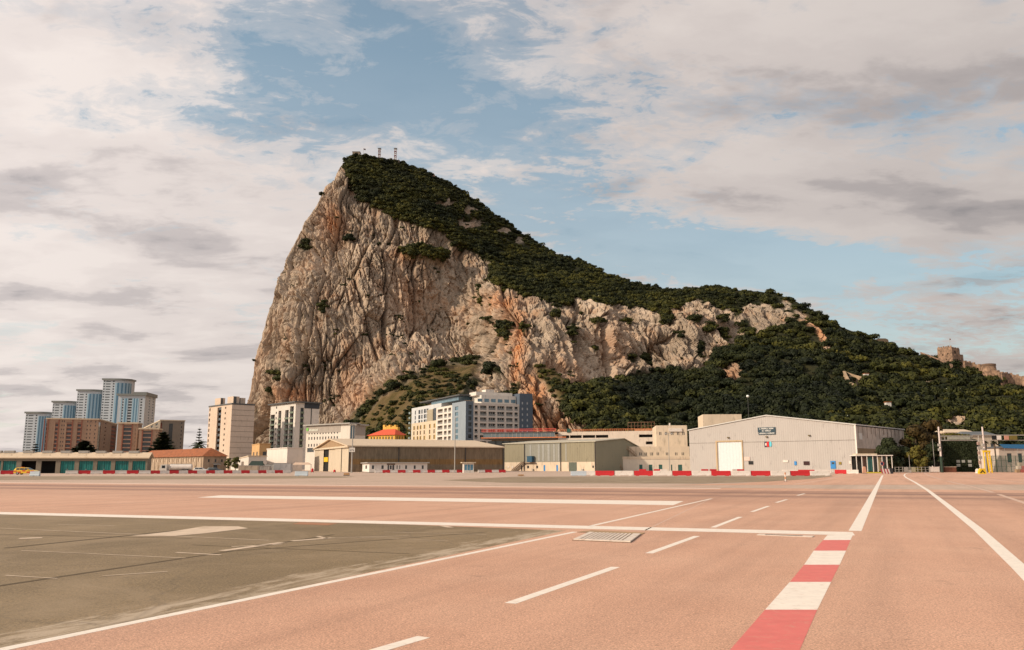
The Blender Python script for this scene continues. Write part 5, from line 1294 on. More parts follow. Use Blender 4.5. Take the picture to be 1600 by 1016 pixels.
# --- beige terminal blocks between the hangars
def terminal():
    B = Bld('terminal_building', 'beige stepped terminal building with green doors left of the grey hangar', 'building', 1079, 304, 84)
    ax = lambda px: B.L(px, 715)[0]
    def block(pl, pr, y_top, z0, x0, x1, m):
        a0, a1 = ax(pr), ax(pl); z1 = B.L((pl + pr) / 2, y_top)[1]; return a0, a1, z1
    # ground storey
    a0, a1, z1 = block(965, 1079, 713.5, 0, 0, 18, BEIGE)
    mb = MB(); dl = [(998.5, 1003.5), (1013.5, 1019), (1029, 1034.5), (1048, 1050), (1059, 1065.5)]
    hl = holed(mb, 'L', a0, a1, 0, z1, [(ax(b), ax(a), .1, 2.35) for a, b in dl], .2); mb.add([(0, a0, z1), (18, a0, z1), (18, a1, z1), (0, a1, z1)], [(0, 1, 2, 3)]); mb.add([(0, a1, 0), (18, a1, 0), (18, a1, z1), (0, a1, z1)], [(3, 2, 1, 0)])
    B.part('ground_storey', mb, wallmat('white_beige_render', (0.64, 0.55, 0.45), .15)); panes(B, 'L', hl, .15, mat('green_door_paint', (0.035, 0.11, 0.095), .5), 'door')
    B.part('parapet', MB().box(-.15, -.004, a0, a1, z1 - .9, z1), BEIGE)
    z1a = z1
    a0, a1, z2 = block(975, 1079, 697.5, 0, 3, 18, BEIGE)
    mb = MB(); wp = (1001.5, 1010, 1019.5, 1029, 1043.5, 1058, 1068.5)
    hl = holed(mb, 'L', a0, a1, z1a, z2, [(ax(p + s + .8), ax(p + s - .5), z1a + .45, z1a + 1.5) for p in wp for s in (-1.4, 1.0)], .2, 3.0); mb.add([(3, a0, z2), (18, a0, z2), (18, a1, z2), (3, a1, z2)], [(0, 1, 2, 3)]); mb.add([(3, a1, 0), (18, a1, 0), (18, a1, z2), (3, a1, z2)], [(3, 2, 1, 0)])
    B.part('middle_storey', mb, BEIGE); panes(B, 'L', hl, .15, GLASS, 'window', 3.0)
    a0, a1, z3 = block(1029, 1079, 663, 0, 9, 30, BEIGE)
    mb = MB(); hl = holed(mb, 'L', a0, a1, z2, z3, [(ax(p + s + .8), ax(p + s - .5), z3 - 3.6, z3 - 2.4) for p in (1035.5, 1045, 1055, 1064.5, 1073) for s in (-1.3, 1.0)], .2, 9.0)
    mb.add([(9, a0, z3), (32, a0, z3), (32, a1, z3), (9, a1, z3)], [(0, 1, 2, 3)]); mb.add([(9, a1, 0), (32, a1, 0), (32, a1, z3), (9, a1, z3)], [(3, 2, 1, 0)])
    B.part('upper_storey', mb, BEIGE); panes(B, 'L', hl, .15, GLASS, 'window', 9.0)
    B.part('white_signboard', MB().box(8.6, 8.99, ax(1070.5), ax(1049), z3 - 2.3, z3 - 1.1), WHITEB); B.part('roof_vent', MB().box(11, 12, ax(1053), ax(1051), z3 + .003, z3 + 1), WHITEB)
    # tall rear block showing above the grey hangar
    B.part('rear_block', MB().box(50, 68, B.L(1159, 660, 50)[0], B.L(1098.5, 660, 50)[0], 0, B.L(1130, 647.5, 50)[1]), BEIGE)
    B.part('annex', MB().box(-2.5, 4, ax(961), ax(935.5), 0, B.L(950, 716, -2.5)[1]), wallmat('white_beige_render', (0.64, 0.55, 0.45)))
    B.part('annex_door', MB().box(-2.6, -2.503, ax(941.2), ax(937), 0, 2.1), mat('green_door_paint', (0.035, 0.11, 0.095)))
    def stair(pxa, pxb, z0, z1, x, nm='stair'):
        m = MB(); n = 8; a, b = ax(pxa), ax(pxb)
        for i in range(n): m.box(x - 1.0, x - .1, min(a + (b - a) * i / n, a + (b - a) * (i + 1) / n), max(a + (b - a) * i / n, a + (b - a) * (i + 1) / n), z0 + (z1 - z0) * i / n, z0 + (z1 - z0) * i / n + .15)
        for xx in (x - 1.0, x - .1):
            m.tube([(xx, a, z0 + 1), (xx, b, z1 + 1)], .05, 5); m.tube([(xx, a, z0 + .05), (xx, b, z1 + .05)], .09, 5)
            for t in (0, .25, .5, .75, 1): m.tube([(xx, a + (b - a) * t, z0 + (z1 - z0) * t), (xx, a + (b - a) * t, z0 + (z1 - z0) * t + 1)], .035, 5)
        B.part(nm, m, mat('tan_stair_steel', (0.32, 0.21, 0.13), .6))
    stair(973, 961, 0, z1a, -.2); stair(995, 976.5, z1a, z2, 2.8)
terminal()

# --- multi-storey car park with red rail
def carpark():
    B = Bld('car_park', 'long car park deck with red and orange parapet rails behind the hangars', 'car park', 1032, 385, 72)
    ax = lambda px, x=0.0: B.L(px, 690, x)[0]
    y1 = ax(890); H = B.L(960, 674)[1]
    mb = MB(); op = [(878, 889.5), (890.5, 909), (910.5, 930), (931, 950.5), (998.5, 1022.5), (1024, 1029)]
    zt, zb_ = B.L(960, 679.5)[1], B.L(960, 684)[1]
    dz = B.L(1010, 682)[1] - B.L(1010, 693)[1]
    ho = [(ax(b), ax(a), zb_, zt) for a, b in op] + [(ax(1020), ax(1009), zb_ - dz, zt - dz), (ax(1029), ax(1024), zb_ - dz, zt - dz)]
    ye = ax(872)
    hl = holed(mb, 'L', 0, ye, 0, H, ho, 1.2); mb.add([(0, 0, H), (25, 0, H), (25, ye, H), (0, ye, H)], [(0, 1, 2, 3)]); mb.add([(0, ye, 0), (25, ye, 0), (25, ye, H), (0, ye, H)], [(3, 2, 1, 0)])
    B.part('wall', mb, wallmat('deck_white', (0.56, 0.47, 0.39), .2)); panes(B, 'L', hl, 1.15, DARK, 'opening')
    RR = mat('red_rail_paint', (0.52, 0.07, 0.05), .5, .2); OR = mat('orange_mesh', (0.62, 0.20, 0.08), .6, .3)
    rl = MB(); n = 46
    for i in range(n + 1): rl.box(.1, .2, ye * i / n - .05, ye * i / n + .05, H, H + 1.1)
    rl.box(.08, .22, 0, ye, H + 1.0, H + 1.12).box(.08, .22, 0, ye, H + .5, H + .58)
    B.part('railing', rl, OR)
    # left wing: dark decks with grey-blue glazing band and red roof rail
    yw = ax(768); H2 = B.L(800, 682)[1]
    B.part('deck_slab', MB().box(-4, 20, ye + .1, yw + 4, H2 - 1.4, H2 - .7), mat('dark_deck', (0.05, 0.04, 0.035)))
    B.part('glazing_band', MB().box(-3.6, -3.3, ye + .5, yw + 3, H2 - .69, H2 + 1.5), mat('grey_blue_glazing', (0.12, 0.145, 0.16), .25, .3, .3))
    for i in range(16): B.part('mullion', MB().box(-3.7, -3.61, ye + .6 + (yw - ye) * i / 16, ye + .75 + (yw - ye) * i / 16, H2 - .69, H2 + 1.5), STEELG)
    B.part('red_fascia', MB().box(-4.2, -4.003, ye - 5, yw + 4, H2 - .95, H2 - .6), OR)
    B.part('roof_slab', MB().box(-4, 20, ye + .1, yw + 4, H2 + 1.503, H2 + 1.8), ROOFD)
    rl = MB()
    for i in range(60): rl.box(-3.9, -3.8, ye + (yw + 4 - ye) * i / 60, ye + (yw + 4 - ye) * i / 60 + .12, H2 + 1.803, H2 + 3.4)
    rl.box(-3.92, -3.78, ye, yw + 4, H2 + 3.2, H2 + 3.4).box(-3.92, -3.78, ye, yw + 4, H2 + 2.4, H2 + 2.6); B.part('railing', rl, RR)
    B.part('lower_wall', MB().box(0, 18, ye + .1, yw, 0, H2 - 1.403), wallmat('brown_grey_wall', (0.22, 0.17, 0.12)))
    for i in range(9):
        a = ye + 2 + (yw - ye) * i / 9.3; B.part('window', MB().box(-.1, -.003, a, a + 4.5, H2 - 4.2, H2 - 2.2), GLASS)
    B.part('rooftop_crate', MB().box(3, 9, ax(1026) , ax(990), H + .003, H + 1.0), wallmat('rusty_frame', (0.36, 0.17, 0.085), .4))
    fr = MB()
    for i in range(9):
        a = ax(1022) + (ax(980) - ax(1022)) * i / 8; fr.box(3, 3.12, a - .06, a + .06, H, H + 4.2)
    fr.box(3, 3.12, ax(1022), ax(980), H + 4.1, H + 4.25).box(3, 3.12, ax(1022), ax(980), H + 2.4, H + 2.5); B.part('rooftop_frame', fr, mat('rust_frame_steel', (0.25, 0.13, 0.08)))
    B.part('sign_board', MB().box(-.4, -.1, ax(892), ax(886), H - .3, H + 1.5), mat('dark_teal_sign', (0.02, 0.07, 0.06)))
carpark()

# --- the grey hangar with sign
def grey_hangar():
    B = Bld('hangar', 'large light grey gabled hangar with white door and navy sign', 'hangar', 1340.5, 240, 48)
    ax = lambda px, py=700: B.L(px, py)[0]
    wl = ax(1078.5, 730); wr = B.R(1416, 730)[0]; H = B.L(1338.5, 664)[1]; zp = B.L(1198, 650)[1]; yp = ax(1198, 652); zl = B.L(1080, 673)[1]
    # profiled front in panels, split by the mid rail, with the door opening left free
    d0, d1, zd = ax(1160, 715), ax(1121.5, 715), B.L(1140, 690.5)[1]
    zm = B.L(1250, 689.5)[1]
    def top(a): return H + (zp - H) * a / yp if a < yp else zp + (zl - zp) * (a - yp) / (wl - yp)
    n = 78; da = wl / n
    lo, hi, lo2 = MB(), MB(), MB()
    for i in range(n):
        a, b = i * da, (i + 1) * da
        z0 = zd if (a + b) / 2 > d0 and (a + b) / 2 < d1 else 0.0
        p = [(a, 0), (a + da * .15, -.03), (a + da * .55, -.03), (a + da * .7, 0), (b, 0)]
        for (u, e0), (v, e1) in zip(p[:-1], p[1:]):
            if z0 < zm - .05: (lo if b < (d0 + d1) / 2 else lo2).add([(e0, u, z0), (e1, v, z0), (e1, v, zm), (e0, u, zm)], [(3, 2, 1, 0)])
            hi.add([(e0, u, max(zm, z0) + .02), (e1, v, max(zm, z0) + .02), (e1, v, top(v)), (e0, u, top(u))], [(3, 2, 1, 0)])
    B.part('front_sheeting', lo, GREYW); B.part('front_sheeting', lo2, GREYW); B.part('front_sheeting', hi, GREYW)
    B.part('mid_rail', MB().box(-.03, .1, 0, d0 - .3, zm - .06, zm + .1).box(-.03, .1, d1 + .3, wl, zm - .06, zm + .1), mat('rail_grey', (0.22, 0.19, 0.17)))
    mb = MB().add([(.3, 0, 0), (.3, wl, 0), (.3, wl, zl - .2), (.3, yp, zp - .2), (.3, 0, H - .2)], [(4, 3, 2, 1, 0)])
    mb.add([(0, wl, 0), (wr, wl, 0), (wr, wl, zl), (0, wl, zl)], [(3, 2, 1, 0)]); mb.add([(wr, 0, 0), (wr, wl, 0), (wr, wl, zl), (wr, yp, zp), (wr, 0, H)], [(0, 1, 2, 3, 4)]); B.part('inner_wall', mb, STEELG)
    zb = B.R(1355, 701)[1]
    B.part('side_wall', ribbed('R', 0, wr, zb, H - .3, 1.2, .08), wallmat('side_sheet', (0.52, 0.45, 0.39), .5, .1)); B.part('side_base', MB().box(0, wr, -.02, .1, 0, zb), wallmat('side_brown', (0.26, 0.185, 0.10), .3))
    for i in range(12): B.part('downpipe', MB().box(wr * (i + .5) / 12, wr * (i + .5) / 12 + .4, -.13, -.085, H - 2.2 - (i % 3) * .7, H - .3), mat('downpipe_brown', (0.25, 0.20, 0.165)))
    B.part('corner_trim', MB().box(-.16, .25, -.16, .25, 0, H), STEELW)
    r = MB(); e = .35
    prof = [(-e, H - .1), (yp, zp + .02), (wl + e, zl)]
    v = [(x, a, z + dz) for x in (-e, wr + e) for dz in (0.02, .32) for (a, z) in prof]
    r.add(v, [(3, 4, 10, 9), (4, 5, 11, 10), (0, 3, 9, 6), (2, 8, 11, 5), (0, 1, 4, 3), (1, 2, 5, 4), (6, 9, 10, 7), (7, 10, 11, 8), (0, 6, 7, 1), (1, 7, 8, 2)])
    B.part('roof', r, mat('light_grey_roof', (0.50, 0.47, 0.44), .5, .06))
    dr = MB(); m_ = 8
    for i in range(m_): dr.box(.05, .12, d0 + (d1 - d0) * i / m_ + .01, d0 + (d1 - d0) * (i + 1) / m_ - .01, 0, zd - .05)
    B.part('hangar_door', dr, mat('white_door_sheet', (0.60, 0.60, 0.61), .5, .05)); fr = MB().box(-.25, .04, d0 - .35, d0, 0, zd).box(-.25, .04, d1, d1 + .45, 0, zd).box(-.25, .04, d0 - .35, d1 + .45, zd + .003, zd + .4); B.part('door_frame', fr, wallmat('tan_frame', (0.46, 0.33, 0.2)))
    # navy sign with three lines of white lettering
    def A(px): return ax(px, 675)
    def Z(py): return B.L(1198, py)[1]
    sg = B.part('sign', MB().box(-.22, -.09, A(1212.3), A(1184.5), Z(675.2), Z(668)).box(-.22, -.09, A(1212), A(1185.5), Z(679.3), Z(675.3)), mat('navy_sign', (0.02, 0.045, 0.065), .5))
    r_ = random.Random(5)
    for (y0, y1, words) in ((669, 671, [(1187.3, 1189.6), (1190.4, 1201.6), (1202.6, 1208.8)]), (672.3, 674.3, [(1191.2, 1193.8), (1195.6, 1205)]), (676.2, 678.2, [(1186.8, 1198.6), (1199.8, 1210.2)])):
        t = MB()
        for (a, b) in words:
            x = a
            while x < b - .4:
                w = .55 + .25 * r_.random(); za, zb2 = Z(y1), Z(y0); p, q = A(x + w), A(x)
                s = (q - p) * .3
                k = r_.randrange(4)
                t.box(-.27, -.223, q - s, q, za, zb2)
                if k != 0: t.box(-.27, -.223, p, q - s - .001, zb2 - (zb2 - za) * .28, zb2)
                if k in (1, 3): t.box(-.27, -.223, p, p + s, za, zb2 - (zb2 - za) * .281)
                if k in (0, 2): t.box(-.27, -.223, p, q - s - .001, za, za + (zb2 - za) * .28)
                x += w + .28
        t.build('lettering', mat('white_lettering', (0.75, 0.72, 0.68)), sg)
    lg = B.part('logo', MB().box(-.2, -.09, A(1200.8), A(1193.8), Z(698.5), Z(690)), mat('logo_dark', (0.05, 0.035, 0.06)))
    MB().box(-.24, -.203, A(1200.8), A(1197.6), Z(698.2), Z(690.4)).build('logo_red', mat('logo_red', (0.62, 0.03, 0.03)), lg); MB().box(-.24, -.203, A(1197.2), A(1195.2), Z(696.5), Z(692.5)).build('logo_white', WHITEB, lg)
    e_ = MB(); c0, cz = (A(1201.4) + A(1205)) / 2, (Z(690) + Z(698.5)) / 2; e_.prism([(c0 + math.cos(i * math.pi / 8) * abs(A(1201.4) - A(1205)) / 2, cz + math.sin(i * math.pi / 8) * abs(Z(690) - Z(698.5)) / 2) for i in range(16)], -.2, -.09, 'x'); B.part('logo_ellipse', e_, mat('logo_cyan', (0.12, 0.50, 0.60)))
    def plate(nm, x0, x1, y0, y1, m, d=.12):
        return B.part(nm, MB().box(-d - .08, -.075, ax(x1, (y0 + y1) / 2), ax(x0, (y0 + y1) / 2), B.L(x0, y1)[1], B.L(x0, y0)[1]), m)
    db = plate('door', 1298, 1306, 720.3, 732.5, BLUED); MB().box(-.25, -.203, ax(1304, 724), ax(1300, 724), B.L(1300, 725.4)[1], B.L(1300, 722.3)[1]).build('pane', GLASS, db)
    plate('blue_panel', 1241.5, 1245, 721, 727, BLUED); plate('notice_board', 1223.6, 1232, 719, 722.6, WHITEB); plate('notice_board', 1163, 1172, 714, 720, mat('pinkish_board', (0.58, 0.44, 0.38))); plate('wall_unit', 1170, 1177, 720.6, 725.8, BLK)
    plate('dark_screen', 1256, 1265, 721, 726.8, mat('maroon_board', (0.04, 0.015, 0.015))); plate('yellow_notice', 1311, 1315, 722, 726, mat('olive_notice', (0.24, 0.17, 0.03))); plate('white_notice', 1327, 1332.3, 720.3, 725, WHITEB)
    for (x, y) in ((1138.5, 684), (1198.5, 682.8), (1265, 680.6)): plate('flood_light', x - 1.4, x + 1.4, y - .9, y + .9, mat('lamp_bronze', (0.14, 0.10, 0.05)), .5)
    y0, y1 = B.R(1342.2, 690)[0], B.R(1346.8, 690)[0]
    B.part('side_notice', MB().box(y0, y1, -.2, -.09, B.R(1344, 687)[1], B.R(1344, 677)[1]), mat('pale_notice', (0.60, 0.58, 0.54)))
grey_hangar()

# ------------------------------------------------------------------ smaller buildings and sheds on the left
def box_building(name, label, pxl, pxc, pxr, Y, yaw, ytop, m, wins=None, roof=None, cat='building', floors=1):
    B = Bld(name, label, cat, pxc, Y, yaw)
    wl = max(2.0, B.L(pxl, 732)[0]); wr = max(2.0, B.R(pxr, 732)[0]); H = P(pxc, ytop, Y).z
    mb = MB(); hl = hr = []
    if wins:
        hl = holed(mb, 'L', 0, wl, 0, H, grid(wl * .05, wl * .95, H * .15, H * .92, wins, floors, .4, .45), .2); hr = holed(mb, 'R', 0, wr, 0, H, grid(wr * .05, wr * .95, H * .15, H * .92, max(1, wins // 2), floors, .4, .45), .2)
        shell(mb, wr, wl, 0, H); panes(B, 'L', hl, .15, GLASS); panes(B, 'R', hr, .15, GLASS)
    else:
        shell(mb, wr, wl, 0, H, ())
    B.part('wall', mb, m); B.part('parapet', MB().box(-.2, wr + .2, -.2, wl + .2, H + .003, H + .35), roof or m)
    return B, wl, wr, H
WB = wallmat('bright_white_sheet', (0.64, 0.57, 0.51), .08)
box_building('white_hall', 'plain white box-shaped hall left of the white office', 416, 448, 472, 300, 30, 700.5, WB)
box_building('low_white_building', 'low white building with small windows behind the round green tree', 352, 388, 416, 285, 20, 713.5, wallmat('low_white', (0.58, 0.52, 0.46), .2), 5, CREAM)
box_building('sandy_building', 'small sandy orange building between pink block and slim balcony block', 392, 404, 421, 420, 25, 694, wallmat('sandy_render', (0.52, 0.31, 0.14), .25), 2)
box_building('low_building', 'long pale low building left of the pink block', 286, 318, 324, 560, 30, 704, wallmat('dusty_beige', (0.40, 0.33, 0.27), .2), 4)
def container(px, Y, w, h, m, label, yaw=8):
    r = empty('container', Vector(((px - CX) / F * CP * Y, Y, 0)), math.radians(yaw)); tag(r, label, 'container')
    n = 10; mb = MB().box(0, w, .06, 2.4, 0, h)
    for i in range(n): mb2 = mb.box(w * i / n + .02, w * (i + .6) / n, .0, .059, .15, h - .15)
    mb.build('body', m, r); MB().box(-.05, w + .05, -.02, 2.45, h + .003, h + .12).build('roof', STEELG, r)
container(372.5, 240, 5.4, 1.9, wallmat('tan_sheet', (0.46, 0.37, 0.28), .3), 'tan site container right of the round green tree')
container(391, 246, 5.6, 1.8, wallmat('grey_sheet', (0.40, 0.35, 0.31), .3), 'low grey site container under the dark green tent')
container(414, 250, 2.6, 2.2, wallmat('white_sheet', (0.58, 0.54, 0.49), .2), 'narrow white site container below the white hall')
container(427.5, 250, 5.0, 2.6, wallmat('silver_sheet', (0.44, 0.42, 0.41), .2), 'silver grey site container with seams below the white hall')
container(443, 252, 2.4, 2.5, wallmat('silver_sheet2', (0.50, 0.47, 0.45), .2), 'small silver container right of the larger silver one')
def tent(px, Y, w, d, h, rh, m, label, post=True):
    r = empty('tent', Vector(((px - CX) / F * CP * Y, Y, 0)), .15); tag(r, label, 'tent')
    MB().add([(0, 0, h), (w, 0, h), (w, d, h), (0, d, h), (w * .15, d / 2, rh), (w * .85, d / 2, rh)], [(0, 1, 5, 4), (1, 2, 5), (2, 3, 4, 5), (3, 0, 4), (3, 2, 1, 0)]).build('canopy', m, r)
    for (x, y) in ((.06, .06), (w - .06, .06), (w - .06, d - .06), (.06, d - .06)): MB().tube([(x, y, 0), (x, y, h)], .05, 6).build('post', STEELG, r)
tent(387.5, 262, 4.6, 4, 2.0, 3.4, mat('dark_green_canvas', (0.03, 0.045, 0.035), .7), 'dark green tent in front of the low white building')
tent(456, 256, 5.6, 4, 2.2, 2.9, mat('orange_white_canvas', (0.60, 0.42, 0.30), .6), 'pale orange tent beside the brown hangar door')
for i, (px, Y, h, c, lb) in enumerate([(488.3, 240, 1.15, RED, 'red fire trolley left of the dark hangar opening'), (523, 240, 0.8, RED, 'red fire trolley in front of the closed hangar doors')]):
    r = empty('fire_trolley', Vector(((px - CX) / F * CP * Y, Y, 0))); tag(r, lb, 'fire trolley')
    MB().tube([(0, 0, .12), (0, 0, .15), (0, 0, h - .15), (0, 0, h)], [.28, .34, .34, .15], 10).build('cylinder', c, r)
    for s_ in (-.3, .3): MB().tube([(s_ - .05, 0, .16), (s_ + .05, 0, .16)], .16, 10).build('wheel', BLK, r)
    MB().tube([(0, .1, h - .1), (0, .35, h + .25)], .03, 6).build('handle', STEELG, r)
p = G(541.5, 743.4); r = empty('marker_box', p); tag(r, 'small tan marker box on the apron in front of the brown hangar', 'marker box')
MB().box(-.5, .5, -.2, .2, .12, .52).build('body', wallmat('tan_box', (0.42, 0.24, 0.12)), r); MB().box(-.55, .55, -.25, .25, 0, .117).build('base', BLK, r)
p = G(791 + 0, 743.0); r = empty('marker_box', G(814, 744)); tag(r, 'low tan ground light on the apron before the olive-grey hangar', 'ground light')
MB().box(-.5, .5, -.15, .15, .05, .28).build('body', wallmat('tan_box', (0.42, 0.24, 0.12)), r); MB().box(-.7, .7, -.2, .2, 0, .047).build('base', BLK, r)

# ------------------------------------------------------------------ barriers
def barrier_mesh(Lh, h):
    mb = MB(); w0, w1, w2 = .26, .16, .09
    prof = [(-w0, .08), (-w0, .22), (-w1, .38), (-w2, h), (w2, h), (w1, .38), (w0, .22), (w0, .08)]
    n = 3; xs = [-Lh / 2, -Lh / 2 + .06, Lh / 2 - .06, Lh / 2]; sc_ = [.86, 1, 1, .86]
    vs_ = [(x, a * s, .08 + (b - .08) * (1 if s == 1 else .985)) for x, s in zip(xs, sc_) for a, b in prof]
    m = len(prof); fs = [tuple(range(m)), tuple(range(3 * m, 4 * m))[::-1]]
    for i in range(3):
        for k in range(m): fs.append((i * m + k, i * m + (k + 1) % m, (i + 1) * m + (k + 1) % m, (i + 1) * m + k))
    mb.add(vs_, fs)
    for s in (-1, 1): mb.box(s * Lh * .32 - .3, s * Lh * .32 + .3, -w0 * .98, w0 * .98, 0, .079)
    return mb.mesh('barrier')
_bm = {}
def barrier(loc, rz, Lh, h, m, label, group):
    key = (round(Lh, 2), h, m.name)
    if key not in _bm:
        me = barrier_mesh(Lh, h); me.materials.append(m); _bm[key] = me
    o = bpy.data.objects.new('barrier', _bm[key]); COL.objects.link(o); o.location = loc; o.rotation_euler = (0, 0, rz)
    tag(o, label, 'barrier', group); return o
ORD = ['first', 'second', 'third', 'fourth', 'fifth', 'sixth', 'seventh', 'eighth', 'ninth', 'tenth', 'eleventh', 'twelfth', 'thirteenth', 'fourteenth', 'fifteenth', 'sixteenth', 'seventeenth', 'eighteenth', 'nineteenth', 'twentieth', 'twenty-first', 'twenty-second', 'twenty-third', 'twenty-fourth', 'twenty-fifth', 'twenty-sixth', 'twenty-seventh', 'twenty-eighth', 'twenty-ninth', 'thirtieth']
def row(pxa, Ya, pxb, Yb, Lh, h, start_red, where, group, skip=()):
    a = Vector(((pxa - CX) / F * CP * Ya, Ya, 0)); b = Vector(((pxb - CX) / F * CP * Yb, Yb, 0)); d = b - a
    n = max(1, round(d.length / (Lh + .03))); st = d / n; rz = math.atan2(d.y, d.x); cnt = {True: 0, False: 0}
    for i in range(n):
        red = (i % 2 == 0) == start_red; p = a + st * (i + .5)
        px = CX + p.x / p.y * F / CP
        if any(s0 < px < s1 for s0, s1 in skip): continue
        lb = '%s %s barrier from left in the row %s' % (ORD[cnt[red]], 'red' if red else 'white', where); cnt[red] += 1
        p = p + Vector((random.uniform(-.04, .04), random.uniform(-.08, .08), 0))
        barrier(p, rz + random.uniform(-.02, .02), d.length / n - .03, h, RED if red else WHITEB, lb, group)
row(-40, 182, 236, 197, 2.5, .80, True, 'before the teal-doored garage', 'red and white barriers along the left apron edge', [(29, 61), (67, 99)])
row(236, 197, 480, 216, 2.05, .78, True, 'before the tan building and containers', 'red and white barriers along the left apron edge', [(459, 482)])
row(586, 224, 790, 238, 2.1, .78, False, 'before the cabin and brown hangar', 'red and white barriers in front of the brown hangar', [(720, 743)])
row(900.5, 156, 1296, 152, 3.42, .92, False, 'on the tarmac edge before the grey hangar', 'red and white barriers on the tarmac edge before the grey hangar')
row(1221, 205, 1298, 203, 4.0, .92, False, 'behind, left of the blue door', 'barriers behind the front row near the blue door')
row(1303.5, 196, 1341, 194, 2.75, .95, True, 'by the glass shelter', 'barriers by the glass shelter')
for (px, Y, m, lb) in [(1004, 205, RED, 'small red barrier behind the front row, left of the terminal green doors'), (1027, 206, RED, 'small red barrier behind the front row below the terminal middle doors'), (1037, 200, WHITEB, 'small white barrier behind the front row beside the thin lamp post'),
                        (1101, 205, RED, 'small red barrier behind the front row at the left end of the grey hangar'), (1114, 208, RED, 'small red barrier left of the white hangar door'), (1157, 204, RED, 'small red barrier at the right foot of the white hangar door'), (1149, 206, WHITEB, 'small white barrier before the white hangar door')]:
    barrier(((px - CX) / F * CP * Y, Y, 0), random.uniform(-.1, .1), 1.7, 1.05, m, lb, None)
PB = mat('pale_blue_plastic', (0.46, 0.50, 0.54), .5, .06)
for (px, yb, Lp, lb) in [(54.5, 744.2, 15, 'pale blue barrier beside the yellow car'), (471, 744, 20, 'pale blue barrier left of the brown hangar'), (904, 743.8, 24, 'pale blue barrier before the olive-grey hangar')]:
    p = G(px, yb); barrier(p, 0, Lp / F * p.y, .85, PB, lb, 'pale blue barriers on the apron')

# ------------------------------------------------------------------ vehicles
def body_loft(sections, name, m, parent, smooth=False):
    """sections: (x, [(y,z)...]) half-profiles mirrored"""
    mb = MB(); n = len(sections[0][1]); vs_ = []
    for x, pr in sections:
        vs_ += [(x, -y, z) for y, z in pr] + [(x, y, z) for y, z in reversed(pr)]
    k = 2 * n; fs = [tuple(range(k))[::-1], tuple(range((len(sections) - 1) * k, len(sections) * k))]
    for i in range(len(sections) - 1):
        for j in range(k): fs.append((i * k + j, i * k + (j + 1) % k, (i + 1) * k + (j + 1) % k, (i + 1) * k + j))
    return mb.add(vs_, fs).build(name, m, parent, smooth)
def wheel(parent, x, y, r, w=.22):
    t = MB().tube([(x, y - w / 2, r), (x, y + w / 2, r)], r, 16).build('wheel', BLK, parent)
    MB().tube([(x, y - w / 2 - .015, r), (x, y + w / 2 + .015, r)], r * .58, 12).build('rim', STEELG, t)
def car():
    p = G(41, 741.8); r = empty('airport_car', p, .04); tag(r, 'yellow estate car with red squares parked before the open garage', 'car')
    def pr(w, zb, zs, wt, zt): return [(w * .9, zb), (w, zb + .12), (w, zs), (wt, zt)]
    YC = mat('yellow_car_paint', (0.75, 0.47, 0.03), .25, .05, spec=.5)
    S = [(-2.3, pr(.74, .42, .72, .66, .80)), (-2.22, pr(.84, .30, .92, .70, 1.02)), (-1.9, pr(.88, .27, .95, .74, 1.40)), (-1.5, pr(.89, .26, .95, .74, 1.47)), (-.2, pr(.89, .26, .95, .73, 1.47)), (.35, pr(.89, .26, .95, .72, 1.40)), (1.05, pr(.88, .26, .93, .78, .99)), (1.8, pr(.86, .27, .84, .76, .90)), (2.2, pr(.80, .32, .70, .70, .76)), (2.3, pr(.70, .40, .58, .62, .64))]
    b = body_loft(S, 'body', YC, r)
    WN = GLASS
    for s in (-1, 1):
        for (x0, x1, x2, x3) in ((-1.75, -1.05, -1.05, -1.7), (-.98, -.15, -.15, -.98), (-.08, .85, .38, -.08)):
            q = [(x0, .97), (x1, .97), (x2, 1.36), (x3, 1.36)]
            f = lambda z: .885 - (z - .95) * (.885 - .74) / .5
            MB().add([(x, s * (f(z) + .012), z) for x, z in q] + [(x, s * (f(z) - .02), z) for x, z in q], [(0, 1, 2, 3), (7, 6, 5, 4), (0, 4, 5, 1), (1, 5, 6, 2), (2, 6, 7, 3), (3, 7, 4, 0)]).build('side_window', WN, r)
        for i, x in enumerate((-1.9, -1.0, -.1, .8, 1.65)):
            if i in (0, 4): zz = (.62, .84)
            else: zz = (.40, .66) if i % 2 else (.66, .92)
            MB().box(x - .34, x + .34, s * .893 - .006, s * .893 + .006, *zz).build('red_square', RED, r)
        wheel(r, -1.4, s * .78, .32); wheel(r, 1.42, s * .78, .32)
        MB().box(2.18, 2.29, s * .56 - .14, s * .56 + .14, .58, .70).build('headlight', STEELW, r); MB().box(-2.31, -2.235, s * .62 - .1, s * .62 + .1, .7, .92).build('tail_light', RED, r)
        MB().box(.62, .82, s * .98 - .08, s * .98 + .08, .95, 1.1).build('mirror', YC, r)
    MB().add([(.42, -.68, 1.40), (.42, .68, 1.40), (1.02, .76, 1.02), (1.02, -.76, 1.02), (.38, -.68, 1.37), (.38, .68, 1.37), (.98, .76, .99), (.98, -.76, .99)], [(0, 1, 2, 3), (7, 6, 5, 4), (0, 3, 7, 4), (1, 5, 6, 2)]).build('windscreen', WN, r)
    MB().box(-1.0, -.7, -.5, .5, 1.475, 1.6).build('light_bar', ORNG, r)
car()
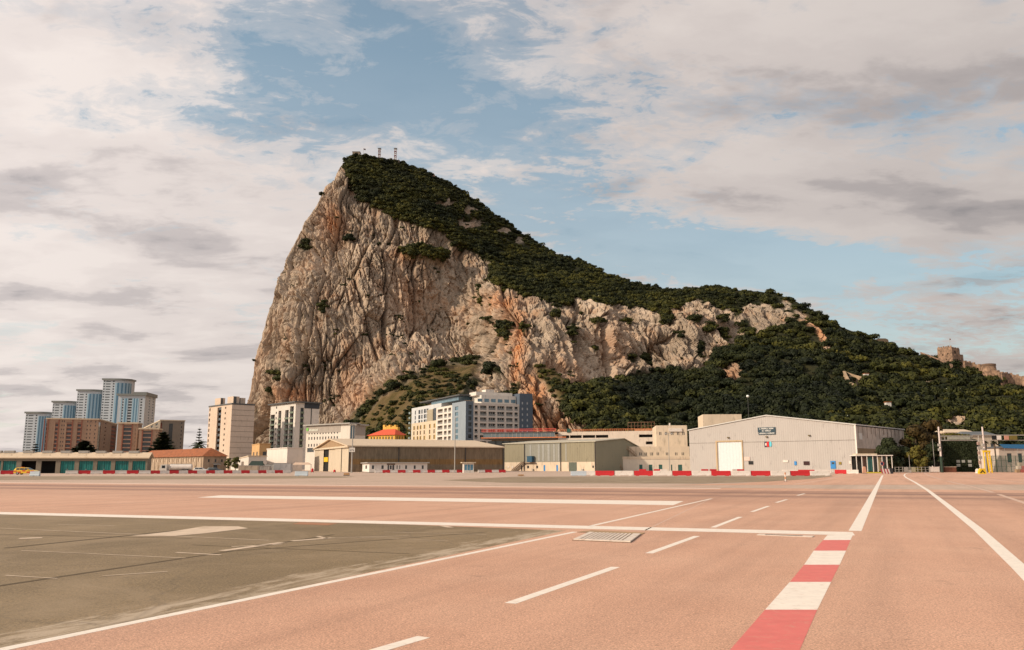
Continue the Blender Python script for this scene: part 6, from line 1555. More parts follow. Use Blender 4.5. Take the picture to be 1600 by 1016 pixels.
def truck():
    Y = 222; r = empty('tanker_truck', Vector(((252 - CX) / F * CP * Y, Y, 0)), .05); tag(r, 'white tanker truck parked before the tan hipped building', 'truck')
    MB().prism([(0, .45), (0, 1.1), (.35, 2.15), (1.75, 2.25), (1.75, .45)], -1.1, 1.1, 'y').build('cab', STEELW, r)
    MB().add([(.06, -.95, 1.2), (.06, .95, 1.2), (.31, .9, 2.0), (.31, -.9, 2.0), (-.01, -.95, 1.22), (-.01, .95, 1.22), (.26, .9, 2.02), (.26, -.9, 2.02)], [(0, 1, 2, 3), (7, 6, 5, 4), (4, 5, 1, 0), (6, 7, 3, 2)]).build('windscreen', GLASS, r)
    for s in (-1, 1): MB().box(.55, 1.4, s * 1.105 - .01, s * 1.105 + .01, 1.25, 1.95).build('side_window', GLASS, r)
    MB().box(1.5, 8.0, -.45, .45, .5, .8).build('chassis', BLK, r)
    MB().tube([(2.3, 0, 1.5), (2.4, 0, 1.5), (7.9, 0, 1.5), (8.0, 0, 1.5)], [.55, .78, .78, .55], 16).build('tank', WHITEB, r)
    MB().box(2.4, 7.9, -.2, .2, 2.25, 2.4).build('walkway', STEELG, r)
    for x in (.9, 5.9, 7.0):
        for s in (-1, 1): wheel(r, x, s * .92, .48, .3)
truck()
def small_car(px, Y, col, label, rz):
    r = empty('parked_car', Vector(((px - CX) / F * CP * Y, Y, 0)), rz); tag(r, label, 'car')
    def pr(w, zb, zs, wt, zt): return [(w * .9, zb), (w, zb + .12), (w, zs), (wt, zt)]
    S = [(-2.0, pr(.72, .42, .72, .64, .85)), (-1.9, pr(.84, .28, .9, .68, 1.25)), (-1.3, pr(.86, .26, .93, .70, 1.42)), (0, pr(.86, .26, .93, .70, 1.43)), (.8, pr(.86, .26, .9, .74, .98)), (1.7, pr(.82, .28, .78, .7, .84)), (2.0, pr(.68, .38, .58, .6, .64))]
    body_loft(S, 'body', col, r)
    for s in (-1, 1):
        for (x0, x1, x2, x3) in ((-1.6, -.6, -.6, -1.5), (-.52, .62, .15, -.52)):
            q = [(x0, .96), (x1, .96), (x2, 1.33), (x3, 1.33)]; f = lambda z: .865 - (z - .93) * .16 / .5
            MB().add([(x, s * (f(z) + .012), z) for x, z in q] + [(x, s * (f(z) - .02), z) for x, z in q], [(0, 1, 2, 3), (7, 6, 5, 4), (0, 4, 5, 1), (1, 5, 6, 2), (2, 6, 7, 3), (3, 7, 4, 0)]).build('side_window', GLASS, r)
        wheel(r, -1.25, s * .76, .31); wheel(r, 1.25, s * .76, .31)
small_car(315, 238, mat('white_car_paint', (0.62, 0.6, 0.57), .3), 'white car parked below the eaves of the tan hipped building', .1)
small_car(336, 242, mat('dark_car_paint', (0.03, 0.035, 0.04), .3), 'dark car parked at the right end of the tan hipped building', -.2)

# ------------------------------------------------------------------ poles, lamps, masts
def lamp_post(px, ybase_Y, ytop, label, head='arm', r0=.14, board=None):
    Y = ybase_Y; p = Vector(((px - CX) / F * CP * Y, Y, 0)); r = empty('lamp_post', p); tag(r, label, 'lamp post'); H = P(px, ytop, Y).z
    MB().tube([(0, 0, 0), (0, 0, H * .5), (0, 0, H)], [r0, r0 * .8, r0 * .55], 10).build('pole', mat('dark_mast_steel', (0.05, 0.05, 0.045)) if head == 'ball' else STEELG, r); MB().box(-.3, .3, -.3, .3, 0, .12).build('base_plate', STEELG, r)
    if head == 'arm':
        MB().box(-.9, .9, -.12, .12, H - .05, H + .08).build('cross_arm', STEELG, r)
        for s in (-.75, .75): MB().box(s - .28, s + .28, -.35, .1, H - .32, H - .053).build('lamp_head', STEELG, r)
    elif head == 'ball':
        MB().ball((0, 0, H + .45), .6, .6, .5).build('lamp_head', mat('white_lamp_glass', (0.75, 0.75, 0.7), .3), r)
    if board:
        z = P(px, board[1], Y).z; w = board[0] / F * Y; hh = board[2] / F * Y
        b = MB().box(-w / 2, w / 2, -.22, -.15, z - hh / 2, z + hh / 2).build('board', STEELW, r)
        t = MB()
        for i in range(3):
            x = -w * .36 + w * .27 * i; t.box(x, x + w * .05, -.25, -.223, z - hh * .3, z + hh * .3); t.box(x + w * .051, x + w * .17, -.25, -.223, z - hh * (.05 if i == 1 else .3), z - hh * (.05 if i == 1 else .3) + hh * .12); 
        t.build('lettering', BLK, b)
lamp_post(549.5, 232, 663, 'tall grey lamp post carrying a small white board beside the brown hangar', 'arm', .2, (8.5, 703, 6.5))
lamp_post(710.5, 226, 652, 'tall thin lamp post standing before the right half of the brown hangar', 'none', .15)
lamp_post(1046, 215, 677, 'thin lamp post before the beige terminal building', 'arm', .12)
lamp_post(1173.5, 330, 621, 'tall mast with white globe lamp rising behind the grey hangar roof', 'ball', .2)
lamp_post(1460.5, 250, 686, 'thin grey post in front of the dark trees left of the gantry', 'none', .1)
lamp_post(1421.5, 225, 711, 'short thin post left of the white gate panel', 'none', .07)
# marker post on the near tarmac edge
p = G(1227.5, 752.5); r = empty('marker_post', p); tag(r, 'slim orange and white marker post standing before the barriers', 'marker post')
for i in range(4): MB().tube([(0, 0, .03 + i * .25), (0, 0, .03 + (i + 1) * .25 - .002)], .09, 8).build('band', mat('faded_orange_band', (0.55, 0.25, 0.13)) if i % 2 else WHITEB, r)
MB().tube([(0, 0, 0), (0, 0, .029)], .22, 10).build('foot', BLK, r)

def hill(px, py):
    k = np.argmin((RPX - px) ** 2 + (RPY - py) ** 2); return Vector(RW.reshape(-1, 3)[k])
def radio_mast(px, yb, yt, label):
    p = hill(px, yb); r = empty('radio_mast', p); tag(r, label, 'radio mast', 'red and white masts on the summit')
    H = P(px, yt - 1.5, p.y).z - p.z; n = 6; w = 1.25
    for i in range(n):
        z0, z1 = H * i / n, H * (i + 1) / n; mb = MB()
        for sx in (-w, w):
            for sy in (-w, w): mb.tube([(sx, sy, z0), (sx, sy, z1 - .01)], .22, 5)
        for a, b in (((-w, -w), (w, -w)), ((w, -w), (w, w)), ((w, w), (-w, w)), ((-w, w), (-w, -w))):
            mb.tube([(*a, z0), (*b, z1 - .05)], .16, 4); mb.tube([(*a, z1 - .3), (*b, z1 - .3)], .2, 4)
        mb.box(-w, w, -w, w, z1 - .35, z1 - .1)
        mb.build('mast_section', mat('mast_red', (0.20, 0.05, 0.04), .6) if i % 2 == 0 else mat('mast_white', (0.5, 0.47, 0.45), .6), r)
    MB().box(-2.0, 2.0, -2.0, 2.0, H, H + .5).build('platform', ROOFD, r)
    for s in (-1.7, 0, 1.7): MB().tube([(s, 0, H + .5), (s, 0, H + 2.2)], .14, 5).build('aerial', ROOFD, r)
radio_mast(593.2, 246.5, 234.5, 'left of the two red and white lattice masts on the summit')
radio_mast(617.6, 249.5, 234.5, 'right of the two red and white lattice masts on the summit')
def summit_bits():
    p = hill(557, 243); r = empty('summit_bunker', p - Vector((0, 0, 2))); tag(r, 'small stone lookout at the very top of the cliff', 'lookout')
    MB().box(-4.5, 4.5, -3, 4, 0, 4.6).build('wall', wallmat('old_stone', (0.24, 0.19, 0.15), .5), r); MB().box(-4.9, 4.9, -3.4, 4.4, 4.603, 5.1).build('roof', wallmat('old_stone2', (0.2, 0.16, 0.13)), r)
    p = hill(567, 244); r = empty('flagpole', p); tag(r, 'thin flagpole with a flag between lookout and left mast', 'flagpole')
    MB().tube([(0, 0, -1), (0, 0, 10.5)], [.16, .1], 6).build('pole', STEELG, r)
    v, f = [], []
    for i in range(7):
        for j in (0, 1): v.append((.1 + i * .42, .18 * math.sin(i * 1.1), 10.3 - 1.9 * (1 - j) - .12 * i))
    f = [(2 * i, 2 * i + 2, 2 * i + 3, 2 * i + 1) for i in range(6)]; v2 = v + [(a, b + .03, c) for a, b, c in v]; f2 = f + [tuple(14 + q for q in reversed(t)) for t in f]
    MB().add(v2, f2).build('flag', mat('dark_flag', (0.08, 0.06, 0.07)), r)
    p = hill(623.5, 250); r = empty('summit_hut', p - Vector((0, 0, 1))); tag(r, 'tiny hut with a pointed aerial just right of the right mast', 'hut')
    MB().box(-1.6, 1.6, -1.5, 1.5, 0, 3).build('wall', wallmat('old_stone', (0.24, 0.19, 0.15)), r); MB().add([(-1.9, -1.8, 3.003), (1.9, -1.8, 3.003), (1.9, 1.8, 3.003), (-1.9, 1.8, 3.003), (0, 0, 4.6)], [(0, 1, 4), (1, 2, 4), (2, 3, 4), (3, 0, 4), (3, 2, 1, 0)]).build('roof', ROOFD, r); MB().tube([(0, 0, 4.5), (0, 0, 7)], .1, 5).build('aerial', ROOFD, r)
    p = hill(678, 271); r = empty('ridge_bunker', p - Vector((0, 0, 1.5))); tag(r, 'small pinkish bunker sitting on the upper ridge line', 'bunker')
    MB().prism([(-3, 0), (-3, 2.5), (-1.2, 3.9), (1.5, 3.9), (3.2, 2.2), (3.2, 0)], -2.5, 2.5, 'y').build('wall', wallmat('pink_stone', (0.42, 0.30, 0.23), .3), r); MB().box(-.6, .6, -2.56, -2.503, 1.2, 2.6).build('opening', DARK, r)
    p = hill(1376, 533); r = empty('hill_bunker', p - Vector((0, 0, 2))); tag(r, 'low brown rounded battery on the ridge left of the castle', 'battery')
    MB().prism([(-6, 0), (-5.6, 3.6), (-3, 4.6), (3.5, 4.6), (6, 3.4), (6.6, 0)], -5, 5, 'y').build('wall', wallmat('brown_stone', (0.15, 0.105, 0.07), .4), r); MB().box(-1, 1, -5.06, -5.003, 1, 2).build('opening', DARK, r)
summit_bits()

# ------------------------------------------------------------------ castle on the right-hand ridge
STONE = mat('castle_stone', (0.33, 0.205, 0.135), .9, .35, .3, .4, (0.15, 0.095, 0.065), .6, .35)
def castle():
    p = hill(1488, 576); Y = p.y
    B = Bld('castle_keep', 'square orange stone castle keep standing on the right-hand ridge', 'castle keep', CX + P(1488.5, 562, Y).x / Y * F / CP, Y, 32)
    B.root.location.z = 0
    zb = p.z - 10; ax = lambda px: B.L(px, 560)[0]; rx = lambda px: B.R(px, 560)[0]
    H = P(1487, 541.5, Y).z; H2 = P(1504, 552, Y).z; Hr = P(1495, 543.5, Y).z; wl = ax(1465.5); w1, w2 = rx(1500.5), rx(1507)
    mb = MB(); hl = holed(mb, 'L', 0, wl, zb, H, [(wl * .25, wl * .33, H - 7, H - 5.5), (wl * .6, wl * .68, H - 7.5, H - 6), (wl * .4, wl * .47, H - 12, H - 10.5)], .6)
    hr = holed(mb, 'R', 0, w1, zb, Hr, [(w1 * .3, w1 * .5, Hr - 5, Hr - 2.5), (w1 * .55, w1 * .65, Hr - 13, Hr - 10.5), (w1 * .75, w1 * .85, Hr - 16, Hr - 13)], .6)
    mb.add([(w1, 0, zb), (w1, wl, zb), (w1, wl, Hr), (w1, 0, Hr)], [(0, 1, 2, 3)]); mb.add([(0, wl, zb), (w1, wl, zb), (w1, wl, Hr), (0, wl, H)], [(3, 2, 1, 0)]); mb.add([(0, 0, H - .5), (w1, 0, Hr - .5), (w1, wl, Hr - .5), (0, wl, H - .5)], [(0, 1, 2, 3)])
    B.part('keep_wall', mb, STONE); panes(B, 'L', hl, .55, DARK); panes(B, 'R', hr, .55, DARK)
    B.part('lower_tower', MB().box(w1 + .003, w2, 1, wl * .8, zb, H2), STONE)
    for i in range(6): B.part('merlon', MB().box(-.05, .8, wl * i / 6 + .3, wl * (i + .55) / 6 + .3, H + .003, H + .9 + .3 * (i % 2)), STONE)
    for i in range(3): B.part('merlon', MB().box(w1 * (i + .2) / 3, w1 * (i + .75) / 3, -.05, .8, Hr + .003, Hr + .8), STONE)
    B.part('flagpole', MB().tube([(w1 * .2, wl * .2, H - .6), (w1 * .2, wl * .2, H + 8)], .12, 5), STEELG); B.part('flag', MB().box(w1 * .2 + .13, w1 * .2 + 2.2, wl * .2 - .03, wl * .2 + .03, H + 6.6, H + 7.9), mat('faded_red_flag', (0.45, 0.2, 0.18)))
castle()
def stone_wall(pts, h, th, label, mer=False):
    """pts: (px, py of wall foot); follows the ridge"""
    q = [hill(*a) for a in pts]; r = empty('castle_wall', q[0]); tag(r, label, 'stone wall'); o = q[0]
    for a, b in zip(q[:-1], q[1:]):
        d = (b - a); d.z = 0; n = Vector((-d.y, d.x, 0)).normalized() * th / 2
        c = [a - n, b - n, b + n, a + n]; lo = 8
        hh = [h, h, h, h]
        vs_ = [Vector((v.x, v.y, (a.z if i in (0, 3) else b.z) - lo)) - o for i, v in enumerate(c)] + [Vector((v.x, v.y, (a.z if i in (0, 3) else b.z) + h)) - o for i, v in enumerate(c)]
        MB().add(vs_, [(3, 2, 1, 0), (4, 5, 6, 7), (0, 1, 5, 4), (1, 2, 6, 5), (2, 3, 7, 6), (3, 0, 4, 7)]).build('wall_section', STONE, r)
        k = max(2, int(d.length / 6)) if mer else 0
        for i in range(k):
            t = (i + .3) / k; pt = a.lerp(b, t) - o; e = d.normalized() * 1.0; w = n * 1.05
            z = pt.z + h - .3
            vs_ = [Vector((pt.x, pt.y, 0)) + s1 * e + s2 * w for s1, s2 in ((-1, -1), (1, -1), (1, 1), (-1, 1))]
            MB().add([(v.x, v.y, z) for v in vs_] + [(v.x, v.y, z + 1.3) for v in vs_], [(3, 2, 1, 0), (4, 5, 6, 7), (0, 1, 5, 4), (1, 2, 6, 5), (2, 3, 7, 6), (3, 0, 4, 7)]).build('merlon', STONE, r)
    return r
stone_wall([(1438, 562), (1452, 566), (1468, 572), (1488, 582)], 6.5, 2.0, 'old stone wall climbing left from the castle keep')
stone_wall([(1506, 582), (1520, 584), (1538, 588)], 9.5, 2.0, 'old stone wall between castle keep and round turret', True)
stone_wall([(1554, 596), (1566, 602), (1580, 603), (1600, 608), (1640, 620)], 11, 2.0, 'old stone wall running right from the round turret to the frame edge', True)
def turret():
    p = hill(1547, 592); r = empty('round_turret', p - Vector((0, 0, 5))); tag(r, 'round stone turret with sloping skirt right of the castle keep', 'turret')
    MB().tube([(0, 0, 0), (0, 0, 8), (0, 0, 16.5)], [9, 6.6, 5.8], 18).build('turret_wall', STONE, r); MB().tube([(0, 0, 16.503), (0, 0, 18.2), (0, 0, 18.6)], [6.1, 6.1, 4], 18).build('turret_top', mat('dark_castle_stone', (0.16, 0.10, 0.07), .9, .3, .3), r)
    MB().add([(-8, -7, 0), (4, -8, 0), (3, -4, 9), (-7, -3, 10.5), (-8, 0, 0), (4, 0, 0), (3, 0, 9), (-7, 0, 10.5)], [(0, 1, 2, 3), (7, 6, 5, 4), (0, 3, 7, 4), (1, 5, 6, 2), (3, 2, 6, 7)]).build('skirt', STONE, r)
turret()
def slope_wall(pts, label):
    q = [hill(*a) for a in pts]; r = empty('hillside_wall', q[0]); tag(r, label, 'hillside wall'); o = q[0]
    for a, b in zip(q[:-1], q[1:]):
        d = b - a; n = Vector((-d.y, d.x, 0)).normalized() * .9
        c = [a - n, b - n, b + n, a + n]
        vs_ = [v - o - Vector((0, 0, 3)) for v in c] + [v - o + Vector((0, 0, 3.6)) for v in c]
        MB().add(vs_, [(3, 2, 1, 0), (4, 5, 6, 7), (0, 1, 5, 4), (1, 2, 6, 5), (2, 3, 7, 6), (3, 0, 4, 7)]).build('wall_section', mat('hill_wall_stone', (0.36, 0.25, 0.16), .9, .2, .3), r)
slope_wall([(1316, 592), (1328, 603), (1340, 612), (1352, 622)], 'pale stone wall stepping down the wooded slope to the right')
slope_wall([(1317, 589), (1335, 594), (1351, 599)], 'short pale terrace wall on the slope above the stepped wall')
for (px, py, lb) in [(1353, 596, 'tiny white hut at the end of the terrace wall on the slope'), (1390, 638, 'tiny pinkish hut among the trees above the shelter')]:
    p = hill(px, py); r = empty('slope_hut', p); tag(r, lb, 'hut')
    MB().box(-1.6, 1.6, -1.5, 1.5, -2, 5.5).build('wall', WHITEW, r); MB().box(-1.9, 1.9, -1.8, 1.8, 5.503, 5.9).build('roof', TILE, r)

# ------------------------------------------------------------------ trees and plants
BARK = mat('bark', (0.09, 0.065, 0.045), .9, .25, 2.0, .3)
def leaves_obj(name, centres, radii, n, size, m, parent, seed, squash=.85):
    V_, F_, LN = leaf_cloud([np.array(c) for c in centres], radii, n, size, np.random.default_rng(seed), squash)
    me = bpy.data.meshes.new(name); me.from_pydata([tuple(v) for v in V_], [], F_); me.update(); crown_normals(me, LN)
    return link(name, me, m, parent)
DKLEAF = leaf_mat('dark_leaves', [(0.010, 0.014, 0.006), (0.02, 0.026, 0.009), (0.034, 0.04, 0.011)], False)
AUT = leaf_mat('rusty_leaves', [(0.014, 0.015, 0.005), (0.03, 0.026, 0.008), (0.075, 0.042, 0.010), (0.13, 0.062, 0.012)], False)
YG = leaf_mat('yellow_green_leaves', [(0.04, 0.045, 0.01), (0.10, 0.085, 0.015), (0.20, 0.145, 0.02)], False)
MIDL = leaf_mat('mid_green_leaves', [(0.03, 0.036, 0.008), (0.06, 0.062, 0.012), (0.11, 0.095, 0.018)], False)
def broad_tree(px, Y, y_top, w_px, label, m, seed, crown_bottom=.15, n=2600, size=.28, name='broadleaf_tree'):
    p = Vector(((px - CX) / F * CP * Y, Y, 0)); r = empty(name, p); tag(r, label, 'tree' if name.endswith('tree') else 'shrub')
    H = P(px, y_top, Y).z; W = w_px / F * Y / 2; rd = np.random.default_rng(seed)
    tr = MB().tube([(0, 0, 0), (.1, 0, H * .3), (0, .1, H * .62)], [.03 * H, .022 * H, .01 * H], 8)
    tr.build('trunk', BARK, r)
    cs, rs = [], []
    for i in range(16):
        a = rd.random() * 6.28; t = crown_bottom + (1 - crown_bottom) * rd.random() ** .7; prof = math.sin(math.pi * min(.93, max(.12, (t - crown_bottom) / (1 - crown_bottom) * .82 + .12))) ** .6
        q = rd.random() ** .5 * W * .72 * prof; z = H * t * .86
        cs.append((q * math.cos(a), q * math.sin(a), z)); rs.append(W * (.26 + .2 * rd.random()))
        if i < 6: MB().tube([(0, 0, H * .25), (cs[-1][0] * .5, cs[-1][1] * .5, (H * .25 + z) * .5), cs[-1]], [.012 * H, .008 * H, .003 * H], 5).build('limb', BARK, r)
    leaves_obj('crown', cs, rs, n, size, m, r, seed)
broad_tree(1389, 236, 684, 52, 'large dark green tree against the side of the grey hangar', DKLEAF, 11, .05, 3600, .32)
broad_tree(1434, 262, 662, 58, 'rusty orange-green tree rising behind the grey hangar corner', AUT, 12, .1, 3800, .38)
broad_tree(1461, 270, 652, 46, 'taller olive and rust tree left of the white gantry pole', AUT, 13, .1, 3200, .38)
broad_tree(1435, 248, 695, 34, 'yellow-green bush in the dark gap left of the gantry', YG, 14, .02, 2200, .26, 'rounded_shrub')
broad_tree(1415, 252, 700, 46, 'dark shrub behind the gate railing', DKLEAF, 15, .02, 2400, .3, 'rounded_shrub')
broad_tree(1457, 256, 690, 42, 'dark tree behind the thin grey post', DKLEAF, 16, .02, 2600, .3)
broad_tree(356.5, 258, 714, 13, 'left of two small round green trees by the tan building', MIDL, 17, .3, 900, .16)
broad_tree(367.5, 250, 712.5, 17, 'larger right one of two small round green trees by the tan building', MIDL, 18, .3, 1100, .16)
broad_tree(1590, 330, 672, 60, 'dark tree behind the blue awning at the right edge', DKLEAF, 19, .05, 2400, .35)

def pine(px, Y, y_top, w_px, label, seed, tiers=11, dens=1.0, bottom=.12):
    """araucaria: straight stem with whorls of near-level branches"""
    p = Vector(((px - CX) / F * CP * Y, Y, 0)); r = empty('pine_tree', p); tag(r, label, 'tree')
    H = P(px, y_top, Y).z; W = w_px / F * Y / 2; rd = np.random.default_rng(seed)
    MB().tube([(0, 0, 0), (0, 0, H * .6), (0, 0, H)], [.018 * H, .011 * H, .002 * H], 7).build('trunk', BARK, r)
    V_, F_ = [], []
    for t in range(tiers):
        f = bottom + (1 - bottom) * t / tiers; z = H * f; R = W * (1 - ((f - bottom) / (1 - bottom)) ** 1.15) + .15 * W * .2
        nb = 7
        for b in range(nb):
            a = 6.283 * b / nb + rd.random() * .5; tip = np.array([math.cos(a) * R, math.sin(a) * R, z + R * (.12 + .1 * rd.random())]); base = np.array([0, 0, z])
            nl = max(5, int(16 * dens * R / W + 3))
            for i in range(nl):
                s = .12 + .88 * (i + rd.random()) / nl; c = base + (tip - base) * s + rd.normal(size=3) * np.array([.05, .05, .03]) * W
                sz = W * .085 * (1.25 - .5 * s); u = (tip - base) / (np.linalg.norm(tip - base) + 1e-6); v = np.cross(u, [0, 0, 1.0]) + rd.normal(size=3) * .35; v /= np.linalg.norm(v) + 1e-9
                k = len(V_); V_ += [c - u * sz * 1.5, c + v * sz, c + u * sz * 1.5, c - v * sz]; F_.append((k, k + 1, k + 2, k + 3))
    me = bpy.data.meshes.new('crown'); me.from_pydata([tuple(v) for v in V_], [], F_); me.update(); link('crown', me, DKLEAF, r)
pine(129.5, 330, 688, 74, 'broad dark pine in front of the long brown block', 21, 12, 2.2, .05)
pine(252, 340, 673, 62, 'dark layered pine left of the terracotta roof', 22, 13, 2.2, .1)
pine(308.5, 345, 667, 27, 'slim open pine left of the pink block', 23, 15, .9, .05)
pine(52, 360, 691, 30, 'small slim pine before the leftmost tower', 24, 10, 1.4, .05)
pine(213, 350, 698, 26, 'small dark pine top between the narrow brown blocks', 25, 8, 1.5, .05)
# fan palm under the slim pine, and palms by the gate
def palm(px, Y, y_top, w_px, label, seed, nfr=22):
    p = Vector(((px - CX) / F * CP * Y, Y, 0)); r = empty('palm_tree', p); tag(r, label, 'palm'); H = P(px, y_top, Y).z; W = w_px / F * Y / 2; rd = np.random.default_rng(seed); hz = H - W * .45
    MB().tube([(0, 0, 0), (.05, 0, hz * .5), (0, 0, hz)], [.26, .2, .24], 8).build('trunk', BARK, r)
    for i in range(nfr):
        a = 6.283 * i / nfr * 2.4; el = -.35 + 1.5 * rd.random(); V_, F_ = [], []
        pr = None; n = 7
        for k in range(n + 1):
            s = k / n; rr = W * s * math.cos(el * (1 - .5 * s)); z = hz + W * s * math.sin(el) - W * .55 * s * s; wd = W * .16 * math.sin(math.pi * min(.96, s * .9 + .08)) + .02
            c = np.array([math.cos(a) * rr, math.sin(a) * rr, z]); t_ = np.array([-math.sin(a), math.cos(a), 0])
            V_ += [c - t_ * wd - np.array([0, 0, wd * .5]), c, c + t_ * wd - np.array([0, 0, wd * .5])]
        for k in range(n): F_ += [(3 * k, 3 * k + 1, 3 * k + 4, 3 * k + 3), (3 * k + 1, 3 * k + 2, 3 * k + 5, 3 * k + 4)]
        me = bpy.data.meshes.new('frond'); me.from_pydata([tuple(v) for v in V_], [], F_); me.update(); link('frond', me, DKLEAF, r)
palm(308, 330, 688, 30, 'dark spreading palm at the foot of the slim pine', 31)
palm(1557, 262, 688, 15, 'palm with shaggy trunk right of the yellow gate frame', 32)
palm(1543, 268, 688, 11, 'smaller palm behind the right white gantry pole', 33)

# ------------------------------------------------------------------ gate area on the right
def at(px, Y): return Vector(((px - CX) / F * CP * Y, Y, 0))
def ivy_building():
    B = Bld('ivy_building', 'low building wholly overgrown with dark ivy behind the gantry', 'building', 1528, 262, 80)
    wl = B.L(1476, 733)[0]; H = P(1500, 689.5, 262).z; wr = 10
    mb = MB(); shell(mb, wr, wl, 0, H, ()); B.part('wall', mb, wallmat('shade_dark_wall', (0.10, 0.085, 0.06)))  # wall coloured dark for the shade behind the ivy
    rd = np.random.default_rng(41); V_, F_ = [], []
    for i in range(5200):
        if rd.random() < .78: c = np.array([-.25 - .35 * rd.random(), rd.random() * wl, rd.random() ** .8 * (H + .5)]); nn = np.array([-1, 0, .3])
        else: c = np.array([rd.random() * wr, -.2 - .3 * rd.random(), rd.random() * (H + .4)]); nn = np.array([0, -1, .3])
        a = nn + .5 * rd.normal(size=3); a /= np.linalg.norm(a); t_ = np.cross(a, rd.normal(size=3)); t_ /= np.linalg.norm(t_); b2 = np.cross(a, t_); s = .2 + .2 * rd.random(); k = len(V_)
        V_ += [c - t_ * s, c - b2 * s, c + t_ * s, c + b2 * s]; F_.append((k, k + 1, k + 2, k + 3))
    me = bpy.data.meshes.new('ivy'); me.from_pydata([tuple(v) for v in V_], [], F_); me.update(); link('ivy', me, DKLEAF, B.root)
    for (a, b, y0, y1) in ((1493, 1498.6, 719, 723.2), (1501.5, 1506.5, 719, 723), (1511, 1516.5, 719, 723), (1493, 1498.6, 725, 729.6), (1511, 1516.5, 725, 729.6)):
        B.part('notice', MB().box(-.85, -.75, B.L(b, 722)[0], B.L(a, 722)[0], B.L(a, y1)[1], B.L(a, y0)[1]), mat('grey_notice', (0.30, 0.30, 0.26)))
ivy_building()
h_ = empty('clipped_hedge', at(1497, 285)); tag(h_, 'bright yellow-green hedge along the top of the ivy building', 'hedge')
leaves_obj('crown', [(x * 1.1 - 4.4, 0, P(1497, 677 + abs(x - 3) * .6, 285).z - .8) for x in range(9)], [1.15] * 9, 1500, .2, YG, h_, 42)
MB().box(-5, 5, -.4, 1.5, 0, P(1497, 682, 285).z - .5).build('planter', wallmat('shade_dark_wall', (0.10, 0.085, 0.06)), h_)  # planter takes the same painted shade tone
def shed(name, label, pxl, pxr, Y, y_eave, y_ridge, m, rm, depth=8, wins=0):
    B = Bld(name, label, 'building', pxl, Y, 3); wr = B.R(pxr, 730)[0]; H = P(pxl, y_eave, Y).z; zr = P(pxl, y_ridge, Y).z
    mb = MB(); ho = grid(wr * .08, wr * .92, H * .3, H * .85, wins, 1, .45, .7) if wins else []
    hr = holed(mb, 'R', 0, wr, 0, H, ho, .2); panes(B, 'R', hr, .15, GLASS); shell(mb, wr, depth, 0, H, ('R',)); B.part('wall', mb, m)
    B.part('roof', MB().add([(-.5, -.6, H + .003), (wr + .5, -.6, H + .003), (wr + .5, depth + .6, H + .003), (-.5, depth + .6, H + .003), (wr * .1, depth / 2, zr), (wr * .9, depth / 2, zr)], [(0, 1, 5, 4), (1, 2, 5), (2, 3, 4, 5), (3, 0, 4), (3, 2, 1, 0)]), rm)
shed('cream_shed', 'cream building with pale pitched roof behind the hedge', 1482, 1528, 325, 676, 670, BEIGE, ROOFC, 10)
shed('grey_roofed_house', 'beige house with slate grey roof behind the gantry', 1513, 1563, 310, 680.5, 673.5, BEIGE, mat('slate_roof', (0.12, 0.125, 0.13)), 10, 4)
shed('white_walled_building', 'white-walled low building with flat roof at the right edge', 1563, 1660, 290, 700, 697, wallmat('pinkish_white', (0.55, 0.45, 0.38)), ROOFD, 12, 5)
r = empty('blue_awning', at(1570, 285)); tag(r, 'blue awning over the white building at the right edge', 'awning')
z = P(1580, 694, 285).z
MB().add([(0, 2, z), (9, 2, z - .1), (9, -.6, z - 1.6), (0, -.6, z - 1.3), (0, 2, z - .12), (9, 2, z - .22), (9, -.6, z - 1.72), (0, -.6, z - 1.42)], [(0, 1, 2, 3), (7, 6, 5, 4), (3, 2, 6, 7), (0, 3, 7, 4), (1, 5, 6, 2)]).build('canopy', mat('awning_blue', (0.015, 0.085, 0.18), .7), r)
for x in (.2, 4.5, 8.8): MB().tube([(x, -.5, 0), (x, -.5, z - 1.5)], .06, 6).build('post', STEELG, r)
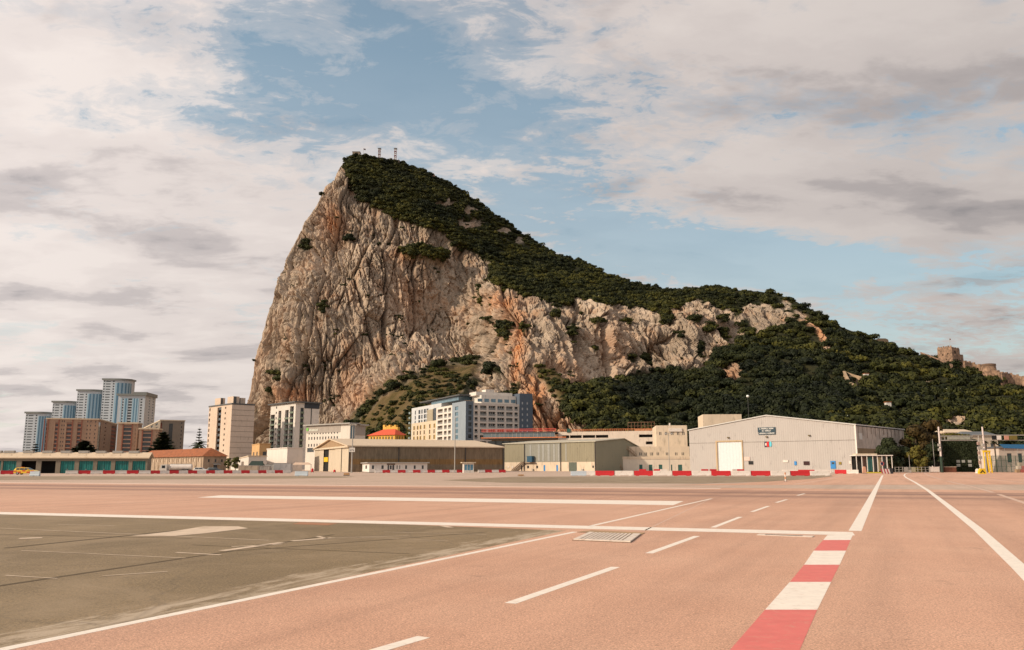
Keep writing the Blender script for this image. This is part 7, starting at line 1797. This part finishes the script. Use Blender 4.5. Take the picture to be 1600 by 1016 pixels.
# gantry: two white poles, sign truss, beam carrying on to the right
def gantry():
    Y = 236; r = empty('road_gantry', at(1471, Y)); tag(r, 'white two-pole road gantry with a long grey sign panel', 'gantry')
    o = r.location.x; X = lambda px: (px - CX) / F * CP * Y - o; H = P(1472, 667, Y).z
    for px in (1471.5, 1540.5):
        x = X(px); MB().tube([(x, 0, 4.5), (x, 0, H)], [.26, .2], 10).build('pole', mat('pinkish_white_paint', (0.62, 0.52, 0.48), .5), r)
        MB().tube([(x, 0, 0), (x, 0, 4.497)], .34, 10).build('pole_base', mat('dark_green_paint', (0.03, 0.05, 0.035), .6) if px < 1500 else STEELG, r)
        for dz in (6.0, 7.3): MB().box(x - .55, x + .1, -.35, .3, dz, dz + .7).build('signal_box', STEELG, r)
    z0, z1 = P(1500, 688.2, Y).z, P(1500, 681.5, Y).z
    for z in (z0, z1): MB().box(X(1472), X(1524), -.12, .12, z - .12, z + .12).build('truss_chord', STEELG, r)
    for i in range(9): 
        x = X(1474) + (X(1522) - X(1474)) * i / 8; MB().box(x - .05, x + .05, -.1, .1, z0 + .121, z1 - .121).build('truss_web', STEELG, r)
    MB().box(X(1483.5), X(1519.5), -.3, -.14, z0 + .2, z1 - .2).build('sign_panel', mat('sage_sign_panel', (0.30, 0.30, 0.25), .5), r)
    MB().box(X(1501), X(1501.6), -.33, -.303, z0 + .2, z1 - .2).build('panel_joint', STEELG, r)
    z2 = P(1570, 680, Y).z
    MB().box(X(1524.5), X(1640), -.12, .12, z2 - .1, z2 + .1).build('beam', STEELG, r); MB().box(X(1524.5), X(1640), -.12, .12, z2 - 1.5, z2 - 1.35).build('beam', STEELG, r)
    for (a, b, m) in ((1553.5, 1560.5, BLK), (1561, 1568, STEELW), (1573, 1580, mat('salmon_panel', (0.5, 0.25, 0.18))), (1581, 1593, mat('olive_panel', (0.16, 0.12, 0.03)))):
        MB().box(X(a), X(b), -.3, -.13, z2 - 1.3, z2 - .15).build('signal_panel', m, r)
gantry()
def yellow_frame():
    Y = 224; r = empty('yellow_frame', at(1538.5, Y)); tag(r, 'tall yellow steel frame with a ladder leg by the gate', 'frame'); o = r.location.x; X = lambda px: (px - CX) / F * CP * Y - o; H = P(1545, 704, Y).z
    MB().tube([(X(1538.8), 0, 0), (X(1538.8), 0, H - .5)], .14, 8).build('leg', YEL, r); MB().box(X(1538), X(1549), -.25, .25, H - .497, H).build('cross_beam', YEL, r)
    for px in (1545.3, 1549.5):
        MB().add([(X(px) - .12, -.15, 0), (X(px) + .12, -.15, 0), (X(px) + .12, .15, 0), (X(px) - .12, .15, 0), (X(px - 1.6) - .12, -.15, H - .5), (X(px - 1.6) + .12, -.15, H - .5), (X(px - 1.6) + .12, .15, H - .5), (X(px - 1.6) - .12, .15, H - .5)], [(3, 2, 1, 0), (4, 5, 6, 7), (0, 1, 5, 4), (1, 2, 6, 5), (2, 3, 7, 6), (3, 0, 4, 7)]).build('ladder_rail', YEL, r)
    for i in range(12):
        t = (i + .7) / 12.5; z = (H - .5) * t; MB().box(X(1545.3 - 1.6 * t) + .1, X(1549.5 - 1.6 * t) - .1, -.06, .06, z, z + .14).build('rung', YEL, r)
yellow_frame()
p = G(1534.5, 740.8); r = empty('traffic_bollard', p); tag(r, 'yellow bollard block with black arrow beside the road lines', 'bollard')
MB().prism([(-.75, 0), (-.85, .45), (-.45, 1.25), (.5, 1.25), (.9, .45), (.8, 0)], -.3, .3, 'y').build('body', YEL, r); MB().add([(-.6, -.32, .25), (0, -.32, .95), (.6, -.32, .25), (.35, -.32, .2), (0, -.32, .6), (-.35, -.32, .2), (-.6, -.302, .25), (0, -.302, .95), (.6, -.302, .25), (.35, -.302, .2), (0, -.302, .6), (-.35, -.302, .2)], [(0, 1, 4, 5), (1, 2, 3, 4), (6, 11, 10, 7), (7, 10, 9, 8)]).build('arrow', BLK, r)
r = empty('white_bollard', G(1527.5, 739.6)); tag(r, 'rounded white bollard left of the yellow arrow bollard', 'bollard')
MB().tube([(0, 0, 0), (0, 0, .2), (0, 0, .9), (0, 0, 1.15)], [.6, .5, .45, .2], 12).build('body', WHITEB, r); MB().tube([(0, 0, .5), (0, 0, .65)], .5, 12).build('band', mat('pale_pink_band', (0.6, 0.35, 0.3)), r)
r = empty('signal_post', at(1533, 226)); tag(r, 'grey post with signal boxes behind the yellow bollard', 'signal post')
z = P(1533, 681, 226).z; MB().tube([(0, 0, 0), (0, 0, z)], .12, 8).build('pole', STEELG, r)
for i in range(5): MB().box(-.5, .05 + .3 * (i % 2), -.3, .2, 2.4 + i * 1.25, 3.2 + i * 1.25).build('signal_box', STEELG if i % 2 else wallmat('dusty_pink_box', (0.35, 0.24, 0.2)), r)
# glazed shelter
def shelter():
    Y = 214; r = empty('glazed_shelter', at(1338.5, Y), -.05); tag(r, 'white-framed glazed shelter with yellow base strip by the hangar corner', 'shelter'); X = lambda px: (px - 1338.5) / F * CP * Y
    H = P(1360, 712.5, Y).z; W = X(1393.5); D = 4
    MB().box(-.2, W + .2, -.3, D, H, H + .22).build('roof', STEELW, r); MB().box(X(1341), X(1373), .8, D - .5, H + .223, H + .6).build('roof_box', CREAM, r)
    for px in (1338.8, 1347, 1355, 1364, 1371, 1378, 1385.5, 1393): MB().box(X(px) - .08, X(px) + .08, -.1, .06, 0, H - .003).build('post', STEELW, r)
    for px in (1338.8, 1393): MB().box(X(px) - .08, X(px) + .08, D - .3, D - .15, 0, H - .003).build('post', STEELW, r)
    ps = (1347, 1355, 1364, 1371, 1378, 1385.5)
    for i, (a, b) in enumerate(zip(ps[:-1], ps[1:])):
        MB().box(X(a) + .09, X(b) - .09, .35, .40, .55, H - .3).build('glass_panel', (mat('brown_poster', (0.10, 0.06, 0.045)), mat('teal_poster', (0.04, 0.13, 0.12)), mat('shelter_glass', (0.05, 0.055, 0.05), .15), mat('cream_poster', (0.33, 0.27, 0.16)), mat('shelter_glass', (0.05, 0.055, 0.05)))[i], r)
    MB().box(X(1353), X(1376), -.12, .3, 0, .32).build('base_strip', mat('yellow_strip', (0.50, 0.40, 0.05)), r)
    MB().box(0, W, D - .12, D - .02, 0, H - .003).build('rear_panel', mat('dark_rear_panel', (0.03, 0.03, 0.028)), r)
shelter()
r = empty('orange_cone_barrier', at(1350, 208)); tag(r, 'pale orange upright barrier panel at the left of the shelter front', 'barrier')
MB().prism([(-.5, 0), (-.35, 1.5), (-.1, 1.7), (.3, 1.6), (.5, 0)], -.15, .15, 'y').build('body', mat('pale_orange_plastic', (0.6, 0.33, 0.22)), r); MB().box(-.7, .7, -.3, .3, -.0, .08).build('foot', BLK, r)
def keep_sign():
    p = G(1379, 740.4); r = empty('road_sign', p, .1); tag(r, 'round red-rimmed road sign over leaning red and white board', 'road sign')
    H = 2.6
    MB().tube([(0, 0, 0), (0, 0, H + .3)], .05, 8).build('pole', STEELG, r); MB().tube([(0, -.08, H - .25), (0, -.05, H - .25)], .48, 20).build('disc', WHITEB, r)
    MB().tube([(0, -.10, H - .25), (0, -.083, H - .25)], .36, 18).build('disc_face', mat('navy_disc', (0.02, 0.03, 0.07)), r)
    ring = [(math.cos(i * math.pi / 10) * .45, -.10, H - .25 + math.sin(i * math.pi / 10) * .45) for i in range(-6, 9)]; MB().tube(ring, .045, 6).build('red_rim', RED, r)
    for i in range(6):
        x0 = -.35 + i * .36; MB().add([(x0, -.35, .05), (x0 + .36, -.35, .05), (x0 + .16, -.2, 1.15), (x0 - .2, -.2, 1.15), (x0, -.30, .05), (x0 + .36, -.30, .05), (x0 + .16, -.15, 1.15), (x0 - .2, -.15, 1.15)], [(0, 1, 2, 3), (7, 6, 5, 4), (0, 4, 5, 1), (1, 5, 6, 2), (2, 6, 7, 3), (3, 7, 4, 0)]).build('stripe', mat('dusky_red', (0.36, 0.06, 0.07)) if i % 2 == 0 else WHITEB, r)
    MB().box(1.7, 2.6, -.2, .7, 0, 1.3).build('ballast_block', mat('dark_grey_block', (0.04, 0.04, 0.042)), r)
keep_sign()
# gate railing and panels at the end of the road
def gate_rail():
    Y = 232; r = empty('gate_railing', at(1398, Y)); tag(r, 'low grey gate railing with pale panels across the road end', 'railing'); o = r.location.x; X = lambda px: (px - CX) / F * CP * Y - o
    for z in (.15, .8, 1.45): MB().box(0, X(1452), -.04, .04, z, z + .08).build('rail', STEELG, r)
    for i in range(10): MB().box(X(1398 + 5.9 * i), X(1398 + 5.9 * i) + .1, -.06, .06, 0, 1.6).build('post', STEELG, r)
    for (a, b, m) in ((1412, 1419, mat('grey_panel', (0.30, 0.27, 0.24))), (1423.5, 1430, mat('khaki_panel', (0.34, 0.30, 0.20)))): MB().box(X(a), X(b), -.12, -.065, .2, 1.5).build('panel', m, r)
gate_rail()
r = empty('white_gate_panel', at(1452, 230)); tag(r, 'white gate panel right of the low railing', 'gate'); MB().box(0, 2.75, -.05, .05, .25, 1.6).build('panel', WHITEB, r)
for x in (.05, 2.7): MB().box(x - .08, x + .08, -.08, .08, 0, 1.75).build('post', STEELG, r)
MB().ball((.9, 0, 1.72), .18, .1, .16).build('lamp', STEELW, r)
r = empty('brick_planter', at(1477, 250)); tag(r, 'low reddish planter left of the ivy building', 'planter'); MB().box(0, 3.2, 0, 1.2, 0, 1.5).build('body', wallmat('reddish_brick', (0.16, 0.06, 0.035))  , r); MB().box(-.1, 3.3, -.1, 1.3, 1.503, 1.65).build('coping', BEIGE, r)
def green_fence():
    Y = 246; r = empty('green_mesh_fence', at(1550, Y)); tag(r, 'green mesh fence before the white-walled building', 'fence'); o = r.location.x; X = lambda px: (px - CX) / F * CP * Y - o; GR = mat('fence_green', (0.03, 0.075, 0.05), .6); H = P(1575, 712, Y).z
    for i in range(13): MB().box(X(1550 + 7.5 * i), X(1550 + 7.5 * i) + .1, -.05, .05, 0, H).build('post', GR, r)
    mb = MB(); x1 = X(1640)
    n = 110
    for i in range(n): mb.box(x1 * i / n, x1 * i / n + .04, -.012, .012, .05, H - .1)
    for z in (.1, H * .35, H * .7, H - .12): mb.box(0, x1, -.02, .02, z, z + .06)
    m_ = mb.build('mesh_panel', GR, r); m_['kind'] = 'stuff'
green_fence()
r = empty('stacked_crates', at(1588, 236)); tag(r, 'stack of coloured crates by the fence at the right edge', 'crates')
for i, (x, z, c) in enumerate([(0, 0, (0.3, 0.2, 0.12)), (1.1, 0, (0.35, 0.1, 0.08)), (2.2, 0, (0.3, 0.3, 0.3)), (.4, .95, (0.4, 0.35, 0.28)), (1.5, .95, (0.32, 0.12, 0.1)), (.9, 1.9, (0.3, 0.26, 0.2))]):
    MB().box(x, x + 1.0, 0, 1.0, z + .004, z + .9).box(x + .1, x + .9, -.03, -.003, z + .2, z + .35).build('crate', mat('crate%d' % i, c, .7), r)

# ------------------------------------------------------------------ covers in the pavement
def drain_cover():
    # a raised concrete collar with white bars over a dark pit
    a, b, c, d = G(896, 844.6), G(985, 848.4), G(1001, 836.2), G(921, 833.4)
    r = empty('drain_grating', a); tag(r, 'white slatted drain grating set in the pink asphalt by the runway line', 'drain grating')
    lo = lambda s, t: (a.lerp(b, s)).lerp(d.lerp(c, s), t) - a
    def slab(s0, s1, t0, t1, z0, z1, name, m):
        q = [lo(s0, t0), lo(s1, t0), lo(s1, t1), lo(s0, t1)]
        MB().add([(v.x, v.y, z0) for v in q] + [(v.x, v.y, z1) for v in q], [(3, 2, 1, 0), (4, 5, 6, 7), (0, 1, 5, 4), (1, 2, 6, 5), (2, 3, 7, 6), (3, 0, 4, 7)]).build(name, m, r)
    CW = mat('grating_white', (0.66, 0.55, 0.46), .7, .12, 4.0, 0, (0.48, 0.35, 0.27), .2, 6)
    slab(-.015, 1.015, -.03, 1.03, .006, .013, 'pit', mat('pit_dark', (0.17, 0.10, 0.065), .9)); slab(0, .10, 0, 1, .0135, .04, 'edge_plate', CW); slab(.86, 1, 0, 1, .0135, .04, 'edge_plate', CW); slab(.1, .86, 0, .07, .0135, .035, 'end_plate', CW)
    for i in range(10): slab(.125 + .073 * i, .125 + .073 * i + .044, .07, 1, .0135, .035, 'bar', CW)
    q = [G(900, 832.2), G(925, 829.4), G(1008, 833.2), G(1003, 835.8), G(920, 832.6)]
    sheet('repair_strip', [(v - a) for v in q], .0145, mat('repair_tarmac', (0.36, 0.23, 0.125), .9, .15, 2.0), r)
drain_cover()
def slot_drain():
    a, b = G(1182, 836.9), G(1269, 840.2); d = (b - a).normalized(); n = Vector((-d.y, d.x, 0)); W = (b - a).length
    r = empty('slot_drain', a, math.atan2(d.y, d.x)); tag(r, 'pale slot drain with dark slots beside the striped kerb marking', 'slot drain')
    CW = mat('grating_white', (0.66, 0.55, 0.46))
    MB().box(0, W, .003, .36, .006, .02).build('frame', CW, r)
    m = 22
    for i in range(m): MB().box(W * .14 + W * .68 * i / m, W * .14 + W * .68 * (i + .62) / m, .07, .25, .0205, .0225).build('slot', mat('slot_dark', (0.06, 0.025, 0.02)), r)
slot_drain()
